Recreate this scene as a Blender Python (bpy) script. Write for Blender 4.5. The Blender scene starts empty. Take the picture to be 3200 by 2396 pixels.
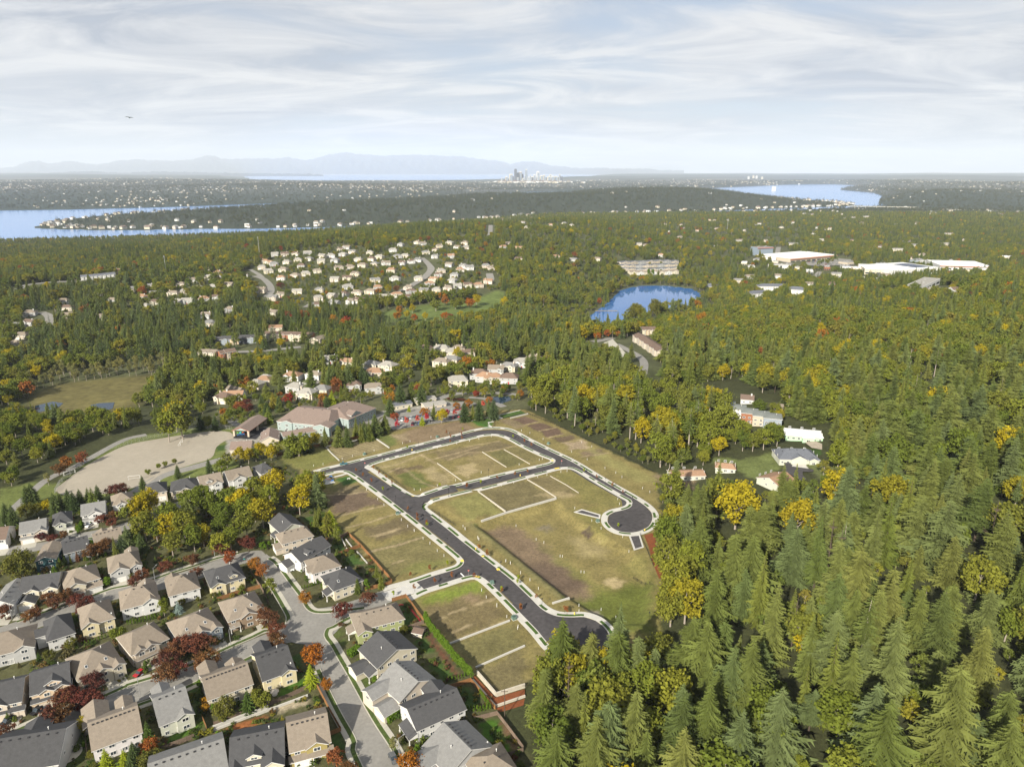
import bpy, bmesh, math, random
import numpy as np
from mathutils import Vector, Matrix, Quaternion

R = math.radians
S = bpy.context.scene
COL = S.collection
rnd = random.Random(7)
npr = np.random.default_rng(11)

# ------------------------------------------------------------------ camera, sky, sun, exposure
F, CX, CY, HOR, CZ = 2202., 1600., 1198., 532.4, 270.      # photograph pixels (3200 x 2396), metres
PITCH = math.atan((CY - HOR) / F)
cam = bpy.data.cameras.new('camera'); camo = bpy.data.objects.new('camera', cam); COL.objects.link(camo)
cam.sensor_width = 36; cam.lens = 36 * F / 3200; cam.clip_start = 1; cam.clip_end = 200000
camo.location = (0, 0, CZ); camo.rotation_euler = (R(90) - PITCH, 0, 0)
S.camera = camo

SUN_EL, SUN_AZ = 31., 208.                                  # azimuth clockwise from +Y
sd = bpy.data.lights.new('sun', 'SUN'); so = bpy.data.objects.new('sun', sd); COL.objects.link(so)
sd.energy = 5.0; sd.angle = R(0.6); sd.color = (1, .93, .80)
sv = Vector((math.sin(R(SUN_AZ)) * math.cos(R(SUN_EL)), math.cos(R(SUN_AZ)) * math.cos(R(SUN_EL)), math.sin(R(SUN_EL))))
so.rotation_euler = (-sv).to_track_quat('-Z', 'Y').to_euler()

W = bpy.data.worlds.new('World'); S.world = W; W.use_nodes = True
def world():
    nt = W.node_tree; N = nt.nodes; L = nt.links; N.clear()
    out = N.new('ShaderNodeOutputWorld'); bg = N.new('ShaderNodeBackground')
    sky = N.new('ShaderNodeTexSky'); sky.sky_type = 'NISHITA'; sky.sun_disc = False
    sky.sun_elevation = R(SUN_EL); sky.sun_rotation = R(SUN_AZ); sky.altitude = 300; sky.air_density = 1.0; sky.dust_density = 1.2
    tc = N.new('ShaderNodeTexCoord'); sep = N.new('ShaderNodeSeparateXYZ'); L.new(tc.outputs['Generated'], sep.inputs[0])
    zz = N.new('ShaderNodeMath'); zz.operation = 'ADD'; zz.inputs[1].default_value = .13; L.new(sep.outputs[2], zz.inputs[0])
    zm = N.new('ShaderNodeMath'); zm.operation = 'MAXIMUM'; zm.inputs[1].default_value = .06; L.new(zz.outputs[0], zm.inputs[0])
    dx = N.new('ShaderNodeMath'); dx.operation = 'DIVIDE'; L.new(sep.outputs[0], dx.inputs[0]); L.new(zm.outputs[0], dx.inputs[1])
    dy = N.new('ShaderNodeMath'); dy.operation = 'DIVIDE'; L.new(sep.outputs[1], dy.inputs[0]); L.new(zm.outputs[0], dy.inputs[1])
    cb = N.new('ShaderNodeCombineXYZ'); L.new(dx.outputs[0], cb.inputs[0]); L.new(dy.outputs[0], cb.inputs[1])
    def noise(scale, det, rough, dist, off, stretch):
        mp = N.new('ShaderNodeMapping'); mp.inputs['Location'].default_value = off; mp.inputs['Scale'].default_value = stretch
        mp.inputs['Rotation'].default_value = (0, 0, R(24))
        L.new(cb.outputs[0], mp.inputs[0])
        n = N.new('ShaderNodeTexNoise'); n.inputs['Scale'].default_value = scale; n.inputs['Detail'].default_value = det
        n.inputs['Roughness'].default_value = rough; n.inputs['Distortion'].default_value = dist
        L.new(mp.outputs[0], n.inputs['Vector']); return n.outputs['Fac']
    a = noise(.36, 6, .52, .4, (3.1, 1.7, 0), (.95, 1.1, 1)); b = noise(1.25, 8, .64, .9, (.3, 5.2, 2), (.8, 1.3, 1))
    def math2(op, x, y):
        m = N.new('ShaderNodeMath'); m.operation = op
        for i, q in enumerate((x, y)):
            if isinstance(q, (int, float)): m.inputs[i].default_value = q
            else: L.new(q, m.inputs[i])
        return m.outputs[0]
    mix = math2('ADD', math2('MULTIPLY', a, .72), math2('MULTIPLY', b, .28))
    cov = N.new('ShaderNodeMapRange'); cov.interpolation_type = 'SMOOTHSTEP'
    cov.inputs[1].default_value = .38; cov.inputs[2].default_value = .52; L.new(mix, cov.inputs[0])
    shade = N.new('ShaderNodeMapRange'); shade.inputs[1].default_value = .38; shade.inputs[2].default_value = .62
    L.new(b, shade.inputs[0])
    cc = N.new('ShaderNodeMix'); cc.data_type = 'RGBA'; L.new(shade.outputs[0], cc.inputs[0])
    cc.inputs[6].default_value = (3.9, 4.25, 4.95, 1); cc.inputs[7].default_value = (8.2, 8.1, 7.95, 1)
    pale = N.new('ShaderNodeMix'); pale.data_type = 'RGBA'; pale.inputs[0].default_value = .6     # thin veil over the blue
    L.new(sky.outputs[0], pale.inputs[6]); pale.inputs[7].default_value = (4.3, 5.0, 6.4, 1)
    cv = math2('MULTIPLY', cov.outputs[0], .92)
    m1 = N.new('ShaderNodeMix'); m1.data_type = 'RGBA'; L.new(cv, m1.inputs[0]); L.new(pale.outputs[2], m1.inputs[6]); L.new(cc.outputs[2], m1.inputs[7])
    L.new(m1.outputs[2], bg.inputs[0]); bg.inputs[1].default_value = .051; L.new(bg.outputs[0], out.inputs[0])
world()
vs = S.view_settings; vs.view_transform = 'Standard'; vs.look = 'None'; vs.exposure = 1.0; vs.gamma = 1; vs.use_curve_mapping = False
S.cycles.max_bounces = 5; S.cycles.diffuse_bounces = 2; S.cycles.glossy_bounces = 2; S.cycles.transmission_bounces = 2
S.cycles.transparent_max_bounces = 4; S.cycles.volume_bounces = 1; S.cycles.caustics_reflective = False; S.cycles.caustics_refractive = False
S.cycles.use_denoising = True

# ------------------------------------------------------------------ pixel -> place
CP, SP = math.cos(PITCH), math.sin(PITCH)
def ray(px, py):
    a = (px - CX) / F; b = -(py - CY) / F
    return a, CP + b * SP, -SP + b * CP
def gz(px, py, z):
    d = ray(px, py); t = (z - CZ) / d[2]; return d[0] * t, d[1] * t
def proj(x, y, z):
    dz = z - CZ; dep = y * CP - dz * SP; up = y * SP + dz * CP
    dep = np.maximum(dep, .1) if isinstance(dep, np.ndarray) else max(dep, .1)
    return CX + F * x / dep, CY - F * up / dep
V = 3200 / 2212.
def vz(pts, z): return [gz(x * V, y * V, z) for x, y in pts]

def inside(X, Y, poly):
    r = np.zeros(X.shape, bool); n = len(poly); j = n - 1
    for i in range(n):
        xi, yi = poly[i]; xj, yj = poly[j]
        c = ((yi > Y) != (yj > Y)) & (X < (xj - xi) * (Y - yi) / ((yj - yi) or 1e-9) + xi)
        r ^= c; j = i
    return r
def edist(X, Y, pts, closed=True):
    d = np.full(X.shape, 1e18); n = len(pts)
    for i in range(n if closed else n - 1):
        ax, ay = pts[i]; bx, by = pts[(i + 1) % n]; ex, ey = bx - ax, by - ay
        t = np.clip(((X - ax) * ex + (Y - ay) * ey) / (ex * ex + ey * ey + 1e-9), 0, 1)
        d = np.minimum(d, (X - ax - t * ex) ** 2 + (Y - ay - t * ey) ** 2)
    return np.sqrt(d)
def sdist(X, Y, poly):                                       # positive inside
    d = edist(X, Y, poly); return np.where(inside(X, Y, poly), d, -d)
def sm(x, a, b):
    t = np.clip((x - a) / (b - a), 0, 1); return t * t * (3 - 2 * t)

# ------------------------------------------------------------------ the lie of the land
_U = np.array([-1.2, -.78, -.5, -.3, -.1, .08, .25, .4, .58, .8, 1.3])
_Y = np.array([0, 455, 520, 600, 720, 860, 1000, 1180, 1400, 1650, 1900, 2200, 2600, 3100, 3600, 4500.])
_Z = np.array([
 [100, 100, 100, 100, 100, 100, 100, 104, 108, 112, 118],
 [ 97,  98,  99, 100, 100, 100, 100, 105, 111, 117, 126],
 [ 84,  85,  88,  96,  99,  99,  99, 106, 112, 118, 128],
 [ 75,  75,  76,  84,  92,  94,  95, 107, 114, 122, 134],
 [ 74,  75,  77,  80,  84,  88,  91, 106, 116, 124, 138],
 [ 76,  77,  78,  78,  80,  82,  80, 100, 116, 124, 138],
 [ 84,  84,  84,  82,  78,  74,  66,  88, 108, 118, 132],
 [ 82,  84,  90,  94,  88,  76,  60,  72,  88, 100, 112],
 [ 70,  74,  92, 106, 104,  90,  64,  66,  72,  78,  86],
 [ 58,  62,  86, 112, 116, 104,  72,  70,  70,  72,  76],
 [ 40,  46,  72, 100, 122, 116,  78,  72,  70,  70,  70],
 [ 24,  28,  46,  74, 104, 114,  76,  72,  68,  64,  60],
 [ 10,  11,  17,  38,  70,  94,  72,  68,  64,  60,  56],
 [  6,   6,   6,   8,  34,  66,  64,  62,  60,  56,  52],
 [  6,   6,   6,   6,  22,  48,  52,  54,  52,  48,  46],
 [  8,   8,  10,  14,  22,  30,  36,  38,  38,  36,  34.]])
def _base(x, y):
    u = np.clip(x / np.maximum(y, 60), -1.19, 1.29); yy = np.clip(y, 0, 4499)
    i = np.clip(np.searchsorted(_U, u) - 1, 0, len(_U) - 2); j = np.clip(np.searchsorted(_Y, yy, side='right') - 1, 0, len(_Y) - 2)
    a = (u - _U[i]) / (_U[i + 1] - _U[i]); b = (yy - _Y[j]) / (_Y[j + 1] - _Y[j])
    a = a * a * (3 - 2 * a) * .7 + a * .3; b = b * b * (3 - 2 * b) * .6 + b * .4
    return (_Z[j, i] * (1 - a) + _Z[j, i + 1] * a) * (1 - b) + (_Z[j + 1, i] * (1 - a) + _Z[j + 1, i + 1] * a) * b
def p6(l): return [(1600 + x / 2.765, 700 + y / 2.765) for x, y in l]
BOREN = [gz(x, y, 58) for x, y in p6([(655, 850), (720, 895), (800, 872), (900, 862), (1010, 835), (1150, 790), (1300, 742), (1480, 705), (1570, 700),
        (1650, 640), (1640, 600), (1560, 560), (1400, 540), (1250, 528), (1100, 536), (1000, 550), (915, 575), (870, 625), (800, 690), (740, 730), (690, 770), (640, 805)])]
MARSH = [(x / 1.817, 850 + y / 1.817) for x, y in [(190, 700), (330, 640), (600, 610), (860, 590), (900, 640), (840, 700), (760, 760), (640, 780), (420, 800), (200, 800)]]
MARSHG = [gz(x, y, 75) for x, y in MARSH]
PONDS = [[gz(x / 1.817, 850 + y / 1.817, 75) for x, y in l] for l in (
    [(515, 755), (560, 745), (650, 740), (640, 775), (560, 800), (520, 800)], [(200, 760), (300, 735), (360, 745), (330, 770), (250, 790), (200, 800)])]
MERCER = vz([(75, 493), (150, 496), (250, 498), (420, 495), (560, 494), (700, 491), (850, 486), (1000, 478), (1100, 471), (1300, 463), (1500, 457), (1700, 450), (1830, 446),
             (1850, 442), (1810, 436), (1735, 431), (1660, 425), (1560, 420), (1400, 421), (1200, 424), (900, 434), (600, 446), (400, 455), (250, 463), (140, 474), (85, 486)], 0)
LAKE = vz([(-900, 540), (-150, 533), (0, 526), (200, 521), (430, 513), (560, 509), (690, 502), (850, 494), (1000, 486), (1100, 479), (1300, 471), (1480, 465), (1700, 456), (1830, 450),
           (1900, 447), (1960, 446), (1900, 440), (1905, 430), (1910, 424), (1890, 417), (1815, 410), (1830, 406), (1900, 403), (1800, 398), (1700, 399), (1620, 403), (1545, 406), (1400, 411),
           (1290, 412.5), (1130, 414.5), (1050, 419), (900, 428), (600, 439), (350, 448), (150, 453), (-150, 457), (-900, 462)], 0)
SOUND = vz([(560, 393), (800, 390.5), (960, 390), (1070, 389), (1150, 387), (1250, 382), (1330, 378), (900, 376), (640, 377.5), (520, 380)], 0)
FARW = vz([(2090, 402), (2150, 400.5), (2230, 400), (2400, 401), (2400, 397), (2230, 396.5), (2090, 400)], 0)
mx0 = np.array([(v * V) for v in (0, 80, 250, 500, 700, 1000, 1200, 1350, 1500, 1650, 1750, 1850, 2212)])
mh0 = np.array([14, 22, 40, 50, 60, 82, 92, 110, 104, 78, 45, 25, 20.])
def far_land(x, y):
    px, _ = proj(x, y, 40. + 0 * x)
    h = np.interp(px / V, [-300, 0, 300, 700, 1000, 1150, 1300, 1500, 1800, 2000, 2212, 2600], [70, 78, 84, 70, 42, 44, 62, 60, 56, 78, 88, 92])
    k = .55 + .25 * np.sin(x / 900. + 1.3) * np.cos(y / 1100.) + .3 * np.sin(x / 2300. + y / 3100.)
    z = 8 + h * np.clip(k, .12, 1.1) * sm(y, 5200, 9500)
    z = z + 40 * sm(y, 16000, 30000) * (1 - np.exp(-((px / V - 950) / 260.) ** 2))
    hill = 62 * np.exp(-((px / V - 2060) / 130.) ** 2 - ((y - 7000) / 1300.) ** 2)       # wooded hill beyond the bridge
    return z + hill
# the new plat: basin and terraces, as (polygon in pixels, height change, feather)
def zz(x0, y0, k, l): return [(x0 + a / k, y0 + b / k) for a, b in l]
Z5 = lambda l: zz(1400, 1200, 2.07, l)
Z4 = lambda l: zz(700, 1150, 2.76, l)
T8 = lambda l: zz(1200, 1600, 3.764, l)
LEVELS = [
 (Z5([(160, 905), (450, 1140), (745, 1375), (900, 1470), (1040, 1560), (1300, 1560), (1330, 1260), (1200, 1080), (960, 940), (820, 860), (700, 740), (380, 835), (215, 890)]), -2.8, 5.),
 (Z5([(-240, 640), (190, 690), (370, 835), (215, 890), (60, 880), (-130, 760)]), .7, 1.2),
]
LEVELS = [([gz(x, y, 100) for x, y in p], h, f) for p, h, f in LEVELS]
TERR = [gz(x, y, 100) for x, y in zz(1200, 1956, 3.764, [(1080, 560), (1320, 830), (1656, 720), (1700, 560), (1500, 420), (1200, 480)])]
def T(x, y):
    x = np.asarray(x, float); y = np.asarray(y, float); shp = np.broadcast(x, y).shape
    x = np.broadcast_to(x, shp).ravel(); y = np.broadcast_to(y, shp).ravel()
    z = _base(x, y)
    m = (y > 455) & (y < 2600)
    if m.any():
        X, Y = x[m], y[m]; zz_ = z[m]
        zz_ = zz_ + (4 * np.sin(X / 90.) * np.cos(Y / 130.) + 2.5 * np.sin(X / 47. + Y / 61.)) * sm(Y, 620, 900)
        s = sdist(X, Y, BOREN); zz_ = np.where(s > -160, zz_ * (1 - sm(s, -160, -8)) + 59.2 * sm(s, -160, -8), zz_)
        zz_ = np.where(s > 0, 59.2 - 3 * sm(s, 0, 8), zz_)
        s = sdist(X, Y, MARSHG); zz_ = zz_ * (1 - sm(s, -60, 0)) + 75. * sm(s, -60, 0)
        z[m] = zz_
    m = y > 2300
    if m.any():
        X, Y = x[m], y[m]; zz_ = z[m]
        w = sm(Y, 4000, 5200); zz_ = zz_ * (1 - w) + far_land(X, Y) * w
        s = sdist(X, Y, LAKE); sea = sm(s, -60, 40); zz_ = zz_ * (1 - sea) + -6 * sea
        zz_ = np.where((s <= 0) & (s > -500), np.maximum(1.5, np.minimum(zz_, 4 - s * .18)), zz_)
        mi = sdist(X, Y, MERCER); px, _ = proj(X, Y, 40. + 0 * X)
        hh = np.interp(px, mx0, mh0) * (.82 + .18 * np.sin(X / 310.) * np.sin(Y / 400. + 1))
        land = 2.5 + hh * sm(mi, 60, 1000)
        zz_ = np.where(mi > -30, np.where(mi > 0, land, -2), zz_)
        for pl in (SOUND, FARW):
            s = sdist(X, Y, pl); zz_ = np.where(s > 0, -6, np.where(s > -900, np.minimum(zz_, 3 - s * .03), zz_))
        z[m] = zz_
    m = y < 560
    if m.any():
        X, Y = x[m], y[m]; zz_ = z[m]
        for pl, h, f in LEVELS: zz_ = zz_ + h * sm(sdist(X, Y, pl), -.2, f)
        z[m] = zz_
    return z.reshape(shp) if shp else float(z[0])
_tt = np.concatenate([np.geomspace(90, 6000, 700), np.geomspace(6050, 60000, 200)])
def P(px, py, h=0.):
    """Where the ray through a pixel meets the land raised by h metres."""
    d = ray(px, py); X = d[0] * _tt; Y = d[1] * _tt; Zr = CZ + d[2] * _tt
    f = Zr - (T(X, Y) + h); k = np.nonzero(f < 0)[0]
    if not len(k): return X[-1], Y[-1]
    k = max(k[0], 1); a = f[k - 1] / (f[k - 1] - f[k]); t = _tt[k - 1] + a * (_tt[k] - _tt[k - 1])
    return d[0] * t, d[1] * t
def G(px, py): return gz(px, py, 100.)

# ------------------------------------------------------------------ helpers
def link(o): COL.objects.link(o); return o
def mesh(name, v, f, mats=(), mi=None, smooth=False):
    me = bpy.data.meshes.new(name); me.from_pydata([tuple(map(float, q)) for q in v], [], f)
    for m in mats: me.materials.append(m)
    if mi is not None: me.polygons.foreach_set('material_index', mi)
    if smooth: me.polygons.foreach_set('use_smooth', [True] * len(me.polygons))
    me.update(); return me
def ob(name, me, parent=None, loc=None, rz=0, sc=None):
    o = bpy.data.objects.new(name, me); COL.objects.link(o)
    if parent is not None: o.parent = parent
    if loc is not None: o.location = loc
    if rz: o.rotation_euler[2] = rz
    if sc is not None: o.scale = sc
    return o
THINGS = []
def tag(o, label, cat, group=None, px=None):
    o['label'] = label; o['category'] = cat
    if group: o['group'] = group
    THINGS.append(o); return o
def thing(name, label, cat, loc, rz=0, group=None):
    o = bpy.data.objects.new(name, None); COL.objects.link(o); o.empty_display_size = .2
    o.location = loc; o.rotation_euler[2] = rz
    return tag(o, label, cat, group)
def kind(o, k, label=None):
    o['kind'] = k
    if label: o['label'] = label
    return o
class MB:
    def __init__(s): s.v = []; s.f = []; s.m = []
    def add(s, v, f, m=0):
        n = len(s.v); s.v += [tuple(q) for q in v]; s.f += [tuple(i + n for i in q) for q in f]; s.m += [m] * len(f)
    def box(s, x0, x1, y0, y1, z0, z1, m=0):
        s.add([(x0, y0, z0), (x1, y0, z0), (x1, y1, z0), (x0, y1, z0), (x0, y0, z1), (x1, y0, z1), (x1, y1, z1), (x0, y1, z1)],
              [(0, 3, 2, 1), (4, 5, 6, 7), (0, 1, 5, 4), (1, 2, 6, 5), (2, 3, 7, 6), (3, 0, 4, 7)], m)
    def tube(s, p, q, r0, r1, n=6, m=0):
        p = Vector(p); q = Vector(q); d = (q - p).normalized(); a = d.orthogonal().normalized(); b = d.cross(a)
        vs_ = [p + (a * math.cos(t) + b * math.sin(t)) * r0 for t in [6.2832 * i / n for i in range(n)]] + \
              [q + (a * math.cos(t) + b * math.sin(t)) * r1 for t in [6.2832 * i / n for i in range(n)]]
        s.add(vs_, [(i, (i + 1) % n, n + (i + 1) % n, n + i) for i in range(n)] + [tuple(range(n - 1, -1, -1)), tuple(range(n, 2 * n))], m)
    def lathe(s, prof, n=10, c=(0, 0, 0), m=0):
        vs_ = [(c[0] + r * math.cos(6.2832 * i / n), c[1] + r * math.sin(6.2832 * i / n), c[2] + z) for r, z in prof for i in range(n)]
        k = len(prof)
        s.add(vs_, [(j * n + i, j * n + (i + 1) % n, (j + 1) * n + (i + 1) % n, (j + 1) * n + i) for j in range(k - 1) for i in range(n)], m)
    def mesh(s, name, *mats, smooth=False): return mesh(name, s.v, s.f, mats, s.m, smooth)

# ------------------------------------------------------------------ materials
def mat(name, col, rough=.85, var=.12, scale=.6, spec=.3, bump=0., metal=0., objvar=0., grain=0.):
    m = bpy.data.materials.new(name); m.use_nodes = True; nt = m.node_tree; N = nt.nodes; L = nt.links
    b = N['Principled BSDF']; b.inputs['Roughness'].default_value = rough; b.inputs['Specular IOR Level'].default_value = spec; b.inputs['Metallic'].default_value = metal
    col = (*col[:3], 1)
    if var or objvar or grain:
        tc = N.new('ShaderNodeTexCoord'); n = N.new('ShaderNodeTexNoise'); n.inputs['Scale'].default_value = scale; n.inputs['Detail'].default_value = 5
        n.inputs['Roughness'].default_value = .65
        L.new(tc.outputs['Object'], n.inputs['Vector'])
        mr = N.new('ShaderNodeMapRange'); mr.inputs[1].default_value = .3; mr.inputs[2].default_value = .7
        mr.inputs[3].default_value = 1 - var; mr.inputs[4].default_value = 1 + var; L.new(n.outputs['Fac'], mr.inputs[0])
        fac = mr.outputs[0]
        if objvar:
            oi = N.new('ShaderNodeObjectInfo'); m2 = N.new('ShaderNodeMapRange'); m2.inputs[3].default_value = 1 - objvar; m2.inputs[4].default_value = 1 + objvar
            L.new(oi.outputs['Random'], m2.inputs[0]); mu = N.new('ShaderNodeMath'); mu.operation = 'MULTIPLY'; L.new(fac, mu.inputs[0]); L.new(m2.outputs[0], mu.inputs[1]); fac = mu.outputs[0]
        if grain:
            n2 = N.new('ShaderNodeTexNoise'); n2.inputs['Scale'].default_value = scale * 9; n2.inputs['Detail'].default_value = 3; L.new(tc.outputs['Object'], n2.inputs['Vector'])
            m3 = N.new('ShaderNodeMapRange'); m3.inputs[1].default_value = .3; m3.inputs[2].default_value = .7; m3.inputs[3].default_value = 1 - grain; m3.inputs[4].default_value = 1 + grain
            L.new(n2.outputs['Fac'], m3.inputs[0]); mu = N.new('ShaderNodeMath'); mu.operation = 'MULTIPLY'; L.new(fac, mu.inputs[0]); L.new(m3.outputs[0], mu.inputs[1]); fac = mu.outputs[0]
        vm = N.new('ShaderNodeVectorMath'); vm.operation = 'SCALE'; vm.inputs[0].default_value = col[:3]; L.new(fac, vm.inputs['Scale'])
        L.new(vm.outputs[0], b.inputs['Base Color'])
        if bump:
            bp = N.new('ShaderNodeBump'); bp.inputs['Strength'].default_value = bump; bp.inputs['Distance'].default_value = .1
            L.new(n.outputs['Fac'], bp.inputs['Height']); L.new(bp.outputs[0], b.inputs['Normal'])
    else: b.inputs['Base Color'].default_value = col
    return m
def leaf_mat(name, cols, trans=.22, nv=.25):
    """Foliage: hue picked per tree, with leaf to leaf variation."""
    m = bpy.data.materials.new(name); m.use_nodes = True; nt = m.node_tree; N = nt.nodes; L = nt.links; N.clear()
    out = N.new('ShaderNodeOutputMaterial'); df = N.new('ShaderNodeBsdfDiffuse'); tr = N.new('ShaderNodeBsdfTranslucent'); mx = N.new('ShaderNodeMixShader'); mx.inputs[0].default_value = trans
    oi = N.new('ShaderNodeObjectInfo'); rp = N.new('ShaderNodeValToRGB'); e = rp.color_ramp.elements
    while len(e) < len(cols): e.new(.5)
    for i, c in enumerate(cols): e[i].position = i / max(1, len(cols) - 1); e[i].color = (*c, 1)
    L.new(oi.outputs['Random'], rp.inputs[0])
    tc = N.new('ShaderNodeTexCoord'); n = N.new('ShaderNodeTexNoise'); n.inputs['Scale'].default_value = 9; n.inputs['Detail'].default_value = 4; L.new(tc.outputs['Object'], n.inputs['Vector'])
    mr = N.new('ShaderNodeMapRange'); mr.inputs[1].default_value = .3; mr.inputs[2].default_value = .7; mr.inputs[3].default_value = 1 - nv; mr.inputs[4].default_value = 1 + nv; L.new(n.outputs['Fac'], mr.inputs[0])
    vm = N.new('ShaderNodeVectorMath'); vm.operation = 'SCALE'; L.new(rp.outputs[0], vm.inputs[0]); L.new(mr.outputs[0], vm.inputs['Scale'])
    L.new(vm.outputs[0], df.inputs[0]); L.new(vm.outputs[0], tr.inputs[0]); L.new(df.outputs[0], mx.inputs[1]); L.new(tr.outputs[0], mx.inputs[2]); L.new(mx.outputs[0], out.inputs[0])
    return m
def vcol_mat(name, rough=.95, sc=(.08, .9), amp=(.22, .22), urban=False):
    m = bpy.data.materials.new(name); m.use_nodes = True; nt = m.node_tree; N = nt.nodes; L = nt.links
    b = N['Principled BSDF']; b.inputs['Roughness'].default_value = rough; b.inputs['Specular IOR Level'].default_value = .15
    at = N.new('ShaderNodeAttribute'); at.attribute_name = 'land'; geo = N.new('ShaderNodeNewGeometry'); last = None
    for s_, a_ in zip(sc, amp):
        n = N.new('ShaderNodeTexNoise'); n.inputs['Scale'].default_value = s_; n.inputs['Detail'].default_value = 6; n.inputs['Roughness'].default_value = .65; L.new(geo.outputs['Position'], n.inputs['Vector'])
        mr = N.new('ShaderNodeMapRange'); mr.inputs[1].default_value = .3; mr.inputs[2].default_value = .7; mr.inputs[3].default_value = 1 - a_; mr.inputs[4].default_value = 1 + a_; L.new(n.outputs['Fac'], mr.inputs[0])
        if last is None: last = mr.outputs[0]
        else:
            mu = N.new('ShaderNodeMath'); mu.operation = 'MULTIPLY'; L.new(last, mu.inputs[0]); L.new(mr.outputs[0], mu.inputs[1]); last = mu.outputs[0]
    vm = N.new('ShaderNodeVectorMath'); vm.operation = 'SCALE'; L.new(at.outputs['Color'], vm.inputs[0]); L.new(last, vm.inputs['Scale']); L.new(vm.outputs[0], b.inputs['Base Color'])
    return m
M = {}
M['asphalt_new'] = mat('asphalt_new', (0.058, 0.054, 0.055), .9, .22, .06, .2, grain=.2)
M['asphalt_old'] = mat('asphalt_old', (0.202, 0.194, 0.177), .92, .10, .10, .2, grain=.10)
M['concrete_new'] = mat('concrete_new', (0.430, 0.417, 0.378), .9, .10, .25, .2, grain=.05)
M['concrete_old'] = mat('concrete_old', (0.361, 0.344, 0.292), .92, .12, .2, .2, grain=.08)
M['block_wall'] = mat('block_wall', (0.430, 0.396, 0.327), .95, .15, .8, .1, grain=.15)
M['turf'] = mat('turf', (.055, .080, .022), .95, .25, .5, .1, grain=.3)
M['turf_new'] = mat('turf_new', (.050, .088, .020), .95, .25, .5, .1, grain=.3)
M['paint'] = mat('paint', (0.645, 0.645, 0.619), .8, .06)
M['yellow'] = mat('yellow', (.72, .52, .08), .7, .06)
M['white'] = mat('white', (0.619, 0.611, 0.585), .55, .04)
M['glass'] = mat('glass', (.035, .045, .055), .08, 0, spec=.6)
M['wood'] = mat('wood', (0.232, 0.116, 0.047), .85, .22, .7, .2, grain=.15, objvar=.15)
M['wood_old'] = mat('wood_old', (0.163, 0.120, 0.090), .9, .22, .7, .2, grain=.15, objvar=.2)
M['black'] = mat('black', (.018, .018, .02), .5, .1)
M['steel'] = mat('steel', (0.361, 0.361, 0.361), .5, .08, metal=.4)
M['bark'] = mat('bark', (.085, .065, .05), .95, .25, 2, .1)
M['bark_pale'] = mat('bark_pale', (.30, .26, .22), .95, .25, 2, .1)
M['dark'] = mat('dark', (.03, .03, .032), .8, .1)
M['red'] = mat('red', (.38, .03, .03), .6, .1)
M['rubber'] = mat('rubber', (.02, .02, .02), .9, .1)
M['mulch'] = mat('mulch', (0.163, 0.056, 0.024), .95, .25, 1.2, .1, grain=.25)
M['gravel'] = mat('gravel', (0.327, 0.284, 0.224), .95, .2, .6, .1, grain=.2)
ROOF = {k: mat('shingle_' + k, c, .92, .13, .9, .15, grain=.16, objvar=.07) for k, c in dict(
    tan=(0.196, 0.165, 0.131), char=(0.063, 0.063, 0.065), grey=(0.178, 0.176, 0.170), brown=(0.131, 0.094, 0.074), slate=(0.109, 0.117, 0.135),
    mauve=(0.187, 0.144, 0.122), orange=(0.270, 0.170, 0.109), white=(0.696, 0.696, 0.679), pale=(0.261, 0.248, 0.222), green=(0.174, 0.187, 0.174)).items()}
WALL = {k: mat('siding_' + k, c, .75, .05, .5, .25) for k, c in dict(
    cream=(0.505, 0.461, 0.357), white=(0.522, 0.522, 0.509), grey=(0.365, 0.365, 0.357), teal=(0.039, 0.100, 0.113), yellow=(0.557, 0.487, 0.313), beige=(0.487, 0.426, 0.348), pink=(0.592, 0.566, 0.557), green=(0.261, 0.287, 0.131),
    olive=(0.296, 0.244, 0.096), blue=(0.235, 0.270, 0.304), sage=(0.452, 0.461, 0.383), peach=(0.539, 0.426, 0.304), brown=(0.226, 0.165, 0.113), school=(0.261, 0.313, 0.304), mint=(0.365, 0.539, 0.365), tan=(0.418, 0.365, 0.287), dark=(0.078, 0.087, 0.104), rust=(0.261, 0.113, 0.061), glassy=(0.191, 0.235, 0.287)).items()}

# ------------------------------------------------------------------ ribbons and sheets
def smooth(pts, step=2., closed=False):
    """Catmull-Rom through the points, resampled."""
    p = [np.array(q, float) for q in pts]; n = len(p); out = []
    for i in range(n if closed else n - 1):
        a, b = p[i], p[(i + 1) % n]
        z = p[(i - 1) % n] if (closed or i > 0) else a + (a - b); c = p[(i + 2) % n] if (closed or i + 2 < n) else b + (b - a)
        k = max(1, int(np.linalg.norm(b - a) / step))
        for j in range(k):
            t = j / k; out.append(.5 * (2 * a + (b - z) * t + (2 * z - 5 * a + 4 * b - c) * t * t + (3 * a - z - 3 * b + c) * t ** 3))
    if not closed: out.append(p[-1])
    return np.array(out)
def normals(p, closed=False):
    if closed: t = np.roll(p, -1, 0) - np.roll(p, 1, 0)
    else: t = np.gradient(p, axis=0)
    t = t / (np.linalg.norm(t, axis=1)[:, None] + 1e-9); return np.stack([t[:, 1], -t[:, 0]], 1)     # right-hand side
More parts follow.
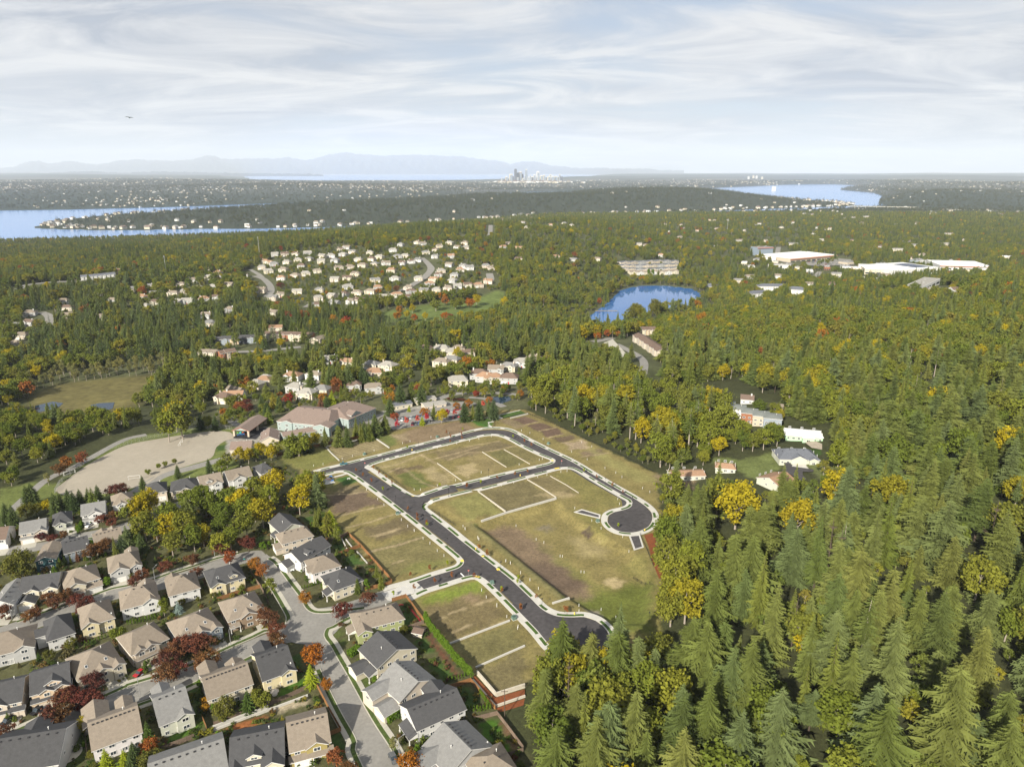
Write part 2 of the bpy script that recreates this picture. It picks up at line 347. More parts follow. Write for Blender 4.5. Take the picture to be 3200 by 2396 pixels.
def ribbon(name, pts, w0, w1, z, m, thick=0., closed=False, step=2., drape=True, raw=False):
    """A strip between the offsets w0 and w1 (to the right of the line), z above the land; with thickness its sides are closed down."""
    p = pts if raw else smooth(pts, step, closed); nn = normals(p, closed); a = p + nn * w0; b = p + nn * w1; n = len(p)
    za = T(p[:, 0], p[:, 1]) + z; zb = za
    v = [(*a[i], za[i]) for i in range(n)] + [(*b[i], zb[i]) for i in range(n)]
    rg = range(n if closed else n - 1); f = []
    up = 1 if w1 > w0 else -1
    for i in rg:
        j = (i + 1) % n; q = (i, j, n + j, n + i); f.append(q[::-1] if up > 0 else q)
    if thick:
        v += [(x, y, zq - thick) for x, y, zq in v]
        for i in rg:
            j = (i + 1) % n; f += [(i, j, 2 * n + j, 2 * n + i), (n + j, n + i, 3 * n + i, 3 * n + j)]
        if not closed: f += [(0, n, 3 * n, 2 * n), (n - 1, 2 * n - 1, 4 * n - 1, 3 * n - 1)]
    o = ob(name, mesh(name, v, f, (m,))); return kind(o, 'structure')
def sheet(name, pts, z, m, thick=0., k='structure'):
    """A flat polygon lying z above the land."""
    h = max(float(T(x, y)) for x, y in pts) + z; n = len(pts)
    v = [(x, y, h) for x, y in pts]; f = [tuple(range(n))]
    ar = sum(pts[i][0] * pts[(i + 1) % n][1] - pts[(i + 1) % n][0] * pts[i][1] for i in range(n))
    if ar < 0: f = [tuple(range(n - 1, -1, -1))]
    if thick:
        v += [(x, y, h - thick) for x, y in pts]; f += [(i, (i + 1) % n, n + (i + 1) % n, n + i) for i in range(n)]
    o = ob(name, mesh(name, v, f, (m,)))
    if k: kind(o, k)
    return o
def clumps(seed, n, lo, hi): q = random.Random(seed); return [q.uniform(lo, hi) for _ in range(n)]
#@@GROUND
# ------------------------------------------------------------------ land sheets
M['land'] = vcol_mat('land', sc=(.02, .15), amp=(.3, .3)); M['plat'] = vcol_mat('plat_soil', sc=(.11, .7, 3.2), amp=(.26, .30, .34))
NX0, NX1, NY0, NY1 = -300., 215., 105., 575.
def attr(me, cols):
    a = me.color_attributes.new('land', 'FLOAT_COLOR', 'POINT'); c = np.ones((len(cols), 4), np.float32); c[:, :3] = cols; a.data.foreach_set('color', c.ravel())
def grid_mesh(name, X, Y, Z, m):
    h, w = X.shape; me = bpy.data.meshes.new(name); n = h * w
    co = np.stack([X, Y, Z], -1).reshape(-1, 3).astype(np.float32); me.vertices.add(n); me.vertices.foreach_set('co', co.ravel())
    i = np.arange(n).reshape(h, w); q = np.stack([i[:-1, :-1], i[:-1, 1:], i[1:, 1:], i[1:, :-1]], -1).reshape(-1, 4)
    me.loops.add(q.size); me.loops.foreach_set('vertex_index', q.ravel().astype(np.int32)); me.polygons.add(len(q))
    me.polygons.foreach_set('loop_start', (np.arange(len(q)) * 4).astype(np.int32)); me.polygons.foreach_set('loop_total', np.full(len(q), 4, np.int32))
    me.polygons.foreach_set('use_smooth', np.ones(len(q), bool)); me.materials.append(m); me.update(calc_edges=True); return me
def Z3(l): return zz(0, 1000, 2.366, l)
PARKG = [P(*q) for q in zz(800, 700, 2.458, [(960, 680), (1200, 640), (1500, 600), (1640, 590), (1860, 510), (1900, 520), (1930, 660), (1700, 680), (1500, 720), (1300, 760), (1000, 740)])]
def terrain():
    th = np.linspace(-R(66), R(66), 430); rr = np.concatenate([np.geomspace(60, 6000, 400), np.geomspace(6080, 46000, 130)])
    A, D = np.meshgrid(th, rr); X = np.tan(A) * D; Y = D
    X = np.clip(X, -D * 2.2, D * 2.2); Z = T(X, Y)
    n = np.minimum.reduce([X - NX0, NX1 - X, Y - NY0, NY1 - Y]); Z = Z - .9 * sm(n, 4, 9)
    c = np.zeros(X.shape + (3,)); c[:] = (.040, .046, .018)
    def blend(w, col): c[:] = c * (1 - w[..., None]) + np.array(col) * w[..., None]
    px, py = proj(X, Y, Z)
    sub = sm(Y, 575, 720) * (1 - sm(Y, 3400, 3900)) * sm(py, 600, 700); blend(sub * .6, (.085, .09, .045))
    blend(sm(Y, 4300, 5500), (.028, .040, .028))
    city = sm(Y, 7000, 9500) * (1 - sm(Y, 19000, 23000)) * (.35 + .4 * np.sin(X / 700.) * np.sin(Y / 900.)); blend(np.clip(city, 0, .6), (.15, .15, .14))
    blend(sm(sdist(X, Y, MARSHG), -12, 6), (.105, .092, .034))
    blend(sm(sdist(X, Y, PARKG), -8, 4), (.095, .125, .035))
    ml = (sdist(X, Y, MERCER) > 0); c[ml] = (.028, .036, .020)
    me = grid_mesh('ground', X, Y, Z, M['land']); attr(me, c.reshape(-1, 3)); kind(ob('ground', me), 'structure')
terrain()
OLIVE, SOIL, GRN, STRAW, LAWN, YARD, DARK = (0.162, 0.135, 0.052), (0.108, 0.079, 0.050), (0.095, 0.108, 0.023), (0.279, 0.225, 0.122), (0.041, 0.074, 0.016), (0.070, 0.070, 0.031), (0.068, 0.050, 0.038)
T7 = lambda l: zz(1200, 1956, 3.764, l); T6 = lambda l: zz(800, 1956, 3.764, l); T5 = lambda l: zz(400, 1956, 3.764, l); T4 = lambda l: zz(0, 1956, 3.764, l)
T3 = lambda l: zz(800, 1540, 3.764, l); T2 = lambda l: zz(400, 1540, 3.764, l); T1 = lambda l: zz(0, 1540, 3.764, l)
SC = lambda l: zz(680, 1180, 2.544, l); PK = lambda l: zz(1150, 1150, 2.544, l); RH = lambda l: zz(2050, 1200, 2.12, l)
PLAT = [(874, 1420), (1216, 1347), (1400, 1311), (1470, 1285), (1642, 1276), (1820, 1369), (2047, 1478), (2066, 1600), (2080, 1800), (2060, 1990), (1960, 2060), (1760, 2120), (1650, 2130), (1555, 2170), (1479, 2110),
        (1325, 1956), (1269, 1870), (1200, 1850), (1225, 1822), (1167, 1752), (1087, 1670), (1039, 1620), (1010, 1540), (960, 1500), (930, 1470)]
HOOD = [(-400, 1560), (0, 1640), (240, 1585), (420, 1540), (640, 1490), (860, 1440), (930, 1480), (1010, 1560), (1090, 1670), (1225, 1830), (1269, 1870), (1325, 1960), (1480, 2110), (1560, 2230), (1690, 2440), (1700, 2700), (-900, 2700), (-900, 1560)]
FIELD = Z3([(545, 1290), (405, 1245), (480, 1172), (600, 1082), (760, 990), (940, 910), (1200, 862), (1400, 832), (1560, 812), (1700, 822), (1725, 870), (1665, 885), (1600, 930), (1560, 1010), (1400, 1062), (1200, 1125), (1050, 1210), (700, 1280)])
PAINT = [  # polygon, colour, feather, strength
 (HOOD, YARD, 5, 1), ([(660, 1150), (1660, 1150), (1650, 1270), (1470, 1300), (1216, 1350), (874, 1425), (660, 1440)], (.080, .082, .040), 8, 1), (PLAT, OLIVE, 2, 1),
 (Z3([(0, 1230), (220, 1180), (400, 1200), (560, 1080), (900, 870), (1400, 790), (1750, 780), (1750, 1100), (1400, 1160), (1000, 1290), (500, 1330), (100, 1420), (-100, 1420)]), (.105, .125, .035), 6, 1),
 (Z3([(1580, 925), (1690, 910), (1660, 950), (1600, 960)]), LAWN, 1, 1),
 (Z5([(230, 920), (420, 880), (620, 1000), (960, 1330), (900, 1410), (720, 1340)]), (.150, .108, .072), 7, .9),
 (Z5([(420, 1150), (560, 1130), (760, 1340), (700, 1340)]), DARK, 9, .5), (Z5([(540, 1140), (700, 1130), (900, 1250), (850, 1320), (660, 1280)]), (.095, .068, .05), 8, .7),
 (Z5([(820, 1370), (1150, 1260), (1330, 1250), (1340, 1640), (1050, 1580), (940, 1480)]), GRN, 9, 1), (Z5([(1100, 1130), (1290, 1100), (1330, 1240), (1150, 1220)]), (.165, .15, .05), 6, .8),
 (Z5([(780, 950), (1000, 1000), (1020, 1085), (860, 1080)]), (.26, .215, .105), 9, .8), (Z5([(865, 930), (915, 918), (955, 948), (900, 966)]), DARK, 1.2, 1), (Z5([(570, 900), (640, 880), (700, 900), (620, 925)]), (.14, .12, .085), 4, .8),
 (Z5([(1012, 1240), (1080, 1212), (1160, 1240), (1090, 1285), (1020, 1270)]), (.29, .235, .125), 1.6, 1),
 (Z5([(800, 820), (1000, 790), (1010, 1000), (900, 900)]), (.16, .15, .045), 8, .7), (Z5([(560, 980), (860, 1180), (1060, 1330), (1000, 1330), (700, 1120)]), (.13, .135, .035), 6, .6),
 (Z5([(215, 692), (500, 620), (690, 735), (385, 828)]), (.125, .105, .05), 2, 1), (Z5([(520, 612), (655, 592), (845, 705), (710, 732)]), (.14, .115, .055), 2, 1), (Z5([(560, 720), (700, 690), (830, 712), (740, 745), (700, 735)]), STRAW, 3, .7),
 (Z5([(0, 770), (185, 705), (365, 832), (120, 885)]), (.165, .155, .055), 3, 1), (Z5([(680, 590), (790, 560), (1160, 765), (1120, 805), (860, 765), (850, 705)]), (.145, .130, .045), 4, 1),
 (Z5([(-20, 445), (140, 412), (200, 440), (60, 482)]), SOIL, 2, .8), (Z5([(145, 412), (330, 370), (430, 398), (250, 440)]), (.125, .10, .055), 1.5, .9), (Z5([(262, 442), (355, 424), (500, 508), (385, 540)]), (.115, .105, .042), 1.5, 1),
 (Z5([(370, 418), (440, 402), (610, 480), (540, 512)]), (.13, .112, .048), 1.5, .9), (Z5([(40, 570), (110, 512), (190, 550), (130, 605)]), STRAW, 2.5, .8), (Z5([(80, 440), (215, 440), (370, 540), (240, 590)]), (.185, .148, .07), 3, .8),
 (Z4([(1500, 925), (1600, 888), (1690, 905), (1815, 1030), (1650, 1055), (1560, 1000)]), (.095, .105, .03), 2, 1), (Z4([(1690, 880), (1790, 840), (1990, 975), (1860, 1005)]), (.27, .22, .12), 4, .8),
 (Z4([(1410, 880), (1700, 835), (1720, 860), (1500, 910)]), SOIL, 2.5, .8), (Z4([(1810, 730), (2200, 660), (2200, 740), (1900, 800)]), (.14, .11, .062), 2.5, .8), (Z4([(1290, 860), (1480, 800), (1700, 760), (1400, 900)]), (.22, .185, .085), 4, .7), (Z4([(2000, 850), (2140, 810), (2200, 880), (2080, 940)]), STRAW, 2.5, .7),
 (Z5([(412, 225), (500, 205), (590, 240), (500, 265)]), (.115, .078, .055), 1.2, 1), (Z5([(505, 270), (600, 247), (690, 280), (585, 305)]), (.105, .072, .05), 1.2, 1), (Z5([(595, 306), (700, 282), (750, 320), (640, 345)]), (.10, .068, .048), 1.2, 1),
 (Z5([(320, 230), (410, 225), (500, 270), (440, 290)]), (.16, .125, .075), 2, .9), (Z5([(665, 350), (800, 330), (830, 350), (740, 380)]), SOIL, 1.5, 1), (Z5([(760, 382), (870, 362), (925, 410), (800, 430)]), (.27, .21, .14), 3, .9), (Z5([(840, 440), (980, 415), (1020, 450), (900, 475)]), (.15, .11, .075), 2, .8), (Z5([(900, 400), (1330, 600), (1340, 640), (1180, 620), (950, 470)]), (.20, .185, .07), 6, .8),
 (Z4([(1400, 600), (1700, 505), (2050, 452), (2190, 530), (1850, 625), (1600, 650)]), (.165, .122, .074), 5, 1), (Z4([(1450, 580), (1560, 560), (1600, 610), (1520, 630)]), (.25, .20, .12), 4, .7),
 (Z4([(480, 790), (880, 680), (980, 800), (700, 890)]), (.135, .135, .042), 4, 1), (Z4([(1325, 600), (1430, 565), (1500, 640), (1430, 685)]), (.105, .12, .035), 3, 1), (Z4([(900, 690), (1280, 602), (1400, 688), (1010, 800)]), (.195, .162, .085), 2, 1),
 (Z4([(880, 1090), (1200, 1060), (1380, 1165), (960, 1270)]), (.112, .082, .056), 3, 1), (Z4([(900, 1040), (1150, 1010), (1250, 1060), (1000, 1090)]), (.15, .12, .07), 4, .9), (Z4([(880, 930), (1000, 1000), (960, 1060), (840, 1040)]), (.12, .12, .04), 3, .8),
 (T8([(-280, 200), (250, 60), (420, 200), (-60, 330)]), (.118, .094, .05), 4, 1), (T8([(-300, 470), (420, 260), (640, 430), (820, 560), (700, 645), (100, 760), (-20, 700)]), (.140, .122, .052), 3, 1), (T8([(150, 690), (500, 560), (780, 560), (700, 640), (300, 730)]), (.135, .14, .04), 6, .7),
 (T8([(395, 1015), (900, 850), (1110, 805), (1190, 900), (1150, 930), (520, 1090)]), (.135, .165, .03), 5, 1), (T8([(480, 1150), (900, 1000), (1250, 960), (1450, 1240), (800, 1500), (540, 1270)]), (.128, .102, .05), 6, 1), (T8([(950, 980), (1100, 960), (1150, 1030), (1000, 1060)]), (.22, .16, .10), 4, .7),
 (T8([(780, 1190), (950, 1120), (960, 1140), (800, 1200)]), STRAW, 1, .9), (T8([(1100, 1080), (1280, 1020), (1280, 1050), (1110, 1090)]), STRAW, 1, .8), (T8([(820, 1400), (1030, 1310), (1040, 1325), (830, 1415)]), STRAW, .8, .8), (T8([(630, 1240), (720, 1210), (720, 1250), (640, 1260)]), STRAW, 1, .7),
 (T7([(790, 210), (1500, -20), (1656, 220), (1080, 480)]), (.125, .112, .046), 3, 1), (T7([(1100, 500), (1656, 290), (1656, 720), (1330, 800)]), (.125, .105, .05), 3, 1),
 (Z5([(140, 235), (240, 222), (290, 240), (280, 285), (200, 270)]), (.05, .11, .02), 1, 1), (Z5([(1010, 1560), (870, 1440), (960, 1430), (1040, 1520)]), (.24, .21, .17), 2, .8),
 (Z4([(940, 960), (1080, 930), (1180, 970), (1040, 1010)]), (.04, .085, .018), 2, 1),
 # lawns of the older houses
 (T5([(390, 1400), (500, 1280), (870, 1090), (900, 1160), (600, 1330), (430, 1440)]), (.05, .10, .012), 1, 1), (T5([(720, 700), (830, 690), (870, 1080), (780, 1140), (760, 1000)]), LAWN, 1, 1), (T6([(270, 720), (480, 640), (560, 600), (700, 690), (400, 800), (270, 830)]), (.05, .105, .012), 1, 1),
 (T6([(390, 380), (520, 290), (560, 560), (470, 620)]), LAWN, 1, 1), (T6([(870, 1270), (1010, 1250), (1080, 1400), (1060, 1520), (900, 1500), (880, 1380)]), LAWN, 1, 1), (T6([(1140, 510), (1250, 470), (1380, 700), (1480, 860), (1400, 910), (1260, 700)]), (.06, .085, .02), .8, 1),
 (T6([(880, 60), (960, 0), (1060, 60), (1000, 120), (920, 150)]), (.07, .085, .025), .8, 1), (T6([(920, 180), (1020, 150), (1080, 210), (980, 250)]), (.06, .08, .02), .8, 1),
 (T7([(355, 165), (480, 120), (620, 280), (490, 330)]), LAWN, 1, 1), (T7([(510, 460), (680, 400), (840, 600), (720, 670)]), LAWN, 1, 1), (T7([(820, 760), (990, 700), (1140, 880), (980, 980)]), LAWN, 1, 1), (T7([(1090, 1150), (1300, 1070), (1500, 1450), (1380, 1530)]), (.05, .11, .012), 1, 1), (T7([(1340, 1130), (1400, 1120), (1600, 1430), (1520, 1470)]), (.13, .08, .045), 1, 1),
 (T8([(165, 1140), (260, 1110), (430, 1290), (250, 1370)]), LAWN, 1, 1), (T7([(480, 90), (530, 80), (720, 330), (900, 600), (840, 600), (650, 330)]), (.11, .05, .03), .8, 1),
 (T3([(900, 600), (1000, 560), (1090, 690), (950, 730)]), LAWN, 1, 1), (T3([(1030, 770), (1170, 720), (1290, 830), (1090, 850)]), LAWN, 1, 1), (T3([(540, 290), (680, 270), (690, 340), (600, 360)]), LAWN, 1, 1), (T3([(0, 520), (100, 490), (110, 530), (0, 570)]), LAWN, .6, 1),
 (T1([(420, 1340), (700, 1290), (700, 1370), (430, 1390)]), (.06, .09, .02), 1, 1), (T1([(1170, 1030), (1240, 1000), (1230, 1110), (1180, 1140)]), LAWN, 1, 1), (T4([(680, 1230), (1000, 1280), (1020, 1500), (880, 1650), (700, 1650)]), (.045, .065, .015), 1, 1),
 (T5([(1010, 1240), (1600, 1030), (1656, 1130), (1100, 1300)]), (.22, .085, .03), 1, 1), (T6([(0, 1080), (110, 1040), (150, 1130), (0, 1190)]), (.22, .085, .03), 1, 1), (T5([(1100, 1300), (1600, 1120), (1620, 1150), (1110, 1340)]), (.10, .11, .03), .6, 1), (T6([(140, 980), (600, 830), (640, 890), (260, 1030)]), (.26, .22, .15), 1, 1), (T5([(1030, 1250), (1090, 1340), (1160, 1656), (1060, 1500)]), (.11, .04, .02), .6, 1), (T6([(180, 1150), (240, 1130), (400, 1560), (340, 1560)]), (.13, .05, .025), .6, 1),
 # east houses
 (RH([(340, 530), (420, 500), (560, 540), (780, 500), (840, 560), (760, 680), (600, 660), (520, 590)]), (.105, .125, .04), 4, 1), (RH([(970, 590), (1070, 580), (1250, 700), (1240, 760), (1060, 690)]), (.10, .115, .04), 4, 1), (RH([(1030, 440), (1080, 440), (1090, 540), (1000, 560)]), LAWN, 1, 1), (RH([(730, 170), (900, 200), (900, 250), (800, 230)]), (.12, .12, .03), 4, 1),
 (RH([(0, 590), (120, 620), (250, 640), (240, 700), (100, 680), (0, 640)]), (.17, .13, .075), 3, 1),
 # school grounds
 (SC([(70, 480), (380, 380), (520, 440), (540, 500), (330, 500), (280, 560), (60, 620)]), (.23, .215, .19), 1, 1), (SC([(80, 470), (360, 390), (420, 400), (300, 485)]), (.03, .03, .033), .5, 1), (SC([(400, 540), (520, 490), (560, 560), (400, 590)]), (.15, .15, .045), 2, 1),
 (SC([(60, 300), (120, 230), (140, 300), (210, 330), (140, 380)]), (.22, .21, .19), 1, 1),
 (PK([(100, 330), (640, 250), (760, 290), (760, 330), (500, 350), (120, 400)]), (.25, .24, .21), 2, 1),
]
LT = (.27, .215, .125)
LINES = [(Z4(l), 1.0, LT) for l in ([(960, 1280), (1200, 1225), (1480, 1165)], [(1050, 1375), (1250, 1330), (1460, 1262)], [(1225, 1590), (1480, 1530), (1710, 1462)], [(880, 1095), (1080, 1085), (1280, 1060)], [(1280, 1450), (1520, 1380)], [(1330, 860), (1500, 830), (1700, 745), (1900, 700)], [(1420, 900), (1560, 840)], [(1700, 745), (1840, 830), (1990, 950)], [(1740, 800), (2000, 735), (2200, 680)], [(1560, 870), (1700, 980), (1830, 1040)])]
LINES += [(T8(l), .9, LT) for l in ([(-200, 470), (100, 400), (440, 300)], [(-100, 290), (190, 195)], [(110, 605), (220, 570)], [(760, 1540), (1120, 1400), (1480, 1262)], [(790, 1190), (950, 1130)], [(1080, 1085), (1280, 1025)], [(820, 1405), (1030, 1318)])] + [(Z5(l), .9, LT) for l in ([(0, 492), (140, 440), (225, 440)], [(120, 405), (330, 368)], [(500, 262), (590, 240)], [(590, 305), (695, 280)], [(650, 348), (750, 320)], [(860, 470), (1040, 445)], [(740, 380), (880, 355)], [(240, 440), (440, 400)])]
LINES += [(Z5([(165, 912), (450, 1150), (745, 1382)]), 2.6, (.050, .068, .018)), (Z5([(130, 900), (430, 1130), (720, 1372)]), 2.0, (.21, .18, .08))]  # basin bank: grass, with the slope's shade painted into the dark green
def near():
    xs = np.arange(NX0, NX1 + .1, 1.25); ys = np.arange(NY0, NY1 + .1, 1.25); X, Y = np.meshgrid(xs, ys); Z = T(X, Y)
    e = np.minimum.reduce([X - NX0, NX1 - X, Y - NY0, NY1 - Y]); Z = Z - .5 * (1 - sm(e, 0, 6))
    c = np.zeros(X.shape + (3,)); c[:] = (.040, .044, .018)
    jx = 1.1 * np.sin(Y * .61 + X * .13) + .7 * np.sin(Y * 1.7 + 2); jy = 1.1 * np.sin(X * .57 - Y * .21) + .7 * np.sin(X * 1.9)
    for pl, col, f, s in PAINT:
        g = [G(*q) for q in pl]; gx = [q[0] for q in g]; gy = [q[1] for q in g]
        i0, i1 = np.searchsorted(xs, [min(gx) - f, max(gx) + f]); j0, j1 = np.searchsorted(ys, [min(gy) - f, max(gy) + f])
        if i1 <= i0 or j1 <= j0: continue
        k = min(1., f / 3); sl = (slice(j0, j1), slice(i0, i1)); d = sdist(X[sl] + jx[sl] * k, Y[sl] + jy[sl] * k, g)
        w = (sm(d, -f / 2, f / 2) * s)[..., None]; c[sl] = c[sl] * (1 - w) + np.array(col) * w
    for ln, wd, col in LINES:
        g = [G(*q) for q in ln]; gx = [q[0] for q in g]; gy = [q[1] for q in g]; i0, i1 = np.searchsorted(xs, [min(gx) - 6, max(gx) + 6]); j0, j1 = np.searchsorted(ys, [min(gy) - 6, max(gy) + 6]); sl = (slice(j0, j1), slice(i0, i1))
        w = ((1 - sm(edist(X[sl] + jx[sl] * .2, Y[sl] + jy[sl] * .2, g, False), wd * .4, wd * 1.1)) * (.75 + .25 * np.sin(X[sl] * .8 + Y[sl] * .5)))[..., None]; c[sl] = c[sl] * (1 - w) + np.array(col) * w
    pl = [G(*q) for q in Z4([(905, 690), (1280, 604), (1395, 688), (1010, 798)])]; w = inside(X, Y, pl)
    d = G(*Z4([(1280, 604)])[0]); e = G(*Z4([(905, 690)])[0]); t = np.array([d[1] - e[1], e[0] - d[0]]); t = t / np.linalg.norm(t)
    c[w] *= (1 + .35 * np.sin((X * t[0] + Y * t[1])[w] * 2.4))[:, None]
    me = grid_mesh('plat_ground', X, Y, Z, M['plat']); attr(me, c.reshape(-1, 3)); kind(ob('plat_ground', me), 'structure')
near()

M['sand'] = mat('sand', (.285, .255, .205), .95, .07, .05, .1, grain=.05)
FS = smooth([G(*q) for q in FIELD], 4., True); v = [(x, y, float(T(x, y)) + .06) for x, y in FS]; o = ob('playfield', mesh('playfield', v, [tuple(range(len(v)))], (M['sand'],))); kind(o, 'structure')
if o.data.polygons[0].normal.z < 0: o.data.flip_normals()
# water: one sheet for the big lake and the sound, one for the small lake, two for the marsh
def water_mat(name, col, rough=.06, bump=.02, sc=.05):
    m = bpy.data.materials.new(name); m.use_nodes = True; nt = m.node_tree; N = nt.nodes; L = nt.links; b = N['Principled BSDF']
    b.inputs['Base Color'].default_value = (*col, 1); b.inputs['Roughness'].default_value = rough; b.inputs['IOR'].default_value = 1.333; b.inputs['Specular IOR Level'].default_value = .5
    g = N.new('ShaderNodeNewGeometry'); n = N.new('ShaderNodeTexNoise'); n.inputs['Scale'].default_value = sc; n.inputs['Detail'].default_value = 6; L.new(g.outputs['Position'], n.inputs['Vector'])
    bp = N.new('ShaderNodeBump'); bp.inputs['Strength'].default_value = bump; bp.inputs['Distance'].default_value = 1.; L.new(n.outputs['Fac'], bp.inputs['Height']); L.new(bp.outputs[0], b.inputs['Normal'])
    return m
M['lake'] = water_mat('lake_water', (.07, .21, .50), .16, .05, .03); M['small_lake'] = water_mat('small_lake_water', (.035, .12, .32), .03, .01, .08)
M['marsh'] = water_mat('marsh_water', (.015, .03, .05), .04, .01, .08)
q = [(-9000, 2350), (9000, 2350), (70000, 46000), (-70000, 46000)]
kind(ob('lake_water', mesh('lake_water', [(x, y, 0) for x, y in q], [(0, 1, 2, 3)], (M['lake'],))), 'structure')
sheet('small_lake_water', BOREN, 0, M['small_lake']).location.z = 0
o = bpy.data.objects['small_lake_water']; me = o.data
for vv in me.vertices: vv.co.z = 58.1
for pd in PONDS:
    o = ob('marsh_pool', mesh('marsh_pool', [(x, y, 75.15) for x, y in pd], [tuple(range(len(pd)))], (M['marsh'],))); kind(o, 'structure')
    o.data.flip_normals() if o.data.polygons[0].normal.z < 0 else None

# far mountains: a ridged range whose skyline follows the photograph
def range_(name, prof, dist, depth, seed, m):
    q = random.Random(seed); xs = np.arange(prof[0][0], prof[-1][0], 3.2); ys = np.interp(xs, [a for a, _ in prof], [b for _, b in prof]) + np.array([q.uniform(-.9, .7) for _ in xs]) + .8 * np.sin(xs * .21) * np.sin(xs * .073)
    rows = 26; v = []
    ph = [q.uniform(0, 6.28) for _ in range(8)]
    for x, y in zip(xs, ys):
        d = ray(x * V, y * V); t = dist / d[1]; top = CZ + d[2] * t
        for r in range(rows):
            s = r / (rows - 1) * 2 - 1; yy = dist + s * depth; px = d[0] / d[1] * yy
            a = max(0, 1 - abs(s) ** 1.15); rid = 1 + .16 * (1 - a) * sum(math.sin(x * w + s * u + p) for w, u, p in zip((.05, .13, .29, .47), (3, 7, -9, 15), ph)) * min(1, 3 * abs(s))
            v.append((px, yy, max(-5, top * a ** .9 * rid - 4)))
    n = len(xs); f = [(i * rows + j, (i + 1) * rows + j, (i + 1) * rows + j + 1, i * rows + j + 1) for i in range(n - 1) for j in range(rows - 1)]
    return kind(ob(name, mesh(name, v, f, (m,), None, True)), 'structure')
M['mountain'] = mat('mountain', (.030, .042, .060), .95, .2, .0006, .1)
SKYL = [(-420, 372), (-200, 366), (-60, 360), (0, 362.6), (27, 361), (53, 350.6), (84, 346.5), (107, 354), (143, 347), (172, 350), (210, 355.8), (253, 346.5), (292, 343.7), (335, 346), (378, 347), (419, 343.7), (440, 337), (450, 335), (464, 335.8), (478, 343),
        (550, 342), (600, 341.5), (622, 339), (663, 346.5), (705, 334.4), (746, 328), (770, 332), (829, 335.8), (868, 334), (905, 333.7), (966, 336.8), (1001, 336.8), (1028, 342.7), (1076, 347), (1104, 354), (1125, 349.5), (1152, 348), (1180, 355), (1207, 359), (1259, 363.3), (1286, 362), (1345, 364.3), (1389, 363.3), (1424, 367.5), (1480, 368)]
range_('mountain_range', SKYL, 62000, 11000, 3, M['mountain'])
range_('foothills', [(-300, 372), (60, 376), (140, 371.5), (190, 369.5), (260, 373), (330, 370.5), (420, 372), (520, 374), (640, 375), (700, 377)], 39000, 4500, 5, M['mountain'])

# ------------------------------------------------------------------ new roads
def gp(l): return [G(*q) for q in l]
def road(name, l, w, z, m): return ribbon(name, gp(l), -w / 2, w / 2, z, m)
A = M['asphalt_new']
road('new_road', [(1085, 1455), (1120, 1478), (1171, 1508), (1225, 1545), (1294, 1592), (1365, 1645), (1439, 1702), (1487, 1742), (1545, 1790), (1614, 1856), (1685, 1922), (1748, 1960), (1800, 1980)], 9.4, .040, A)
road('new_road', [(960, 1486), (1008, 1473), (1098, 1451), (1207, 1426), (1316, 1398), (1424, 1371), (1511, 1352), (1559, 1351), (1593, 1358), (1640, 1382), (1738, 1434), (1801, 1463), (1859, 1498), (1922, 1533), (1965, 1560), (1972, 1600)], 8.8, .044, A)
road('new_road', [(1290, 1562), (1400, 1534), (1497, 1511), (1593, 1487), (1690, 1464), (1770, 1446)], 8.8, .048, A)
road('new_road', [(1508, 1772), (1440, 1790), (1375, 1808), (1310, 1828)], 9.0, .052, A)
for i, l in enumerate(([(1931, 1528), (1980, 1556), (2016, 1580), (2036, 1602), (2038, 1624), (2026, 1645), (1999, 1659), (1970, 1664), (1936, 1660), (1912, 1648), (1899, 1631), (1902, 1611), (1920, 1600), (1945, 1594), (1968, 1586), (1977, 1574), (1972, 1562), (1951, 1550), (1907, 1525)],
    [(1655, 1866), (1695, 1904), (1738, 1924), (1786, 1928), (1825, 1927), (1862, 1939), (1888, 1960), (1903, 1985), (1900, 2012), (1880, 2036), (1800, 2053), (1760, 2044), (1722, 2020), (1700, 1995), (1676, 1966), (1640, 1929), (1599, 1887)],
    [(1418, 1720), (1444, 1743), (1450, 1757), (1441, 1770), (1420, 1780), (1359, 1798), (1386, 1822), (1439, 1805), (1475, 1797), (1502, 1801), (1526, 1817), (1559, 1847), (1599, 1813), (1545, 1770), (1492, 1729), (1439, 1687)],
    [(1340, 1547), (1310, 1556), (1285, 1554), (1262, 1543), (1225, 1520), (1207, 1553), (1264, 1597), (1352, 1617), (1318, 1590), (1322, 1576), (1345, 1566)],
    [(1143, 1464), (1140, 1458), (1171, 1443), (1135, 1438), (1073, 1454), (1026, 1465), (1026, 1477), (1062, 1470), (1090, 1472), (1117, 1487), (1157, 1471)],
    [(1671, 1463), (1722, 1451), (1736, 1441), (1728, 1432), (1690, 1417), (1709, 1405), (1786, 1442), (1815, 1470), (1790, 1460), (1765, 1459), (1735, 1463), (1690, 1475)])): sheet('road_junction', [G(*q) for q in l], .064 + .003 * i, A)
def disc(name, c, r, z, m, n=40): return sheet(name, [(c[0] + r * math.cos(6.2832 * i / n), c[1] + r * math.sin(6.2832 * i / n)) for i in range(n)], z, m)
BULB1, BULB2 = G(1968, 1618), G(1806, 1990)

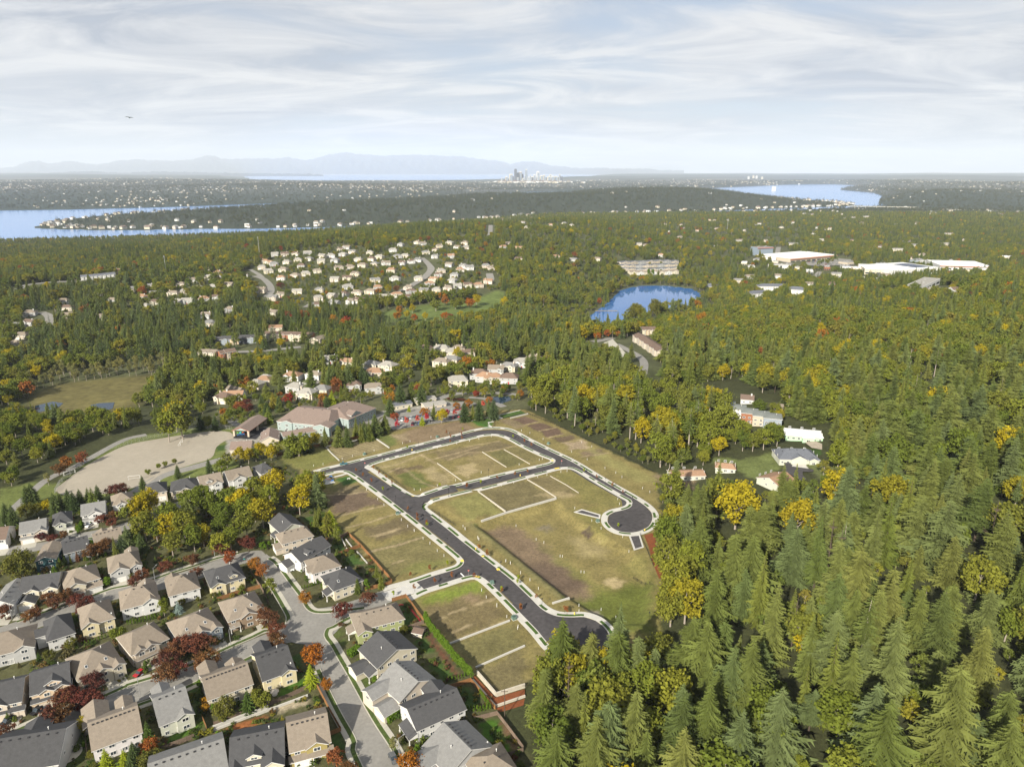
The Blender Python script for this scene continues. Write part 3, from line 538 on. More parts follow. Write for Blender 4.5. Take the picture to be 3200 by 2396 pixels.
M['apron'] = mat('apron', (.42, .41, .385), .9, .08, .3, .2, grain=.08)
sheet('entry_apron', gp(T8([(-30, 950), (365, 815), (470, 915), (100, 1040), (60, 1040)])), .058, M['apron'])
CURB = [  # traced kerb lines; the walk lies to the right of the direction of travel (sign) ; closed?
 ([(985, 1476), (1026, 1465), (1073, 1454), (1135, 1438), (1207, 1420), (1280, 1400), (1352, 1382), (1425, 1363), (1497, 1344), (1545, 1339), (1584, 1343), (1613, 1355), (1651, 1376), (1709, 1405), (1786, 1442), (1864, 1489), (1931, 1528), (1980, 1556), (2016, 1580), (2036, 1602), (2038, 1624), (2026, 1645), (1999, 1659), (1970, 1664), (1936, 1660), (1912, 1648), (1899, 1631), (1902, 1611), (1920, 1600), (1945, 1594), (1968, 1586), (1977, 1574), (1972, 1562), (1951, 1550), (1907, 1525), (1859, 1497), (1815, 1470), (1790, 1460), (1765, 1459), (1735, 1463), (1690, 1475), (1593, 1501), (1497, 1526), (1400, 1550), (1345, 1566), (1322, 1576), (1318, 1590), (1352, 1617), (1402, 1656), (1439, 1687), (1492, 1729), (1545, 1770), (1599, 1813), (1655, 1866), (1695, 1904), (1738, 1924), (1786, 1928), (1825, 1927), (1862, 1939), (1888, 1960), (1903, 1985), (1900, 2012), (1880, 2036)], -1, False),
 ([(1140, 1458), (1171, 1443), (1243, 1423), (1316, 1404), (1388, 1387), (1461, 1369), (1510, 1358), (1545, 1356), (1575, 1361), (1605, 1374), (1640, 1393), (1690, 1417), (1728, 1432), (1736, 1441), (1722, 1451), (1671, 1463), (1593, 1480), (1497, 1503), (1400, 1527), (1340, 1547), (1310, 1556), (1285, 1554), (1262, 1543), (1225, 1520), (1189, 1494), (1157, 1471), (1143, 1464)], 1, True),
 ([(990, 1487), (1026, 1477), (1062, 1470), (1090, 1472), (1117, 1487), (1153, 1513), (1207, 1553), (1264, 1597), (1328, 1648), (1375, 1686), (1418, 1720), (1444, 1743), (1450, 1757), (1441, 1770), (1420, 1780), (1359, 1798), (1301, 1818), (1227, 1839), (1200, 1847)], 1, False),
 ([(1272, 1866), (1322, 1842), (1386, 1822), (1439, 1805), (1475, 1797), (1502, 1801), (1526, 1817), (1559, 1847), (1599, 1887), (1640, 1929), (1676, 1966), (1700, 1995), (1722, 2020), (1760, 2044), (1800, 2053)], 1, False),
]
wk = 0; WALKS = []
for l, sgn, cl in CURB:
    g = gp(l); dz = .006 * wk; wk += 1
    ribbon('kerb', g, 0, sgn * .32, .17 + dz, M['concrete_new'], .3, cl, 1.2)
    o = ribbon('sidewalk', g, sgn * .325, sgn * 3.25, .155 + dz, M['concrete_new'], .3, cl, 1.2)
    # grass strips set into the walk, between the driveways
    p = smooth(g, 1.2, cl); q = random.Random(wk); i = 3
    while i < len(p) - 12:
        n = q.choice([3, 4, 7, 8, 9, 10, 10]); seg = p[i:i + n + 1]
        if len(seg) > 2: ribbon('grass_strip', seg, sgn * .42, sgn * 1.75, .168 + dz, M['turf_new'], raw=True)
        i += n + q.choice([2, 4, 5])
    # slabs of the walk: sawn joints
    nn = normals(p, cl); WALKS.append((p, nn, sgn))
M['joint'] = mat('joint', (.30, .29, .26), .95, .05)
for a_, b_ in ((Z4([(1168, 884), (1212, 874)])), (T8([(900, 716), (945, 760)])), Z4([(1692, 1122), (1715, 1138)]), Z5([(695, 530), (712, 538)])):
    ribbon('stop_line', [G(*a_), G(*b_)], -.3, .3, .075, M['paint'], raw=False)
ribbon('lane_marking', gp(T8([(0, 965), (60, 1035)])), -.5, .5, .066, M['concrete_new']); ribbon('lane_marking', gp(T8([(365, 820), (465, 915)])), -.5, .5, .070, M['concrete_new']); ribbon('lane_marking', gp(T8([(250, 860), (330, 950)])), -.3, .3, .067, M['concrete_new'])
for l in (T8([(912, 560), (925, 585)]), T8([(1070, 757), (1125, 762)]), T8([(1155, 515), (1170, 525)]), T8([(1335, 665), (1350, 685)]), Z4([(1640, 1108), (1600, 1112)]), Z5([(690, 548), (720, 543)]), Z5([(668, 492), (682, 498)])):
    ribbon('ramp_pad', gp(l), -.7, .7, .20, M['yellow'])
# driveway stubs off the upper turnaround
for l in ([(815, 828), (865, 810), (985, 845), (985, 870)], [(1172, 980), (1240, 975), (1265, 1055), (1205, 1075)]):
    g = gp(Z5(l)); sheet('driveway_stub', g, .085, M['apron']); ribbon('driveway_kerb', [*g, g[0]], -.2, .2, .16, M['concrete_new'], .5, step=50)
g = gp(Z5([(835, 828), (868, 816), (975, 848), (975, 862)])); sheet('driveway_stub', g, .097, A)
g = gp(Z5([(1182, 985), (1234, 980), (1255, 1050), (1212, 1064)])); sheet('driveway_stub', g, .097, A)

# ------------------------------------------------------------------ older streets
B = M['asphalt_old']; C = M['concrete_old']
MAINST = [(1226, 2470), (1185, 2394), (1159, 2341), (1119, 2248), (1079, 2168), (1039, 2089), (1000, 2010), (972, 1950), (930, 1890), (893, 1838), (861, 1784), (838, 1750), (805, 1735), (750, 1742), (666, 1768), (586, 1797), (480, 1824), (400, 1838), (319, 1858), (240, 1890), (133, 1927), (0, 1972), (-150, 2020)]
road('old_street', MAINST, 10.4, .034, B)
road('old_street', [(975, 1975), (900, 1982), (825, 2006), (745, 2040), (586, 2110), (427, 2160), (226, 2240), (106, 2288), (0, 2333), (-120, 2385)], 9.8, .038, B)
road('old_street', [(965, 1925), (1040, 1915), (1120, 1893), (1198, 1866), (1240, 1852)], 9.6, .030, B)
road('old_street', [(-120, 1735), (0, 1715), (133, 1697), (239, 1672), (330, 1655), (400, 1636), (470, 1612), (540, 1580), (620, 1556), (700, 1545)], 8.6, .034, B)
disc('old_street', G(975, 1955), 11, .042, B)
road('school_road', Z3([(1760, 1000), (1600, 1032), (1400, 1085), (1220, 1132), (1110, 1188), (1000, 1260)]), 7.5, .034, B)
road('path', Z3([(60, 1400), (120, 1350), (300, 1190), (400, 1130), (560, 1060), (900, 880), (1080, 835)]), 5, .034, B)
road('path', SC([(60, 320), (120, 240), (90, 200), (20, 160)]), 7, .05, B)
SIDE = [  # older kerbs and walks
 ([(1172, 2470), (1112, 2340)] + T6([(1190, 1360), (1150, 1260), (1040, 1070), (960, 920), (880, 760), (820, 620), (760, 500)]) , -1),
 (T6([(1640, 1560), (1540, 1380), (1420, 1200), (1300, 1000), (1180, 780), (1060, 560), (960, 390), (870, 230), (810, 150), (795, 90), (830, 20)]) + T3([(900, 1560), (1000, 1500), (1120, 1440)]), 1),
 (T3([(1270, 1370), (1020, 1400), (760, 1420), (640, 1400), (570, 1340), (520, 1240), (400, 1080), (300, 940), (200, 820), (130, 770)]), 1),
 (T3([(340, 1530), (350, 1460), (290, 1340), (180, 1150), (100, 1030)]), 1),
 (T2([(1300, 710), (1040, 770), (830, 840), (500, 940), (300, 1010), (0, 1080)]) + T1([(1300, 1120), (1080, 1200), (900, 1260), (480, 1400), (200, 1500)]), 1),
 (T6([(330, 170), (240, 200)]) + T5([(1656, 60), (1480, 130), (1200, 250), (700, 480), (380, 580), (0, 690)]) + T4([(1500, 700), (1150, 850), (700, 1010), (300, 1180), (0, 1310)]), 1),
 (T5([(1460, 330), (1150, 470), (600, 720), (200, 860), (0, 930)]) + T4([(1400, 960), (1000, 1120)]), -1),
 (T1([(1440, 440), (1050, 500), (840, 540)]), -1),
]
for l, sgn in SIDE:
    g = gp(l); wk += 1; dz = .005 * wk
    ribbon('old_kerb', g, 0, sgn * .3, .15 + dz, C, .3, False, 1.5); ribbon('verge', g, sgn * .31, sgn * 1.7, .10 + dz, M['turf'], .2, False, 1.5); ribbon('old_sidewalk', g, sgn * 1.71, sgn * 3.3, .14 + dz, C, .25, False, 1.5)
# mid-distance streets, draped
def mstreet(l, w=9, m=None): ribbon('hill_street', [P(*q) for q in l], -w / 2, w / 2, .35, m or B, step=6)
R5 = lambda l: zz(800, 700, 2.458, l); R4 = lambda l: zz(0, 750, 2.212, l); R7 = lambda l: zz(2300, 650, 2.458, l)
for l, w in ((R5([(1180, 480), (1250, 440), (1310, 395), (1345, 345), (1320, 300), (1270, 262)]), 13), (R5([(1040, 540), (1120, 510), (1180, 485)]), 9), (R5([(-10, 400), (60, 425), (105, 470), (115, 520), (80, 560)]), 11), (R5([(1790, 380), (1800, 430), (1770, 450)]), 14), (R5([(380, 640), (430, 610), (440, 600)]), 9),
             (R4([(285, 500), (330, 520), (345, 550), (330, 590)]), 11), (R4([(130, 340), (170, 315), (300, 298), (400, 290), (560, 285)]), 12), (R4([(1730, 205), (1790, 240), (1830, 280), (1870, 320)]), 9), (R4([(1640, 775), (1850, 765), (2080, 740)]), 9), (p6([(700, 1020), (800, 1000), (870, 985)]), 10), (p6([(900, 1040), (1000, 1090), (1090, 1140), (1140, 1200), (1130, 1300)]), 8),
             (R7([(330, 300), (320, 350), (340, 400), (430, 430)]), 12), (R7([(600, 530), (650, 490)]), 12), (zz(1100, 450, 2.011, [(850, 575), (870, 540), (870, 510)]), 12)): mstreet(l, w)
sheet('parking_lot', gp(PK([(205, 492), (90, 420), (140, 372), (480, 325), (700, 290), (770, 330), (745, 410), (500, 445)])), .05, B)
road('parking_lane', PK([(0, 440), (120, 365), (420, 330), (640, 300), (760, 270), (840, 285)]), 9, .065, B)
road('parking_lane', PK([(560, 240), (700, 190), (900, 180), (1050, 185), (1180, 200)]), 10, .07, B)
road('parking_lane', PK([(800, 220), (950, 240), (1080, 300)]), 6, .074, B)
sheet('detention_pond', gp(PK([(960, 225), (1120, 215), (1140, 245), (1060, 275), (970, 250)])), .08, M['marsh'])
# ------------------------------------------------------------------ houses
def roof_prism(mb, x0, x1, y0, y1, z, axis, pitch, ov=.45, hip=0., th=.24, gable_m=None):
    """A pitched roof with thickness over a rectangle at eave height z; material 0 shingles, 1 fascia. Returns the ridge height."""
    sw = axis == 'y'
    if sw: x0, x1, y0, y1 = y0, y1, x0, x1
    a0, a1, b0, b1 = x0 - ov, x1 + ov, y0 - ov, y1 + ov; ze = z - pitch * ov + .10; zr = z + pitch * (y1 - y0) / 2 + .10; ym = (y0 + y1) / 2
    ins = min(hip * (y1 - y0 + 2 * ov) / 2, (a1 - a0) / 2 - .05)
    top = [(a0, b0, ze), (a1, b0, ze), (a1, b1, ze), (a0, b1, ze), (a0 + ins, ym, zr), (a1 - ins, ym, zr)]
    bot = [(x, y, q - th) for x, y, q in top]
    v = top + bot
    if sw: v = [(y, x, q) for x, y, q in v]
    fl = lambda f: tuple(reversed(f)) if sw else f
    F0 = [fl((0, 1, 5, 4)), fl((2, 3, 4, 5))]; F1 = [fl((1, 0, 6, 7)), fl((3, 2, 8, 9)), fl((7, 6, 10, 11)), fl((9, 8, 11, 10))]
    if ins > .01:
        F0 += [fl((1, 2, 5)), fl((3, 0, 4))]; F1 += [fl((2, 1, 7, 8)), fl((0, 3, 9, 6)), fl((8, 7, 11)), fl((6, 9, 10))]
    else: F1 += [fl((5, 1, 7, 11)), fl((2, 5, 11, 8)), fl((0, 4, 10, 6)), fl((4, 3, 9, 10))]
    mb.add(v, F0, 0); n = len(mb.v) - 12; mb.f += [tuple(i + n for i in q) for q in F1]; mb.m += [1] * len(F1)
    return zr
def gable_box(mb, x0, x1, y0, y1, z0, z, axis, pitch, m=0):
    """Walls of a rectangle with gable ends up to the ridge."""
    e = -.06
    if axis == 'x':
        ym = (y0 + y1) / 2; zr = z + pitch * (y1 - y0) / 2 + e
        v = [(x0, y0, z0), (x1, y0, z0), (x1, y1, z0), (x0, y1, z0), (x0, y0, z), (x1, y0, z), (x1, y1, z), (x0, y1, z), (x0, ym, zr), (x1, ym, zr)]
        f = [(0, 1, 5, 4), (2, 3, 7, 6), (1, 2, 6, 9, 5), (3, 0, 4, 8, 7)]
    else:
        xm = (x0 + x1) / 2; zr = z + pitch * (x1 - x0) / 2 + e
        v = [(x0, y0, z0), (x1, y0, z0), (x1, y1, z0), (x0, y1, z0), (x0, y0, z), (x1, y0, z), (x1, y1, z), (x0, y1, z), (xm, y0, zr), (xm, y1, zr)]
        f = [(0, 1, 5, 8, 4), (2, 3, 7, 9, 6), (1, 2, 6, 5), (3, 0, 4, 7)]
    mb.add(v, f, m)
def win_mesh():
    b = MB(); t = .09
    for x0, x1, z0, z1 in ((-.5, .5, -.5, -.5 + t), (-.5, .5, .5 - t, .5), (-.5, -.5 + t, -.5 + t, .5 - t), (.5 - t, .5, -.5 + t, .5 - t), (-.03, .03, -.5 + t, .5 - t)): b.box(x0, x1, -.07, .02, z0, z1)
    p = MB(); p.add([(-.46, -.03, -.46), (.46, -.03, -.46), (.46, -.03, .46), (-.46, -.03, .46)], [(0, 1, 2, 3)])
    return b.mesh('window', M['white']), p.mesh('pane', M['glass'])
WINF, WINP = win_mesh()
def gar_mesh():
    b = MB(); b.box(-.5, .5, -.05, .05, 0, 1, 0)
    for i in range(4):
        for j in range(4): b.box(-.46 + j * .235, -.46 + j * .235 + .21, -.075, -.05, .03 + i * .245, .03 + i * .245 + .2, 0)
    return b
GAR = {k: gar_mesh().mesh('garage_door', m) for k, m in dict(white=M['white'], cream=WALL['cream'], beige=WALL['beige']).items()}
b = MB(); b.box(-.5, .5, -.06, .05, 0, 1); b.box(.3, .38, -.12, -.06, .45, .5); DOOR = b.mesh('front_door', M['red']); DOORB = b.mesh('front_door', WALL['brown'])
b = MB(); b.box(-.26, .26, -.2, .2, 0, .22); b.box(-.3, .3, -.24, .24, .22, .28); VENT = b.mesh('roof_vent', M['dark'])
b = MB(); b.tube((0, 0, -.2), (0, 0, .75), .11, .11, 8); b.tube((0, 0, .75), (0, 0, .9), .2, .2, 8); FLUE = b.mesh('flue_pipe', M['white'])
b = MB(); b.box(-.5, .5, -.4, .4, -2.2, 1.4); b.box(-.6, .6, -.5, .5, 1.4, 1.55); b.tube((0, 0, 1.55), (0, 0, 1.9), .2, .2, 8); CHIM = b.mesh('chimney', WALL['white']); CHIMB = b.mesh('chimney', WALL['beige'])
b = MB(); b.box(-.45, .45, -.6, .6, 0, .12, 0); b.box(-.36, .36, -.5, .5, .12, .14, 1); SKYL_ = b.mesh('skylight', M['white'], M['glass'])
b = MB(); b.lathe([(0, .0), (.22, .05), (.36, .16)], 10); b.tube((0, 0, -.5), (0, 0, 0), .03, .03, 5); DISH = b.mesh('satellite_dish', M['white'])
def window(par, x, y, z, w, h, rz=0., proto=(WINF, WINP)):
    o = ob('window', WINF, par, (x, y, z), rz, (w, 1, h)); ob('pane', WINP, o); return o
RECT = []
HOUSES = []                                                   # footprints, kept clear of trees
def house(spot, yaw, Wd, D, label, roof='tan', wall='cream', face='B', axis='x', hip=0., E=5.6, pitch=.55, wings=(), vents=0, lite=False, gar=None, cat='house', group=None,
          name='house', chim=False, floors=2, sky=0, dish=False, base=None, rooms=None, drive=True, garcol='white', doorw=4.9):
    x0, x1 = -Wd / 2, Wd / 2
    gz0 = float(T(spot[0], spot[1])) if base is None else base
    root = thing(name, label, cat, (spot[0], spot[1], gz0), yaw, group)
    wm, rm = WALL[wall], ROOF[roof]; wb = MB(); rb = MB(); zb = -1.2 if lite else -.6
    if hip >= .99: wb.box(x0, x1, 0, D, zb, E)
    else:
        if hip > 0: wb.box(x0, x1, 0, D, zb, E)
        else: gable_box(wb, x0, x1, 0, D, zb, E, axis, pitch)
    roof_prism(rb, x0, x1, 0, D, E, axis, pitch, .45, hip)
    span = D if axis == 'x' else Wd; ridge = E + pitch * span / 2
    def slope_z(x, y):                                        # height of the main roof above a point
        h = E + pitch * min(y, D - y) if axis == 'x' else E + pitch * min(x - x0, x1 - x)
        if hip: h = min(h, E + pitch / max(hip, .3) * (min(x - x0, x1 - x) if axis == 'x' else min(y, D - y)))
        return h + .12
    taken = []; f2 = []
    for wg in wings:
        k, xc, w, pr = wg[:4]; cx = xc * Wd
        if k == 2:                                            # two-storey gabled bay on the near side
            bk = min(w / 2 + .3, D * .6); gable_box(wb, cx - w / 2, cx + w / 2, -pr, .5, zb, E - .02, 'y', pitch); roof_prism(rb, cx - w / 2, cx + w / 2, -pr, bk, E + .015, 'y', pitch, .4)
            f2.append((cx, w, pr)); taken.append((cx - w / 2, cx + w / 2))
        elif k == 1:                                          # one-storey gabled garage
            gable_box(wb, cx - w / 2, cx + w / 2, -pr, .3, zb, 2.9, 'y', pitch); roof_prism(rb, cx - w / 2, cx + w / 2, -pr, .2, 2.9, 'y', pitch, .4)
            ob('garage_door', GAR[garcol], root, (cx, -pr - .02, 0), 0, (min(w - 1, doorw), 1, 2.3)); taken.append((cx - w / 2, cx + w / 2))
        elif k == 's':                                        # lean-to roof over porch or garage
            n = len(rb.v); y = -pr
            rb.add([(cx - w / 2, y, 2.75), (cx + w / 2, y, 2.75), (cx + w / 2, .1, 2.75 + pr * .42), (cx - w / 2, .1, 2.75 + pr * .42), (cx - w / 2, y, 2.55), (cx + w / 2, y, 2.55), (cx + w / 2, .1, 2.5), (cx - w / 2, .1, 2.5)], [(0, 1, 2, 3)], 0)
            rb.f += [tuple(i + n for i in q) for q in ((1, 0, 4, 5), (2, 1, 5, 6), (0, 3, 7, 4), (4, 7, 6, 5))]; rb.m += [1] * 4
            if len(wg) > 4: wb.box(cx - w / 2 + .3, cx + w / 2 - .3, y + .35, .2, zb, 2.53)
            else:
                for px_ in (cx - w / 2 + .3, cx + w / 2 - .3): ob('porch_post', PORCH, root, (px_, y + .3, 0))
        elif k == 'b':                                        # wing at the far side
            gable_box(wb, cx - w / 2, cx + w / 2, D - .4, D + pr, zb, E - .02, 'y', pitch); roof_prism(rb, cx - w / 2, cx + w / 2, D - min(w / 2 + .3, D * .6), D + pr, E + .015, 'y', pitch, .4)
        elif k == 'd':                                        # dormer gable standing on the near roof slope
            y0 = .8; z0 = E + pitch * y0 - .3; zt = z0 + 1.5; gable_box(wb, cx - w / 2, cx + w / 2, y0, y0 + 2.4, z0, zt, 'y', .5); roof_prism(rb, cx - w / 2, cx + w / 2, y0, y0 + 3.2 + w * .3, zt, 'y', .5, .3)
            window(root, cx, y0 - .01, z0 + .95, w * .5, .8)
        elif k == 'l':                                        # one-storey wing on the left end (street side): xc = depth position
            yc = xc * D; gable_box(wb, x0 - pr, x0 + .3, yc - w / 2, yc + w / 2, zb, 2.9, 'x', pitch); roof_prism(rb, x0 - pr, x0 + .2, yc - w / 2, yc + w / 2, 2.9, 'x', pitch, .4)
            ob('garage_door', GAR[garcol], root, (x0 - pr - .02, yc, 0), -math.pi / 2, (min(w - 1, 4.9), 1, 2.3))
        elif k == 'L':                                        # two-storey wing on the left end
            yc = xc * D; gable_box(wb, x0 - pr, x0 + .3, yc - w / 2, yc + w / 2, zb, E - .02, 'x', pitch); roof_prism(rb, x0 - pr, x0 + min(w / 2 + .3, Wd / 2), yc - w / 2, yc + w / 2, E + .015, 'x', pitch, .4)
            window(root, x0 - pr - .01, yc, 4.2, 1.6, 1.3, -math.pi / 2)
        elif k == 'p':                                        # lean-to along the left end
            yc = xc * D; n = len(rb.v); q0, q1 = yc - w / 2, yc + w / 2
            rb.add([(x0 - pr, q1, 2.75), (x0 - pr, q0, 2.75), (x0 + .1, q0, 2.75 + pr * .42), (x0 + .1, q1, 2.75 + pr * .42), (x0 - pr, q1, 2.55), (x0 - pr, q0, 2.55), (x0 + .1, q0, 2.5), (x0 + .1, q1, 2.5)], [(0, 1, 2, 3)], 0)
            rb.f += [tuple(i + n for i in q) for q in ((1, 0, 4, 5), (2, 1, 5, 6), (0, 3, 7, 4), (4, 7, 6, 5))]; rb.m += [1] * 4
            for py_ in (q0 + .3, q1 - .3): ob('porch_post', PORCH, root, (x0 - pr + .3, py_, 0))
    ob('wall', wb.mesh('wall', wm), root); ro = ob('roof', rb.mesh('roof', rm, M['white']), root)
    free = lambda x, hw=.9: all(not (a - hw < x < b + hw) for a, b in taken)
    nw = rooms or max(2, int(Wd / (4.2 if lite else 3.0)))
    gx = None
    if face == 'F' and gar is not None and not any(w[0] == 1 for w in wings):
        gx = gar * Wd; ob('garage_door', GAR[garcol], root, (gx, -.03 - max([p for c, w, p in f2 if abs(c - gx) < w / 2] or [0]) - max([w[3] - .35 for w in wings if w[0] == 's' and len(w) > 4 and abs(w[1] * Wd - gx) < w[2] / 2] or [0]), 0), 0, (doorw, 1, 2.3))
    for fl in range(floors):
        zc = 1.45 + fl * 2.75
        for i in range(nw):
            x = x0 + Wd * (i + .5) / nw
            if not free(x): continue
            if fl == 0 and face == 'F':
                if gx is not None and abs(x - gx) < doorw / 2 + .9: continue
                if lite and i % 2: continue
            if fl == 0 and any(w[0] == 's' and len(w) > 4 and abs(w[1] * Wd - x) < w[2] / 2 + .8 for w in wings): continue
            window(root, x, -.01, zc, 1.7 if (i + fl) % 3 else 1.2, 1.25 if fl else 1.35)
    for c, w, pr in f2:
        for fl in range(floors):
            if fl == 0 and (gx is not None and abs(c - gx) < w / 2): continue
            window(root, c, -pr - .01, 1.45 + fl * 2.75, min(2.2, w * .42), 1.3)
    if face == 'F':
        dx = (gx if gx is not None else 0) + (doorw / 2 + 1.4) * (-1 if (gx or 0) > 0 else 1)
        if abs(dx) < Wd / 2 - .6 and free(dx, .3): ob('front_door', DOOR if rnd.random() < .4 else DOORB, root, (dx, -.03, 0), 0, (1.0, 1, 2.1))
    if not lite:
        if face == 'B': ob('patio_door', WINF, root, (x0 + Wd * .6, -.01, 1.12), 0, (2.2, 1, 2.1)); ob('pane', WINP, root.children[-1])
        for sx, rz in ((x0, -math.pi / 2), (x1, math.pi / 2)):
            for yy, zc in ((D * .3, 4.2), (D * .7, 4.2), (D * .6, 1.5)): window(root, sx + (-.01 if sx < 0 else .01), yy, zc, 1.0, 1.2, rz)
        for i in range(3): window(root, x0 + Wd * (i + .5) / 3, D + .01, 4.2, 1.5, 1.25, math.pi)
        for i in range(vents):
            t = (i + .8) / (vents + .6)
            if axis == 'x': x, y = x0 + Wd * t, D / 2 - 1.0
            else: x, y = x1 - Wd / 2 + 1.0, D * t
            ob('roof_vent', VENT, root, (x, y, slope_z(x, y) - .03))
        x, y = (Wd * .22, D * .62) if axis == 'x' else (-Wd * .2, D * .4); ob('flue_pipe', FLUE, root, (x, y, slope_z(x, y)))
        for i in range(sky):
            x, y = x0 + Wd * (.25 + .45 * i), D * .2; o = ob('skylight', SKYL_, root, (x, y, slope_z(x, y) - .02)); o.rotation_euler[0] = math.atan(pitch) if axis == 'x' else 0
        if dish: ob('satellite_dish', DISH, root, (x1 - .8, D * .12, slope_z(x1 - .8, D * .12) + .35)).rotation_euler = (R(50), 0, R(30))
    if chim: x = x0 + Wd * (.18 if rnd.random() < .5 else .82); ob('chimney', CHIM if wall in ('white', 'grey', 'blue') else CHIMB, root, (x, D * .45, ridge - .6))
    RECT.append((spot[0], spot[1], yaw, Wd, D)); c_, s_ = math.cos(yaw), math.sin(yaw); HOUSES.append((spot[0] - s_ * D / 2, spot[1] + c_ * D / 2, math.hypot(Wd, D) / 2))
    if drive and face == 'F' and not lite:
        g_ = [(w[1] * Wd, w[3]) for w in wings if w[0] == 1] or [(gx or 0, 0)]
        X, Y = g_[0]; hw = doorw / 2 + .6; q = [(X - hw, -Y - .05), (X + hw, -Y - .05), (X + hw, -Y - 6.5), (X - hw, -Y - 6.5)]
        sheet('driveway', [(spot[0] + c_ * a - s_ * b_, spot[1] + s_ * a + c_ * b_) for a, b_ in q], .045 + .001 * (len(HOUSES) % 9), M['concrete_old'])
    return root
b = MB(); b.box(-.12, .12, -.12, .12, 0, 2.6); b.box(-.2, .2, -.2, .2, 0, .7); PORCH = b.mesh('porch_post', M['white'])
def fh(L, Rr, D, label, E=5.2, **kw):
    D = D * 1.15
    """House given by the two ends of its near eave in the photograph."""
    a = np.array(gz(*L, 100 + E)); b_ = np.array(gz(*Rr, 100 + E)); d = b_ - a; ln = np.linalg.norm(d); yaw = math.atan2(d[1], d[0]); n = np.array([-d[1], d[0]]) / ln
    return house(tuple((a + b_) / 2 + n * .45), yaw, ln - .9, D, label, E=E, **kw)
H = fh; ga = 'houses of the older street grid'
H((-40, 1683), (16, 1676), 11, 'brown-roofed white house cut off by the frame beside a pale conifer', roof='brown', wall='white', face='F', gar=.2, group=ga)
H((56, 1662), (143, 1646), 10.5, 'grey-roofed cream house with one gable behind a small plum tree', roof='grey', wall='beige', face='F', gar=-.2, wings=((2, .33, 5, 1.2), ('s', -.2, 7, 1.5, 1)), group=ga)
H((161, 1634), (226, 1620), 11, 'charcoal-roofed sage house with hipped roof and small porch gable', roof='char', wall='sage', face='F', gar=.28, axis='x', hip=.9, wings=((2, -.12, 4.5, 1.4), ('s', .3, 5.5, 1.6, 1)), group=ga)
H((250, 1605), (329, 1591), 10.5, 'grey-roofed house with brown gable, red shutters and white garage', roof='grey', wall='white', face='F', gar=-.12, wings=((2, .08, 6, .9), ('s', -.1, 8, 1.6, 1)), group=ga)
H((348, 1574), (420, 1559), 11, 'tan-roofed white house half hidden by a golden maple', roof='tan', wall='white', face='F', gar=.3, hip=.8, wings=((2, -.1, 4, 1),), group=ga)
H((452, 1540), (522, 1528), 11, 'small charcoal-roofed house between golden maples below the playfield', roof='char', wall='beige', face='F', gar=.2, hip=.7, group=ga)
H((530, 1532), (620, 1518), 11.5, 'charcoal-roofed tan house with a car outside below the school road', roof='char', wall='tan', face='F', gar=.3, hip=.8, wings=((2, .05, 5, 1),), group=ga)
H((626, 1517), (699, 1501), 11, 'tan-roofed white house with two blue-grey garage doors', roof='tan', wall='white', face='F', gar=-.1, axis='x', wings=((2, .22, 5, 1), ('d', -.1, 3, 0)), group=ga)
H((712, 1500), (790, 1482), 11, 'tan-roofed white house with wide gable beside greenbelt maples', roof='tan', wall='white', face='F', gar=.3, wings=((2, -.05, 7, 1),), group=ga)
H((815, 1480), (862, 1467), 11, 'charcoal-roofed house with arched entry close to the wooden fence', roof='char', wall='grey', face='F', gar=.2, hip=.6, wings=((2, -.1, 4, 1.2),), group=ga)
H((104, 1748), (174, 1737), 13, 'teal house with tan gable roof beside a big olive tree', roof='tan', wall='teal', axis='y', pitch=.42, group=ga)
H((197, 1724), (281, 1702), 10.5, 'blue-grey house with long charcoal roof behind a row of young conifers', roof='char', wall='blue', wings=(('b', -.2, 5, 2),), vents=5, dish=True, group=ga)
H((295, 1700), (385, 1676), 10.5, 'long tan-roofed house beside purple plum trees and cedars', roof='tan', wall='cream', wings=(('b', -.1, 5, 2), ('b', .3, 4.5, 2)), vents=6, group=ga)
H((-42, 1890), (41, 1880), 14, 'grey-roofed white house at the frame edge with ridge towards the street', roof='grey', wall='white', face='F', axis='y', gar=.1, vents=4, group=ga)
H((53, 1846), (178, 1828), 11, 'charcoal-roofed cream house with two gables and low garage wing', roof='char', wall='cream', face='F', wings=((2, -.14, 4.5, .8), (2, .34, 5, .8), (1, -.24, 6.5, 6)), group=ga)
H((197, 1832), (314, 1798), 12, 'broad tan-roofed cream house with hooded windows and two cars', roof='tan', wall='cream', face='F', gar=.33, hip=.85, wings=((2, -.2, 7, 2.2), ('s', .3, 6.5, 2.6, 1), ('s', -.2, 6, 3.6)), group=ga)
H((337, 1784), (441, 1758), 12, 'tan-roofed grey house with stone tower and white garage', roof='tan', wall='grey', face='F', gar=-.2, hip=.5, wings=((2, -.16, 7, 1.6), (2, .36, 4.2, .9), ('b', .3, 5, 3)), garcol='white', group=ga)
H((-95, 2062), (103, 2012), 13, 'grey-sided house with tan and dark hipped roof at the frame edge', roof='tan', wall='grey', hip=1., wings=((2, .36, 6, .5),), group=ga)
H((143, 1998), (236, 1968), 13, 'white-sided house with steep charcoal hipped roof and side wing', roof='char', wall='white', hip=.95, pitch=.66, wings=(('L', .5, 5, 3.2),), group=ga)
H((252, 1956), (360, 1922), 13, 'yellow house with tan hipped roof and a red deck', roof='tan', wall='yellow', hip=.8, wings=((2, -.26, 5.5, .9),), dish=True, pitch=.62, group=ga)
H((375, 1901), (498, 1868), 12.5, 'long white house with tan roof above a clipped cedar hedge', roof='tan', wall='white', hip=.7, wings=((2, .3, 6, .5), ('b', .25, 6, 2)), vents=4, pitch=.6, group=ga)
H((525, 1859), (627, 1831), 12, 'white house with tan hipped roof beside a blue spruce', roof='tan', wall='white', hip=.95, wings=(('b', -.25, 5, 1.5),), vents=5, pitch=.6, group=ga)
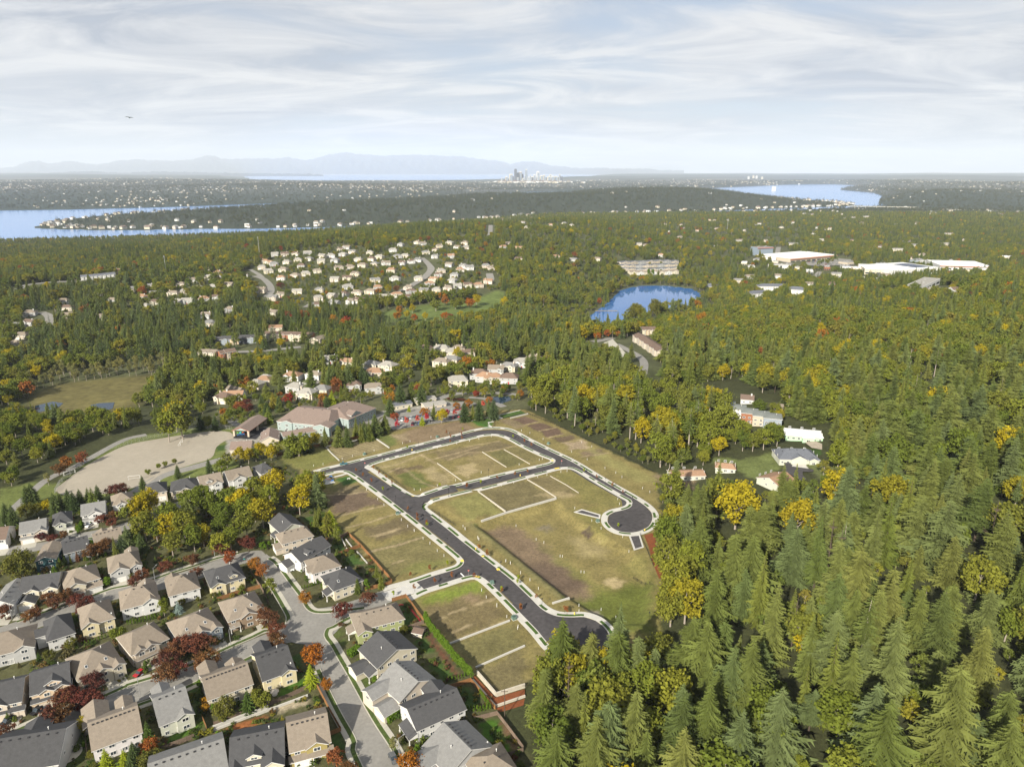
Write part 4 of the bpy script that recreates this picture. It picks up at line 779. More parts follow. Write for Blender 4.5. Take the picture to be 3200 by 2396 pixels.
H((655, 1832), (768, 1799), 12, 'yellow house with charcoal hipped roof and rear patio by wood fence', roof='char', wall='yellow', hip=.6, wings=((2, -.28, 5.5, .9), ('d', .2, 3, 0)), sky=1, group=ga)
H((-70, 2214), (67, 2183), 12, 'charcoal-roofed beige house at the frame edge with two tan garage doors', roof='char', wall='beige', face='F', gar=.2, garcol='beige', wings=((2, -.05, 4.5, .6), ('s', .1, 11, 1.8, 1)), group=ga)
H((90, 2168), (220, 2130), 12, 'charcoal-roofed house with peach gables over twin tan garage doors', roof='char', wall='peach', face='F', gar=-.1, garcol='beige', wings=((2, -.1, 4.2, .8), (2, .33, 4.6, .8), ('d', .08, 4.6, 0), ('s', -.16, 8.5, 1.9, 1)), group=ga)
H((240, 2123), (386, 2061), 13.5, 'big tan-hipped cream house with arched window and white garages', roof='tan', wall='cream', face='F', gar=.26, hip=.9, sky=2, wings=((2, .05, 5.5, 1.2), (2, .4, 3.8, 1.6)), group=ga)
H((408, 2043), (530, 1988), 12.5, 'tan-roofed peach house with red shutters and a red car outside', roof='tan', wall='beige', face='F', gar=-.05, hip=.5, garcol='cream', wings=((2, -.26, 4.5, .8), (2, .02, 5, .9), ('s', -.14, 9, 2, 1)), group=ga)
H((557, 2003), (693, 1949), 13, 'tan-roofed house with blue gables and white garage beside plums', roof='tan', wall='blue', face='F', gar=.3, hip=.85, sky=2, wings=((2, .04, 6, 1.2), (2, .38, 4, 1.4)), group=ga)
H((711, 1940), (831, 1900), 13, 'tan-roofed brown and cream house with arched bay on the corner', roof='tan', wall='brown', face='F', gar=.16, hip=.8, sky=2, garcol='cream', wings=((2, .05, 6, 1), (1, .4, 4.5, 1.6), ('s', -.36, 4, 2)), group=ga)
H((-60, 2422), (182, 2381), 15, 'large charcoal-grey roof at the lower corner beside a round patio', roof='char', wall='grey', wings=(('b', -.1, 7, 2),), vents=7, group=ga)
H((284, 2342), (446, 2281), 13, 'pink-white house with long tan roof and a row of dark vents', roof='tan', wall='pink', wings=(('b', -.36, 7, 6), ('b', .26, 4.5, 4)), vents=10, group=ga)
H((496, 2266), (603, 2223), 14, 'pale yellow house with grey roof above a bright lawn', roof='grey', wall='sage', wings=((2, .28, 5, .7), ('b', -.15, 5, 3)), vents=4, group=ga)
H((647, 2186), (793, 2132), 12, 'cream house with tan roof and vent row behind dark cedars', roof='tan', wall='cream', wings=(('b', -.3, 5.5, 5), ('b', .3, 5, 1.5)), vents=11, group=ga)
H((819, 2128), (925, 2089), 14, 'yellow house with charcoal roof and red back door above a lawn', roof='char', wall='yellow', wings=((2, .3, 5, .7), ('b', -.1, 5.5, 4)), vents=4, dish=True, group=ga)
H((470, 2492), (716, 2404), 14, 'weathered grey roof with streaks at the bottom edge', roof='grey', wall='white', vents=9, wings=((2, .28, 4, .5),), group=ga)
H((713, 2402), (890, 2366), 13, 'charcoal-roofed cream house with dormers at the bottom edge', roof='char', wall='cream', face='F', axis='x', gar=.3, wings=((2, .3, 6, 2.4), (2, -.42, 4, .8), ('d', -.05, 4, 0)), vents=5, drive=False, group=ga)
H((903, 2352), (1036, 2316), 13, 'ochre house with tan roof, white garage and porch on the corner', roof='tan', wall='olive', face='F', gar=-.22, wings=((2, .16, 6, .6), ('s', -.24, 7.5, 2, 1), ('s', .3, 6.5, 2.2)), vents=7, garcol='white', group=ga)
gb = 'houses between the older street and the new plat'
H((877, 1666), (952, 1641), 12.5, 'charcoal-gabled pale green house farthest up the old street', roof='char', wall='sage', face='S', axis='y', wings=(('p', .3, 5, 3),), group=gb)
H((880, 1700), (982, 1672), 9.5, 'tan-roofed house wedged between two charcoal roofs', roof='tan', wall='beige', face='S', hip=.5, wings=(('l', .3, 6, 3),), vents=4, group=gb)
H((940, 1757), (1036, 1702), 9.5, 'charcoal-roofed white house with dormers beside an orange shrub', roof='char', wall='white', face='S', wings=(('l', .7, 6, 4), ('d', -.15, 3.4, 0)), group=gb)
H((975, 1793), (1068, 1766), 10.5, 'cream house with tan hipped roof and white pickup outside', roof='tan', wall='pink', face='S', hip=.9, pitch=.6, wings=(('L', .35, 5, 1.4),), vents=2, group=gb)
H((1042, 1846), (1138, 1811), 11.5, 'cream corner house with charcoal hipped roof and porch steps', roof='char', wall='cream', face='S', hip=.9, pitch=.6, wings=(('p', .28, 5, 3), ('L', .6, 4, 1)), sky=1, group=gb)
H((1112, 1972), (1267, 1932), 10, 'green-sided house with long tan roof on the street corner', roof='tan', wall='green', face='S', hip=.6, wings=((2, -.36, 5, 3), ('p', .4, 5, 3)), vents=6, group=gb)
H((1178, 2089), (1306, 2025), 11.2, 'yellow-gabled house with charcoal roof next to the shed lawn', roof='char', wall='cream', face='S', axis='y', pitch=.45, wings=(('l', .55, 6, 6), ('p', .2, 5, 3.5)), vents=7, group=gb)
H((1248, 2194), (1367, 2122), 11.2, 'beige house with light grey roof and two front wings', roof='grey', wall='beige', face='S', axis='y', pitch=.5, wings=(('L', .75, 6, 6), ('l', .25, 6.5, 6)), vents=7, group=gb)
H((1302, 2285), (1460, 2214), 11.2, 'white-cream house with dark charcoal roof and sunken flat section', roof='char', wall='white', face='S', axis='x', pitch=.5, wings=(('p', .3, 8, 3), ('b', .25, 7, 3)), vents=8, group=gb)
H((1400, 2425), (1545, 2331), 11.5, 'pale grey house with light grey roof and two satellite dishes', roof='grey', wall='grey', face='S', axis='y', pitch=.5, wings=(('L', .7, 6.5, 7), ('l', .25, 6, 6)), vents=8, dish=True, group=gb)
H((1498, 2462), (1625, 2408), 10, 'small tan hipped roof at the bottom edge beside the lawn', roof='tan', wall='beige', face='S', hip=.9, vents=2, group=gb)

# houses east of the plat, among the trees
def at(px, py, w_px, D, label, yaw=0., **kw):
    x, y = P(px, py); d = math.hypot(x, y, CZ - float(T(x, y))); return house((x, y), yaw, w_px * d / F * 1.0, D, label, **kw)
at(2497, 1452, 112, 15, 'grey-shingled sage house with triple garage and dark driveway', -.06, roof='slate', wall='sage', face='F', gar=.0, hip=.75, E=3.4, floors=1, pitch=.5, wings=((2, -.02, 9, .8), (2, .34, 4.5, 1.2)), vents=5, garcol='cream', doorw=5.5)
at(2512, 1378, 100, 13, 'flat white-roofed mint house beside a gravel pad', -.25, roof='white', wall='mint', face='B', hip=.8, E=3.2, floors=1, pitch=.14, wings=((2, .1, 7, 3),))
at(2150, 1502, 104, 9, 'low ranch house with salmon roof against the plat fence', .05, roof='orange', wall='sage', E=3., floors=1, pitch=.3, face='B')
at(2266, 1478, 56, 8, 'small salmon-roofed outbuilding on the bright meadow', -.25, roof='orange', wall='sage', E=3., floors=1, pitch=.4, face='B', axis='x', hip=.5)
at(2466, 1532, 74, 16, 'long salmon-roofed garage beside the dark driveway', .55, roof='orange', wall='sage', E=3., floors=1, pitch=.38, face='B')
for i, (px, py, w) in enumerate(((2272, 1276, 40), (2303, 1288, 46), (2340, 1301, 46), (2376, 1310, 46), (2412, 1318, 50))):
    at(px, py + 22, w, 12, ['rear grey', 'second grey', 'middle grey', 'fourth grey', 'front grey'][i] + ' flat roof in the stepped row of modern townhouses', -.3, roof='green', wall=['dark', 'white', 'rust', 'tan', 'blue'][i], E=7.2, floors=2, pitch=.12, hip=.9, face='B', group='stepped modern townhouses')
at(2334, 1262, 36, 9, 'white gabled cottage behind the stepped townhouses', -.3, roof='brown', wall='white', E=3.4, floors=1, lite=True, chim=True)
at(2430, 1285, 26, 7, 'small tan shed under big firs behind the townhouses', -.4, roof='tan', wall='tan', E=2.8, floors=1, lite=True)
at(2432, 1370, 18, 4, 'rust-coloured garden shed beside the white-roofed house', -.4, roof='slate', wall='rust', E=2.4, floors=1, lite=True, cat='shed', name='garden_shed')
at(2255, 1362, 34, 9, 'dark small house half hidden by maples below the townhouses', -.4, roof='brown', wall='dark', E=4.2, floors=1, lite=True)
at(2100, 1272, 36, 10, 'grey-roofed white house glimpsed through the firs', -.3, roof='grey', wall='white', E=4.2, floors=1, lite=True)
at(2508, 1182, 40, 9, 'lone pale roof in a gap of the hillside wood', 0, roof='grey', wall='brown', E=3.4, floors=1, lite=True)
c = RH([(740, 690), (830, 600), (850, 550), (830, 520), (880, 520), (900, 560), (990, 565), (1045, 570), (1040, 585), (970, 590), (970, 610), (1000, 640), (960, 650), (880, 610), (800, 700)])
sheet('driveway', [P(*q) for q in c], .35, M['asphalt_new']); sheet('driveway', [P(*q) for q in RH([(880, 525), (985, 520), (1000, 562), (905, 562)])], .42, M['concrete_new'])
sheet('gravel_pad', [P(*q) for q in RH([(985, 400), (1040, 378), (1100, 400), (1100, 438), (1030, 432)])], .4, M['gravel']); ribbon('path', [P(*q) for q in RH([(1060, 680), (1130, 720), (1180, 750)])], -1.6, 1.6, .35, M['asphalt_new'])

# hillside and valley suburbs: traced one by one
mid = []
for l, fn in (([(300, 240), (400, 235), (500, 260), (575, 255), (660, 245), (735, 225), (650, 205), (690, 190), (145, 245), (65, 300), (100, 310), (140, 320), (230, 305), (320, 290), (400, 280), (500, 300), (345, 335), (780, 285), (880, 280), (940, 265),
    (45, 345), (100, 375), (200, 365), (290, 410), (385, 395), (470, 375), (190, 430), (640, 350), (725, 345), (810, 330), (905, 320), (1000, 315), (1090, 260), (1140, 255), (1240, 290), (1200, 300), (1230, 150), (1285, 160), (1310, 230), (1370, 210), (1415, 180), (1480, 155), (1600, 155), (1620, 190), (1500, 260), (1370, 260), (1540, 190),
    (600, 440), (700, 430), (1400, 405), (1360, 440), (1340, 475), (1520, 405), (1575, 365), (1585, 335), (1640, 350), (1500, 450), (1550, 492), (1470, 510), (1385, 525), (1285, 530), (1200, 535), (1090, 560), (985, 580), (790, 605), (720, 612), (590, 625), (490, 640), (480, 585), (570, 570), (665, 555), (770, 545), (870, 535), (1770, 335), (1810, 350), (1630, 485), (1715, 485), (1780, 455),
    (30, 525), (120, 585), (190, 560), (315, 535), (120, 705)], R5),
   ([(810, 228), (690, 400), (770, 435), (455, 488), (200, 525), (90, 612), (190, 590), (140, 685), (90, 745), (460, 545), (690, 552), (430, 440), (900, 355), (970, 410), (1075, 385), (1190, 385), (1280, 372), (1375, 348), (1465, 338), (1570, 325), (1030, 335), (1245, 322), (1335, 290), (1440, 220), (1500, 240), (1430, 270), (1500, 276), (1590, 262), (1690, 258), (1070, 448), (985, 475), (1220, 446), (1290, 440), (1410, 425), (1490, 412),
     (1580, 500), (1420, 540), (1450, 595)], R4)):
    mid += [(q[0], q[1], 0) for q in fn(l)]
lowv = [(q[0], q[1], 1) for q in R5([(150, 825), (1285, 985), (1420, 990), (1545, 990), (1500, 1015), (1640, 1020), (1490, 1075), (1410, 1095), (870, 1115), (990, 1125), (905, 1180), (570, 1070), (690, 1095), (265, 1205), (430, 1195), (60, 1225), (280, 1295), (400, 1265), (490, 1315), (750, 1280), (910, 1300), (370, 1345), (1555, 1245), (1710, 1190), (1750, 1215), (1840, 1155), (1930, 1130), (2040, 1100), (2110, 1070), (1830, 1220), (1940, 1225)])]
lowv += [(q[0], q[1], 2) for q in SC([(20, 205), (110, 150), (120, 185), (280, 90), (360, 60)])]
hq = random.Random(3); HILLP = R5([(0, 330), (130, 250), (280, 210), (620, 175), (760, 175), (900, 240), (1180, 140), (1620, 145), (1640, 300), (1500, 560), (1000, 600), (500, 650), (100, 640)]); got = 0
while got < 18:
    q = (hq.uniform(800, 1470), hq.uniform(755, 960))
    if inside(np.array([q[0]]), np.array([q[1]]), HILLP)[0] and all((q[0] - a) ** 2 + ((q[1] - b_) * 1.9) ** 2 > 26 ** 2 for a, b_, _ in mid): mid.append((*q, 0)); got += 1
RC = [('tan', 'tan'), ('pale', 'pale'), ('brown', 'brown'), ('grey', 'grey'), ('tan', 'tan'), ('pale', 'pale'), ('orange', 'russet')]; WC = ['white', 'beige', 'cream', 'beige', 'cream', 'grey', 'grey']
WN = dict(white='white', cream='cream', beige='beige', pink='off-white', grey='grey')
MID = []
for px, py, z in mid + lowv:
    rc, rn = rnd.choice(RC); wc = rnd.choice(WC); w = rnd.uniform(12.5, 16.5)
    if z == 0: lab = f'{rn}-roofed {WN[wc]} house in the hillside suburb beyond the park'; grp = 'hillside suburb houses'
    else: lab = f'{rn}-roofed {WN[wc]} house among trees north of the school'; grp = 'houses north of the school'
    x, y = P(px, py + 2); yaw = rnd.uniform(-.45, .45) - (.1 if z else .0)
    house((x, y), yaw, w, rnd.uniform(9.5, 12), lab, roof=rc, wall=wc, face='F', gar=rnd.choice([-.25, .25]), E=5.4, hip=rnd.choice([0, .6, .85, .85]), axis='x', lite=True, chim=rnd.random() < .6, group=grp,
          wings=((2, rnd.choice([-.25, .22]), 5, 1.2),) if rnd.random() < .7 else ())
    MID.append(THINGS[-1])
# row houses and blocks
def row(L, Rr, n, D, E, roof, wall, labels, floors=2, pitch=.4, grp=None, hip=0.):
    a = np.array(P(*L)); b_ = np.array(P(*Rr)); d = b_ - a; ln = np.linalg.norm(d); yaw = math.atan2(d[1], d[0])
    for i in range(n):
        c = a + d * (i + .5) / n; house(tuple(c), yaw, ln / n - .25, D, labels if isinstance(labels, str) else labels[i], roof=roof, wall=wall[i % len(wall)], face='B', E=E + .25 * (i % 2), hip=hip, pitch=pitch, lite=True, floors=floors, group=grp, cat='townhouse', name='townhouse', wings=((2, 0, ln / n * .5, 1.0),))
row(R4([(1825, 695)])[0], R4([(2160, 705)])[0], 6, 12, 7.6, 'brown', ['cream', 'beige', 'rust'], 'brown-roofed three-storey townhouse in the row below the hillside', 3, .4, 'townhouse row below the hillside')
row(R4([(1370, 825)])[0], R4([(1490, 828)])[0], 3, 12, 7.6, 'tan', ['cream', 'beige'], 'tan-roofed townhouse beside the marsh wood', 3, .4, 'townhouses beside the marsh wood')
row(R4([(1530, 835)])[0], R4([(1640, 815)])[0], 3, 12, 7.6, 'brown', ['rust', 'tan'], 'brown townhouse across the lane from the marsh wood', 3, .4, 'brown townhouses by the marsh')
row(R4([(1470, 730)])[0], R4([(1770, 712)])[0], 5, 11, 6.4, 'char', ['dark', 'blue', 'peach'], 'charcoal-roofed modern house on the lane above the marsh', 2, .5, 'modern houses above the marsh')
row(R5([(480, 925)])[0], R5([(560, 900)])[0], 3, 12, 5.4, 'tan', ['beige', 'tan'], 'low tan townhouse at the end of the lane', 2, .4, 'low townhouses at the lane end')
row(R4([(560, 280)])[0], R4([(800, 258)])[0], 8, 13, 5.6, 'slate', ['white'], 'slate-roofed white house in the tight new row by the far clearing', 2, .45, 'new row by the far clearing')
for (L, Rr, n, wl, lab) in (((1040, 1010), (1250, 1150), 5, ['beige', 'tan'], 'brown-roofed townhouse facing the car park south of the small lake'), ((1130, 960), (1250, 960), 4, ['cream', 'peach'], 'cream townhouse with brown roof nearest the small lake')):
    row(p6([L])[0], p6([Rr])[0], n, 13, 6.2, 'brown', wl, lab, 2, .4, 'townhouses south of the small lake')
for k, (ya, yb, nn_) in enumerate(((342, 336, 7), (368, 362, 8), (396, 392, 8))):
    row(p6([(940, ya + 6)])[0], p6([(1440, yb + 6)])[0], nn_, 11, 5.0, 'slate', ['beige', 'tan', 'grey'], ['rear', 'middle', 'front'][k] + '-row slate townhouse beyond the small lake', 2, .3, 'slate townhouses beyond the small lake', .4)
row(p6([(1020, 440)])[0], p6([(1440, 432)])[0], 7, 12, 6.4, 'tan', ['cream', 'white'], 'tan-roofed cream townhouse on the north shore of the small lake', 2, .45, 'cream townhouses on the north shore')
at(*p6([(1725, 560)])[0], 40, 18, 'blue-roofed clubhouse on the lake point', -.3, roof='slate', wall='blue', E=4, floors=1, lite=True, pitch=.5, hip=.7)
for i, (x, y, w) in enumerate(((190, 700, 150), (285, 645, 200), (455, 675, 130))):
    at(*R7([(x, y)])[0], w / 2.458, 18, ['left wing', 'central wing', 'right wing'][i] + ' of the slate-roofed white apartment block in the woods', (.35, -.05, -.5)[i], roof='slate', wall='white', E=9.5, floors=3, lite=True, pitch=.4, hip=.9, cat='apartment block', name='apartment_block')
for i, (x, y) in enumerate(((330, 545), (735, 640), (745, 610), (20, 580), (570, 610), (985, 565), (1150, 540), (1530, 665), (1700, 665), (770, 530), (110, 550), (1620, 290), (1640, 210), (1210, 335), (1100, 310), (440, 290), (600, 205), (670, 260), (30, 262), (1000, 75), (580, 55), (520, 50), (900, 80), (820, 55), (430, 120), (1250, 335), (1330, 270), (1380, 300), (180, 130), (720, 170))):
    wc = ['white', 'cream', 'grey', 'beige'][i % 4]; rc, rn = RC[i % 6]
    at(*R7([(x, y)])[0], rnd.uniform(15, 22) * 1.2 if y < 400 else 26, 11, f'{rn}-roofed {WN[wc]} house in the woods around the shopping centre', rnd.uniform(-.4, .4), roof=rc, wall=wc, E=5.2 if y < 400 else 6, lite=True, face='B', group='houses around the shopping centre')
    MID.append(THINGS[-1])
# scattered houses of the wooded plateau
k = 0
while k < 42:
    px, py = rnd.uniform(1560, 3190), rnd.uniform(682, 820)
    if rnd.random() > (.95 if px < 2500 else .35): continue
    x, y = P(px, py)
    if y > 3300 or any((x - a) ** 2 + (y - c_) ** 2 < (r + 11) ** 2 for a, c_, r in HOUSES) or float(sdist(np.array([x]), np.array([y]), BOREN)[0]) > -30: continue
    rc, rn = rnd.choice(RC); wc = rnd.choice(WC); k += 1
    house((x, y), rnd.uniform(-.6, .6), rnd.uniform(12, 18), 10, f'{rn}-roofed {WN[wc]} house on the wooded plateau beyond the small lake', roof=rc, wall=wc, face='B', E=rnd.choice([3.4, 5.2]), hip=rnd.choice([0, .6]), lite=True, floors=1, rooms=2, group='houses on the wooded plateau'); MID.append(THINGS[-1])
# flat-roofed commercial buildings
def store(L, Rr, D, E, label, wall='cream', roofm='white', band=None, name='store', cat='store', bays=5, solar=False):
    a = np.array(P(*L)); b_ = np.array(P(*Rr)); d = b_ - a; Wd = np.linalg.norm(d); yaw = math.atan2(d[1], d[0]); c = (a + b_) / 2
    root = thing(name, label, cat, (c[0], c[1], float(T(c[0], c[1]))), yaw); w = MB(); w.box(-Wd / 2, Wd / 2, 0, D, -3, E + .9); w.box(-Wd / 2 + .5, Wd / 2 - .5, .5, D - .5, E + .8, E + .85)
    ob('wall', w.mesh('wall', WALL[wall]), root); r_ = MB(); r_.box(-Wd / 2 + .6, Wd / 2 - .6, .6, D - .6, E + .88, E + 1.0); ro = ob('roof', r_.mesh('roof', ROOF[roofm]), root)
    u = MB(); u.box(-1.4, 1.4, -1, 1, 0, 1.3); um = u.mesh('roof_unit', M['steel'])
    for i in range(4): ob('roof_unit', um, root, (Wd * (-.35 + .22 * i), D * (.35 + .3 * (i % 2)), E + 1))
    g = MB(); g.box(-.5, .5, -.2, .0, 0, 1); gm = g.mesh('shopfront', M['glass'])
    for i in range(bays): ob('shopfront', gm, root, (-Wd / 2 + Wd * (i + .5) / bays, -.05, .2), 0, (Wd / bays * .7, 1, 3))
    if band: q = MB(); q.box(-Wd / 2, Wd / 2, -2.2, -.02, E - 1.5, E - .4); ob('canopy', q.mesh('canopy', band), root)
    if solar:
        s_ = MB(); s_.box(-.5, .5, -.5, .5, 0, .3); smm = s_.mesh('solar_panel', M['slatepv'])
        for i in range(6):
            for j in range(3): ob('solar_panel', smm, root, (Wd * (.1 + .06 * i), D * (.25 + .22 * j), E + 1.05), 0, (Wd * .055, D * .2, 1))
    HOUSES.append((c[0] - math.sin(yaw) * D / 2, c[1] + math.cos(yaw) * D / 2, max(Wd, D) * .5)); return root
M['slatepv'] = mat('solar', (.03, .04, .07), .3, .1)
M['brick'] = mat('terracotta', (.42, .15, .09), .85, .1)
store(R7([(415, 418)])[0], R7([(770, 392)])[0], 95, 8, 'white flat-roofed supermarket with red canopy behind its car park', 'tan', 'white', M['brick'], bays=9)
store(R7([(985, 510)])[0], R7([(1200, 508)])[0], 80, 9, 'cream warehouse store at the near end of the shopping centre', 'cream', 'white', bays=5)
store(R7([(1215, 520)])[0], R7([(1560, 505)])[0], 90, 9, 'long white-roofed store with solar panels and red sign band', 'white', 'white', bays=8, solar=True)
store(R7([(1560, 480)])[0], R7([(1960, 470)])[0], 90, 8, 'long white-roofed store with orange corner', 'white', 'white', M['brick'], bays=8)
store(R7([(1360, 640)])[0], R7([(1560, 600)])[0], 22, 6, 'long narrow white commercial roof among trees', 'white', 'pale', bays=6)
store(R7([(160, 368)])[0], R7([(280, 368)])[0], 26, 20, 'tall white and red office block with grey glass base', 'glassy', 'mauve', M['brick'], 'office_block', 'office', bays=6)
store(R7([(195, 412)])[0], R7([(305, 412)])[0], 30, 7, 'low white building in front of the red-topped office', 'white', 'white', bays=4)
store(R7([(690, 645)])[0], R7([(780, 640)])[0], 20, 7, 'cream clinic with flat roof at the wood edge', 'cream', 'white', bays=4)
store(R7([(245, 455)])[0], R7([(420, 455)])[0], 25, 5, 'dark-fronted low shop beside the road junction', 'grey', 'pale', bays=4)
for i, (x, y, w, cl) in enumerate(((480, 482, 60, 'cream'), (565, 505, 55, 'grey'), (850, 472, 70, 'white'), (880, 442, 50, 'tan'), (930, 484, 70, 'beige'), (1150, 452, 60, 'grey'), (1650, 424, 80, 'white'), (1500, 432, 60, 'grey'), (700, 478, 45, 'rust'), (300, 434, 45, 'beige'), (380, 474, 55, 'white'), (1800, 500, 90, 'cream'), (1900, 488, 60, 'white'), (2080, 395, 80, 'beige'), (1440, 420, 60, 'blue'), (120, 470, 50, 'white'), (60, 440, 45, 'cream'), (1080, 575, 55, 'tan'), (820, 560, 50, 'white'))):
    store(R7([(x - w / 2, y)])[0], R7([(x + w / 2, y)])[0], 24, 5.5, f'small {cl} flat-roofed shop building around the shopping centre', cl if cl != 'rust' else 'rust', ['pale', 'white', 'grey'][i % 3], bays=3); THINGS[-1]['group'] = 'small shops'
sheet('parking_lot', [P(*q) for q in R7([(500, 425), (770, 395), (900, 410), (900, 445), (640, 455), (520, 450)])], .8, B)
sheet('parking_lot', [P(*q) for q in p6([(790, 1040), (870, 1010), (990, 1130), (980, 1165), (870, 1120)])], .5, M['concrete_old'])
# ------------------------------------------------------------------ trees: prototypes of unit height
def tri_mesh(name, v, f, mats, mi): return mesh(name, v, f, mats, mi)
def trunk_mb(h, r, base=0., lean=0., n=6):
    b = MB(); b.tube((0, 0, -.03), (lean * .5, 0, h * .5), r, r * .72, n); b.tube((lean * .5, 0, h * .5), (lean, 0, h), r * .72, r * .2, n); return b
def conifer(seed, levels=30, per=8, R0=.17, zb=.10, droop=.30, power=.85, ragged=.3, sub=3, lump=0.):
    q = random.Random(seed); b = MB(); f1, f2, g1 = q.uniform(6, 14), q.uniform(0, 6.28), q.uniform(0, 6.28)
    for i in range(levels):
        t = i / (levels - 1); z = zb + (1 - zb) * (t ** .92) * .985; r = R0 * ((1 - t) ** power) * q.uniform(1 - ragged, 1.08) + .012
        n = max(4, int(per * (.55 + .45 * (1 - t)))); a0 = q.uniform(0, 6.28)
        for k in range(n):
            a = a0 + 6.283 * k / n + q.uniform(-.25, .25); rr = r * q.uniform(.7, 1.12) * (1 + lump * math.sin(f1 * t + f2 + 1.3 * math.sin(a + g1))); ca, sa = math.cos(a), math.sin(a); dz = droop * rr * q.uniform(.7, 1.3); zz0 = z + q.uniform(-.012, .012)
            w = rr * q.uniform(.30, .42)
            def pt(u, s, dn): return (ca * u - sa * s, sa * u + ca * s, zz0 - dn)
            tip = pt(rr, 0, dz * .75)
            v = [pt(rr * .05, 0, -.01), pt(rr * .5, w * .34, dz * .75 + .006), tip, pt(rr * .5, -w * .34, dz * .75 + .006), pt(rr * .55, 0, dz * .35)]
            f = [(0, 1, 4), (1, 2, 4), (2, 3, 4), (3, 0, 4)]
            for s_ in (1, -1):
                for m in range(sub):
                    u = rr * (.16 + .66 * m / max(1, sub - 1)); l = w * (1.25 - .75 * m / max(1, sub - 1)) * q.uniform(.8, 1.2); i0 = len(v); zq = dz * (.3 + .35 * (u / rr))
                    v += [pt(u - .055 * rr, 0, zq - .004), pt(u + l * .6, s_ * l, zq + .35 * dz + .01 * q.uniform(.2, 1.6)), pt(u + .055 * rr, 0, zq)]; f.append((i0, i0 + 1, i0 + 2) if s_ < 0 else (i0, i0 + 2, i0 + 1))
            b.add(v, f)
    b.add([(0, .006, .96), (-.005, -.003, .96), (.005, -.003, .96), (0, 0, 1.0)], [(0, 1, 3), (1, 2, 3), (2, 0, 3)])
    return b
def leafy(seed, clumpn=46, leaves=44, rx=.34, rz=.36, zc=.62, leaf=.030, shell=.55, flat=1., lobes=6):
    """Crown of leaf clumps spread through an uneven volume."""
    q = random.Random(seed); b = MB(); L = []
    lob = [(q.uniform(0, 6.28), q.uniform(-.7, .9), q.uniform(.75, 1.12)) for _ in range(lobes)]
    for c in range(clumpn):
        for _ in range(30):
            d = Vector((q.gauss(0, 1), q.gauss(0, 1), q.gauss(0, 1) + .25)).normalized()
            k = max([w - .5 * (1 - d.dot(Vector((math.cos(a) * math.cos(e), math.sin(a) * math.cos(e), math.sin(e))))) for a, e, w in lob]); k = max(.5, min(1.1, k + .15))
            r = q.uniform(shell, 1.) * k
            p = Vector((d.x * rx * r, d.y * rx * r, zc + d.z * rz * r))
            if p.z > .18: break
        cs = q.uniform(.075, .13) * (rx / .34) ** .5
        for _ in range(leaves):
            o = Vector((q.gauss(0, .5), q.gauss(0, .5), q.gauss(0, .38) * flat)) * cs; s = leaf * q.uniform(.6, 1.35)
            nrm = (o.normalized() * .7 + Vector((q.gauss(0, .5), q.gauss(0, .5), q.gauss(.35, .5)))).normalized(); a = nrm.orthogonal().normalized(); a.rotate(Quaternion(nrm, q.uniform(0, 6.28))); bb = nrm.cross(a)
            c0 = p + o; L.append((c0 + a * s, c0 + bb * s * .7, c0 - a * s * .8, c0 - bb * s * .7))
    for l in L: b.add(l, [(0, 1, 2, 3)])
    return b
def limbs(seed, zc=.6, r=.02, n=6, spread=.24):
    q = random.Random(seed); b = trunk_mb(zc + .1, r)
    for i in range(n):
        a = 6.283 * i / n + q.uniform(-.4, .4); z0 = q.uniform(.25, .5); b.tube((0, 0, z0), (math.cos(a) * spread * q.uniform(.7, 1), math.sin(a) * spread * q.uniform(.7, 1), z0 + q.uniform(.2, .36)), r * .45, r * .1, 4)
    return b
GREENS = [(.050, .066, .020), (.062, .080, .022), (.082, .094, .030), (.070, .092, .040), (.092, .098, .040)]
M['fir'] = leaf_mat('fir_needles', [(0.075, 0.096, 0.023), (0.100, 0.120, 0.030), (0.124, 0.139, 0.037), (0.097, 0.123, 0.049), (0.083, 0.108, 0.028), (0.132, 0.139, 0.037), (0.067, 0.088, 0.026)], .14, .32)
M['fir_far'] = leaf_mat('fir_needles_deep', [(0.040, 0.060, 0.022), (0.053, 0.075, 0.026), (0.068, 0.090, 0.029), (0.053, 0.074, 0.034)], .12, .25)
M['cedar'] = leaf_mat('cedar_leaves', [(0.091, 0.112, 0.023), (0.128, 0.142, 0.030)], .15, .25)
M['maple_green'] = leaf_mat('green_leaves', [(0.088, 0.117, 0.021), (0.120, 0.147, 0.023), (0.161, 0.180, 0.025), (0.137, 0.145, 0.028), (0.195, 0.197, 0.025)], .25)
M['maple_gold'] = leaf_mat('golden_leaves', [(0.200, 0.186, 0.021), (0.300, 0.250, 0.019), (0.360, 0.288, 0.016), (0.260, 0.213, 0.019)], .28)
M['mixed'] = leaf_mat('turning_leaves', [(0.089, 0.117, 0.026), (0.115, 0.143, 0.028), (0.157, 0.168, 0.031), (0.124, 0.148, 0.034), (0.137, 0.157, 0.031), (0.230, 0.207, 0.026), (0.105, 0.132, 0.028), (0.178, 0.157, 0.031), (0.131, 0.157, 0.029)], .25)
M['rust'] = leaf_mat('rust_leaves', [(0.264, 0.084, 0.019), (0.290, 0.129, 0.021), (0.193, 0.065, 0.031), (0.316, 0.168, 0.021), (0.211, 0.030, 0.026)], .22)
M['plum'] = leaf_mat('plum_leaves', [(0.104, 0.033, 0.025), (0.140, 0.053, 0.032), (0.128, 0.070, 0.029), (0.085, 0.028, 0.028), (0.152, 0.076, 0.029)], .2, .4)
M['orange'] = leaf_mat('orange_leaves', [(0.299, 0.091, 0.014), (0.249, 0.119, 0.021)], .22, .35); M['lime'] = leaf_mat('lime_leaves', [(0.244, 0.279, 0.021), (0.207, 0.254, 0.023)], .22)
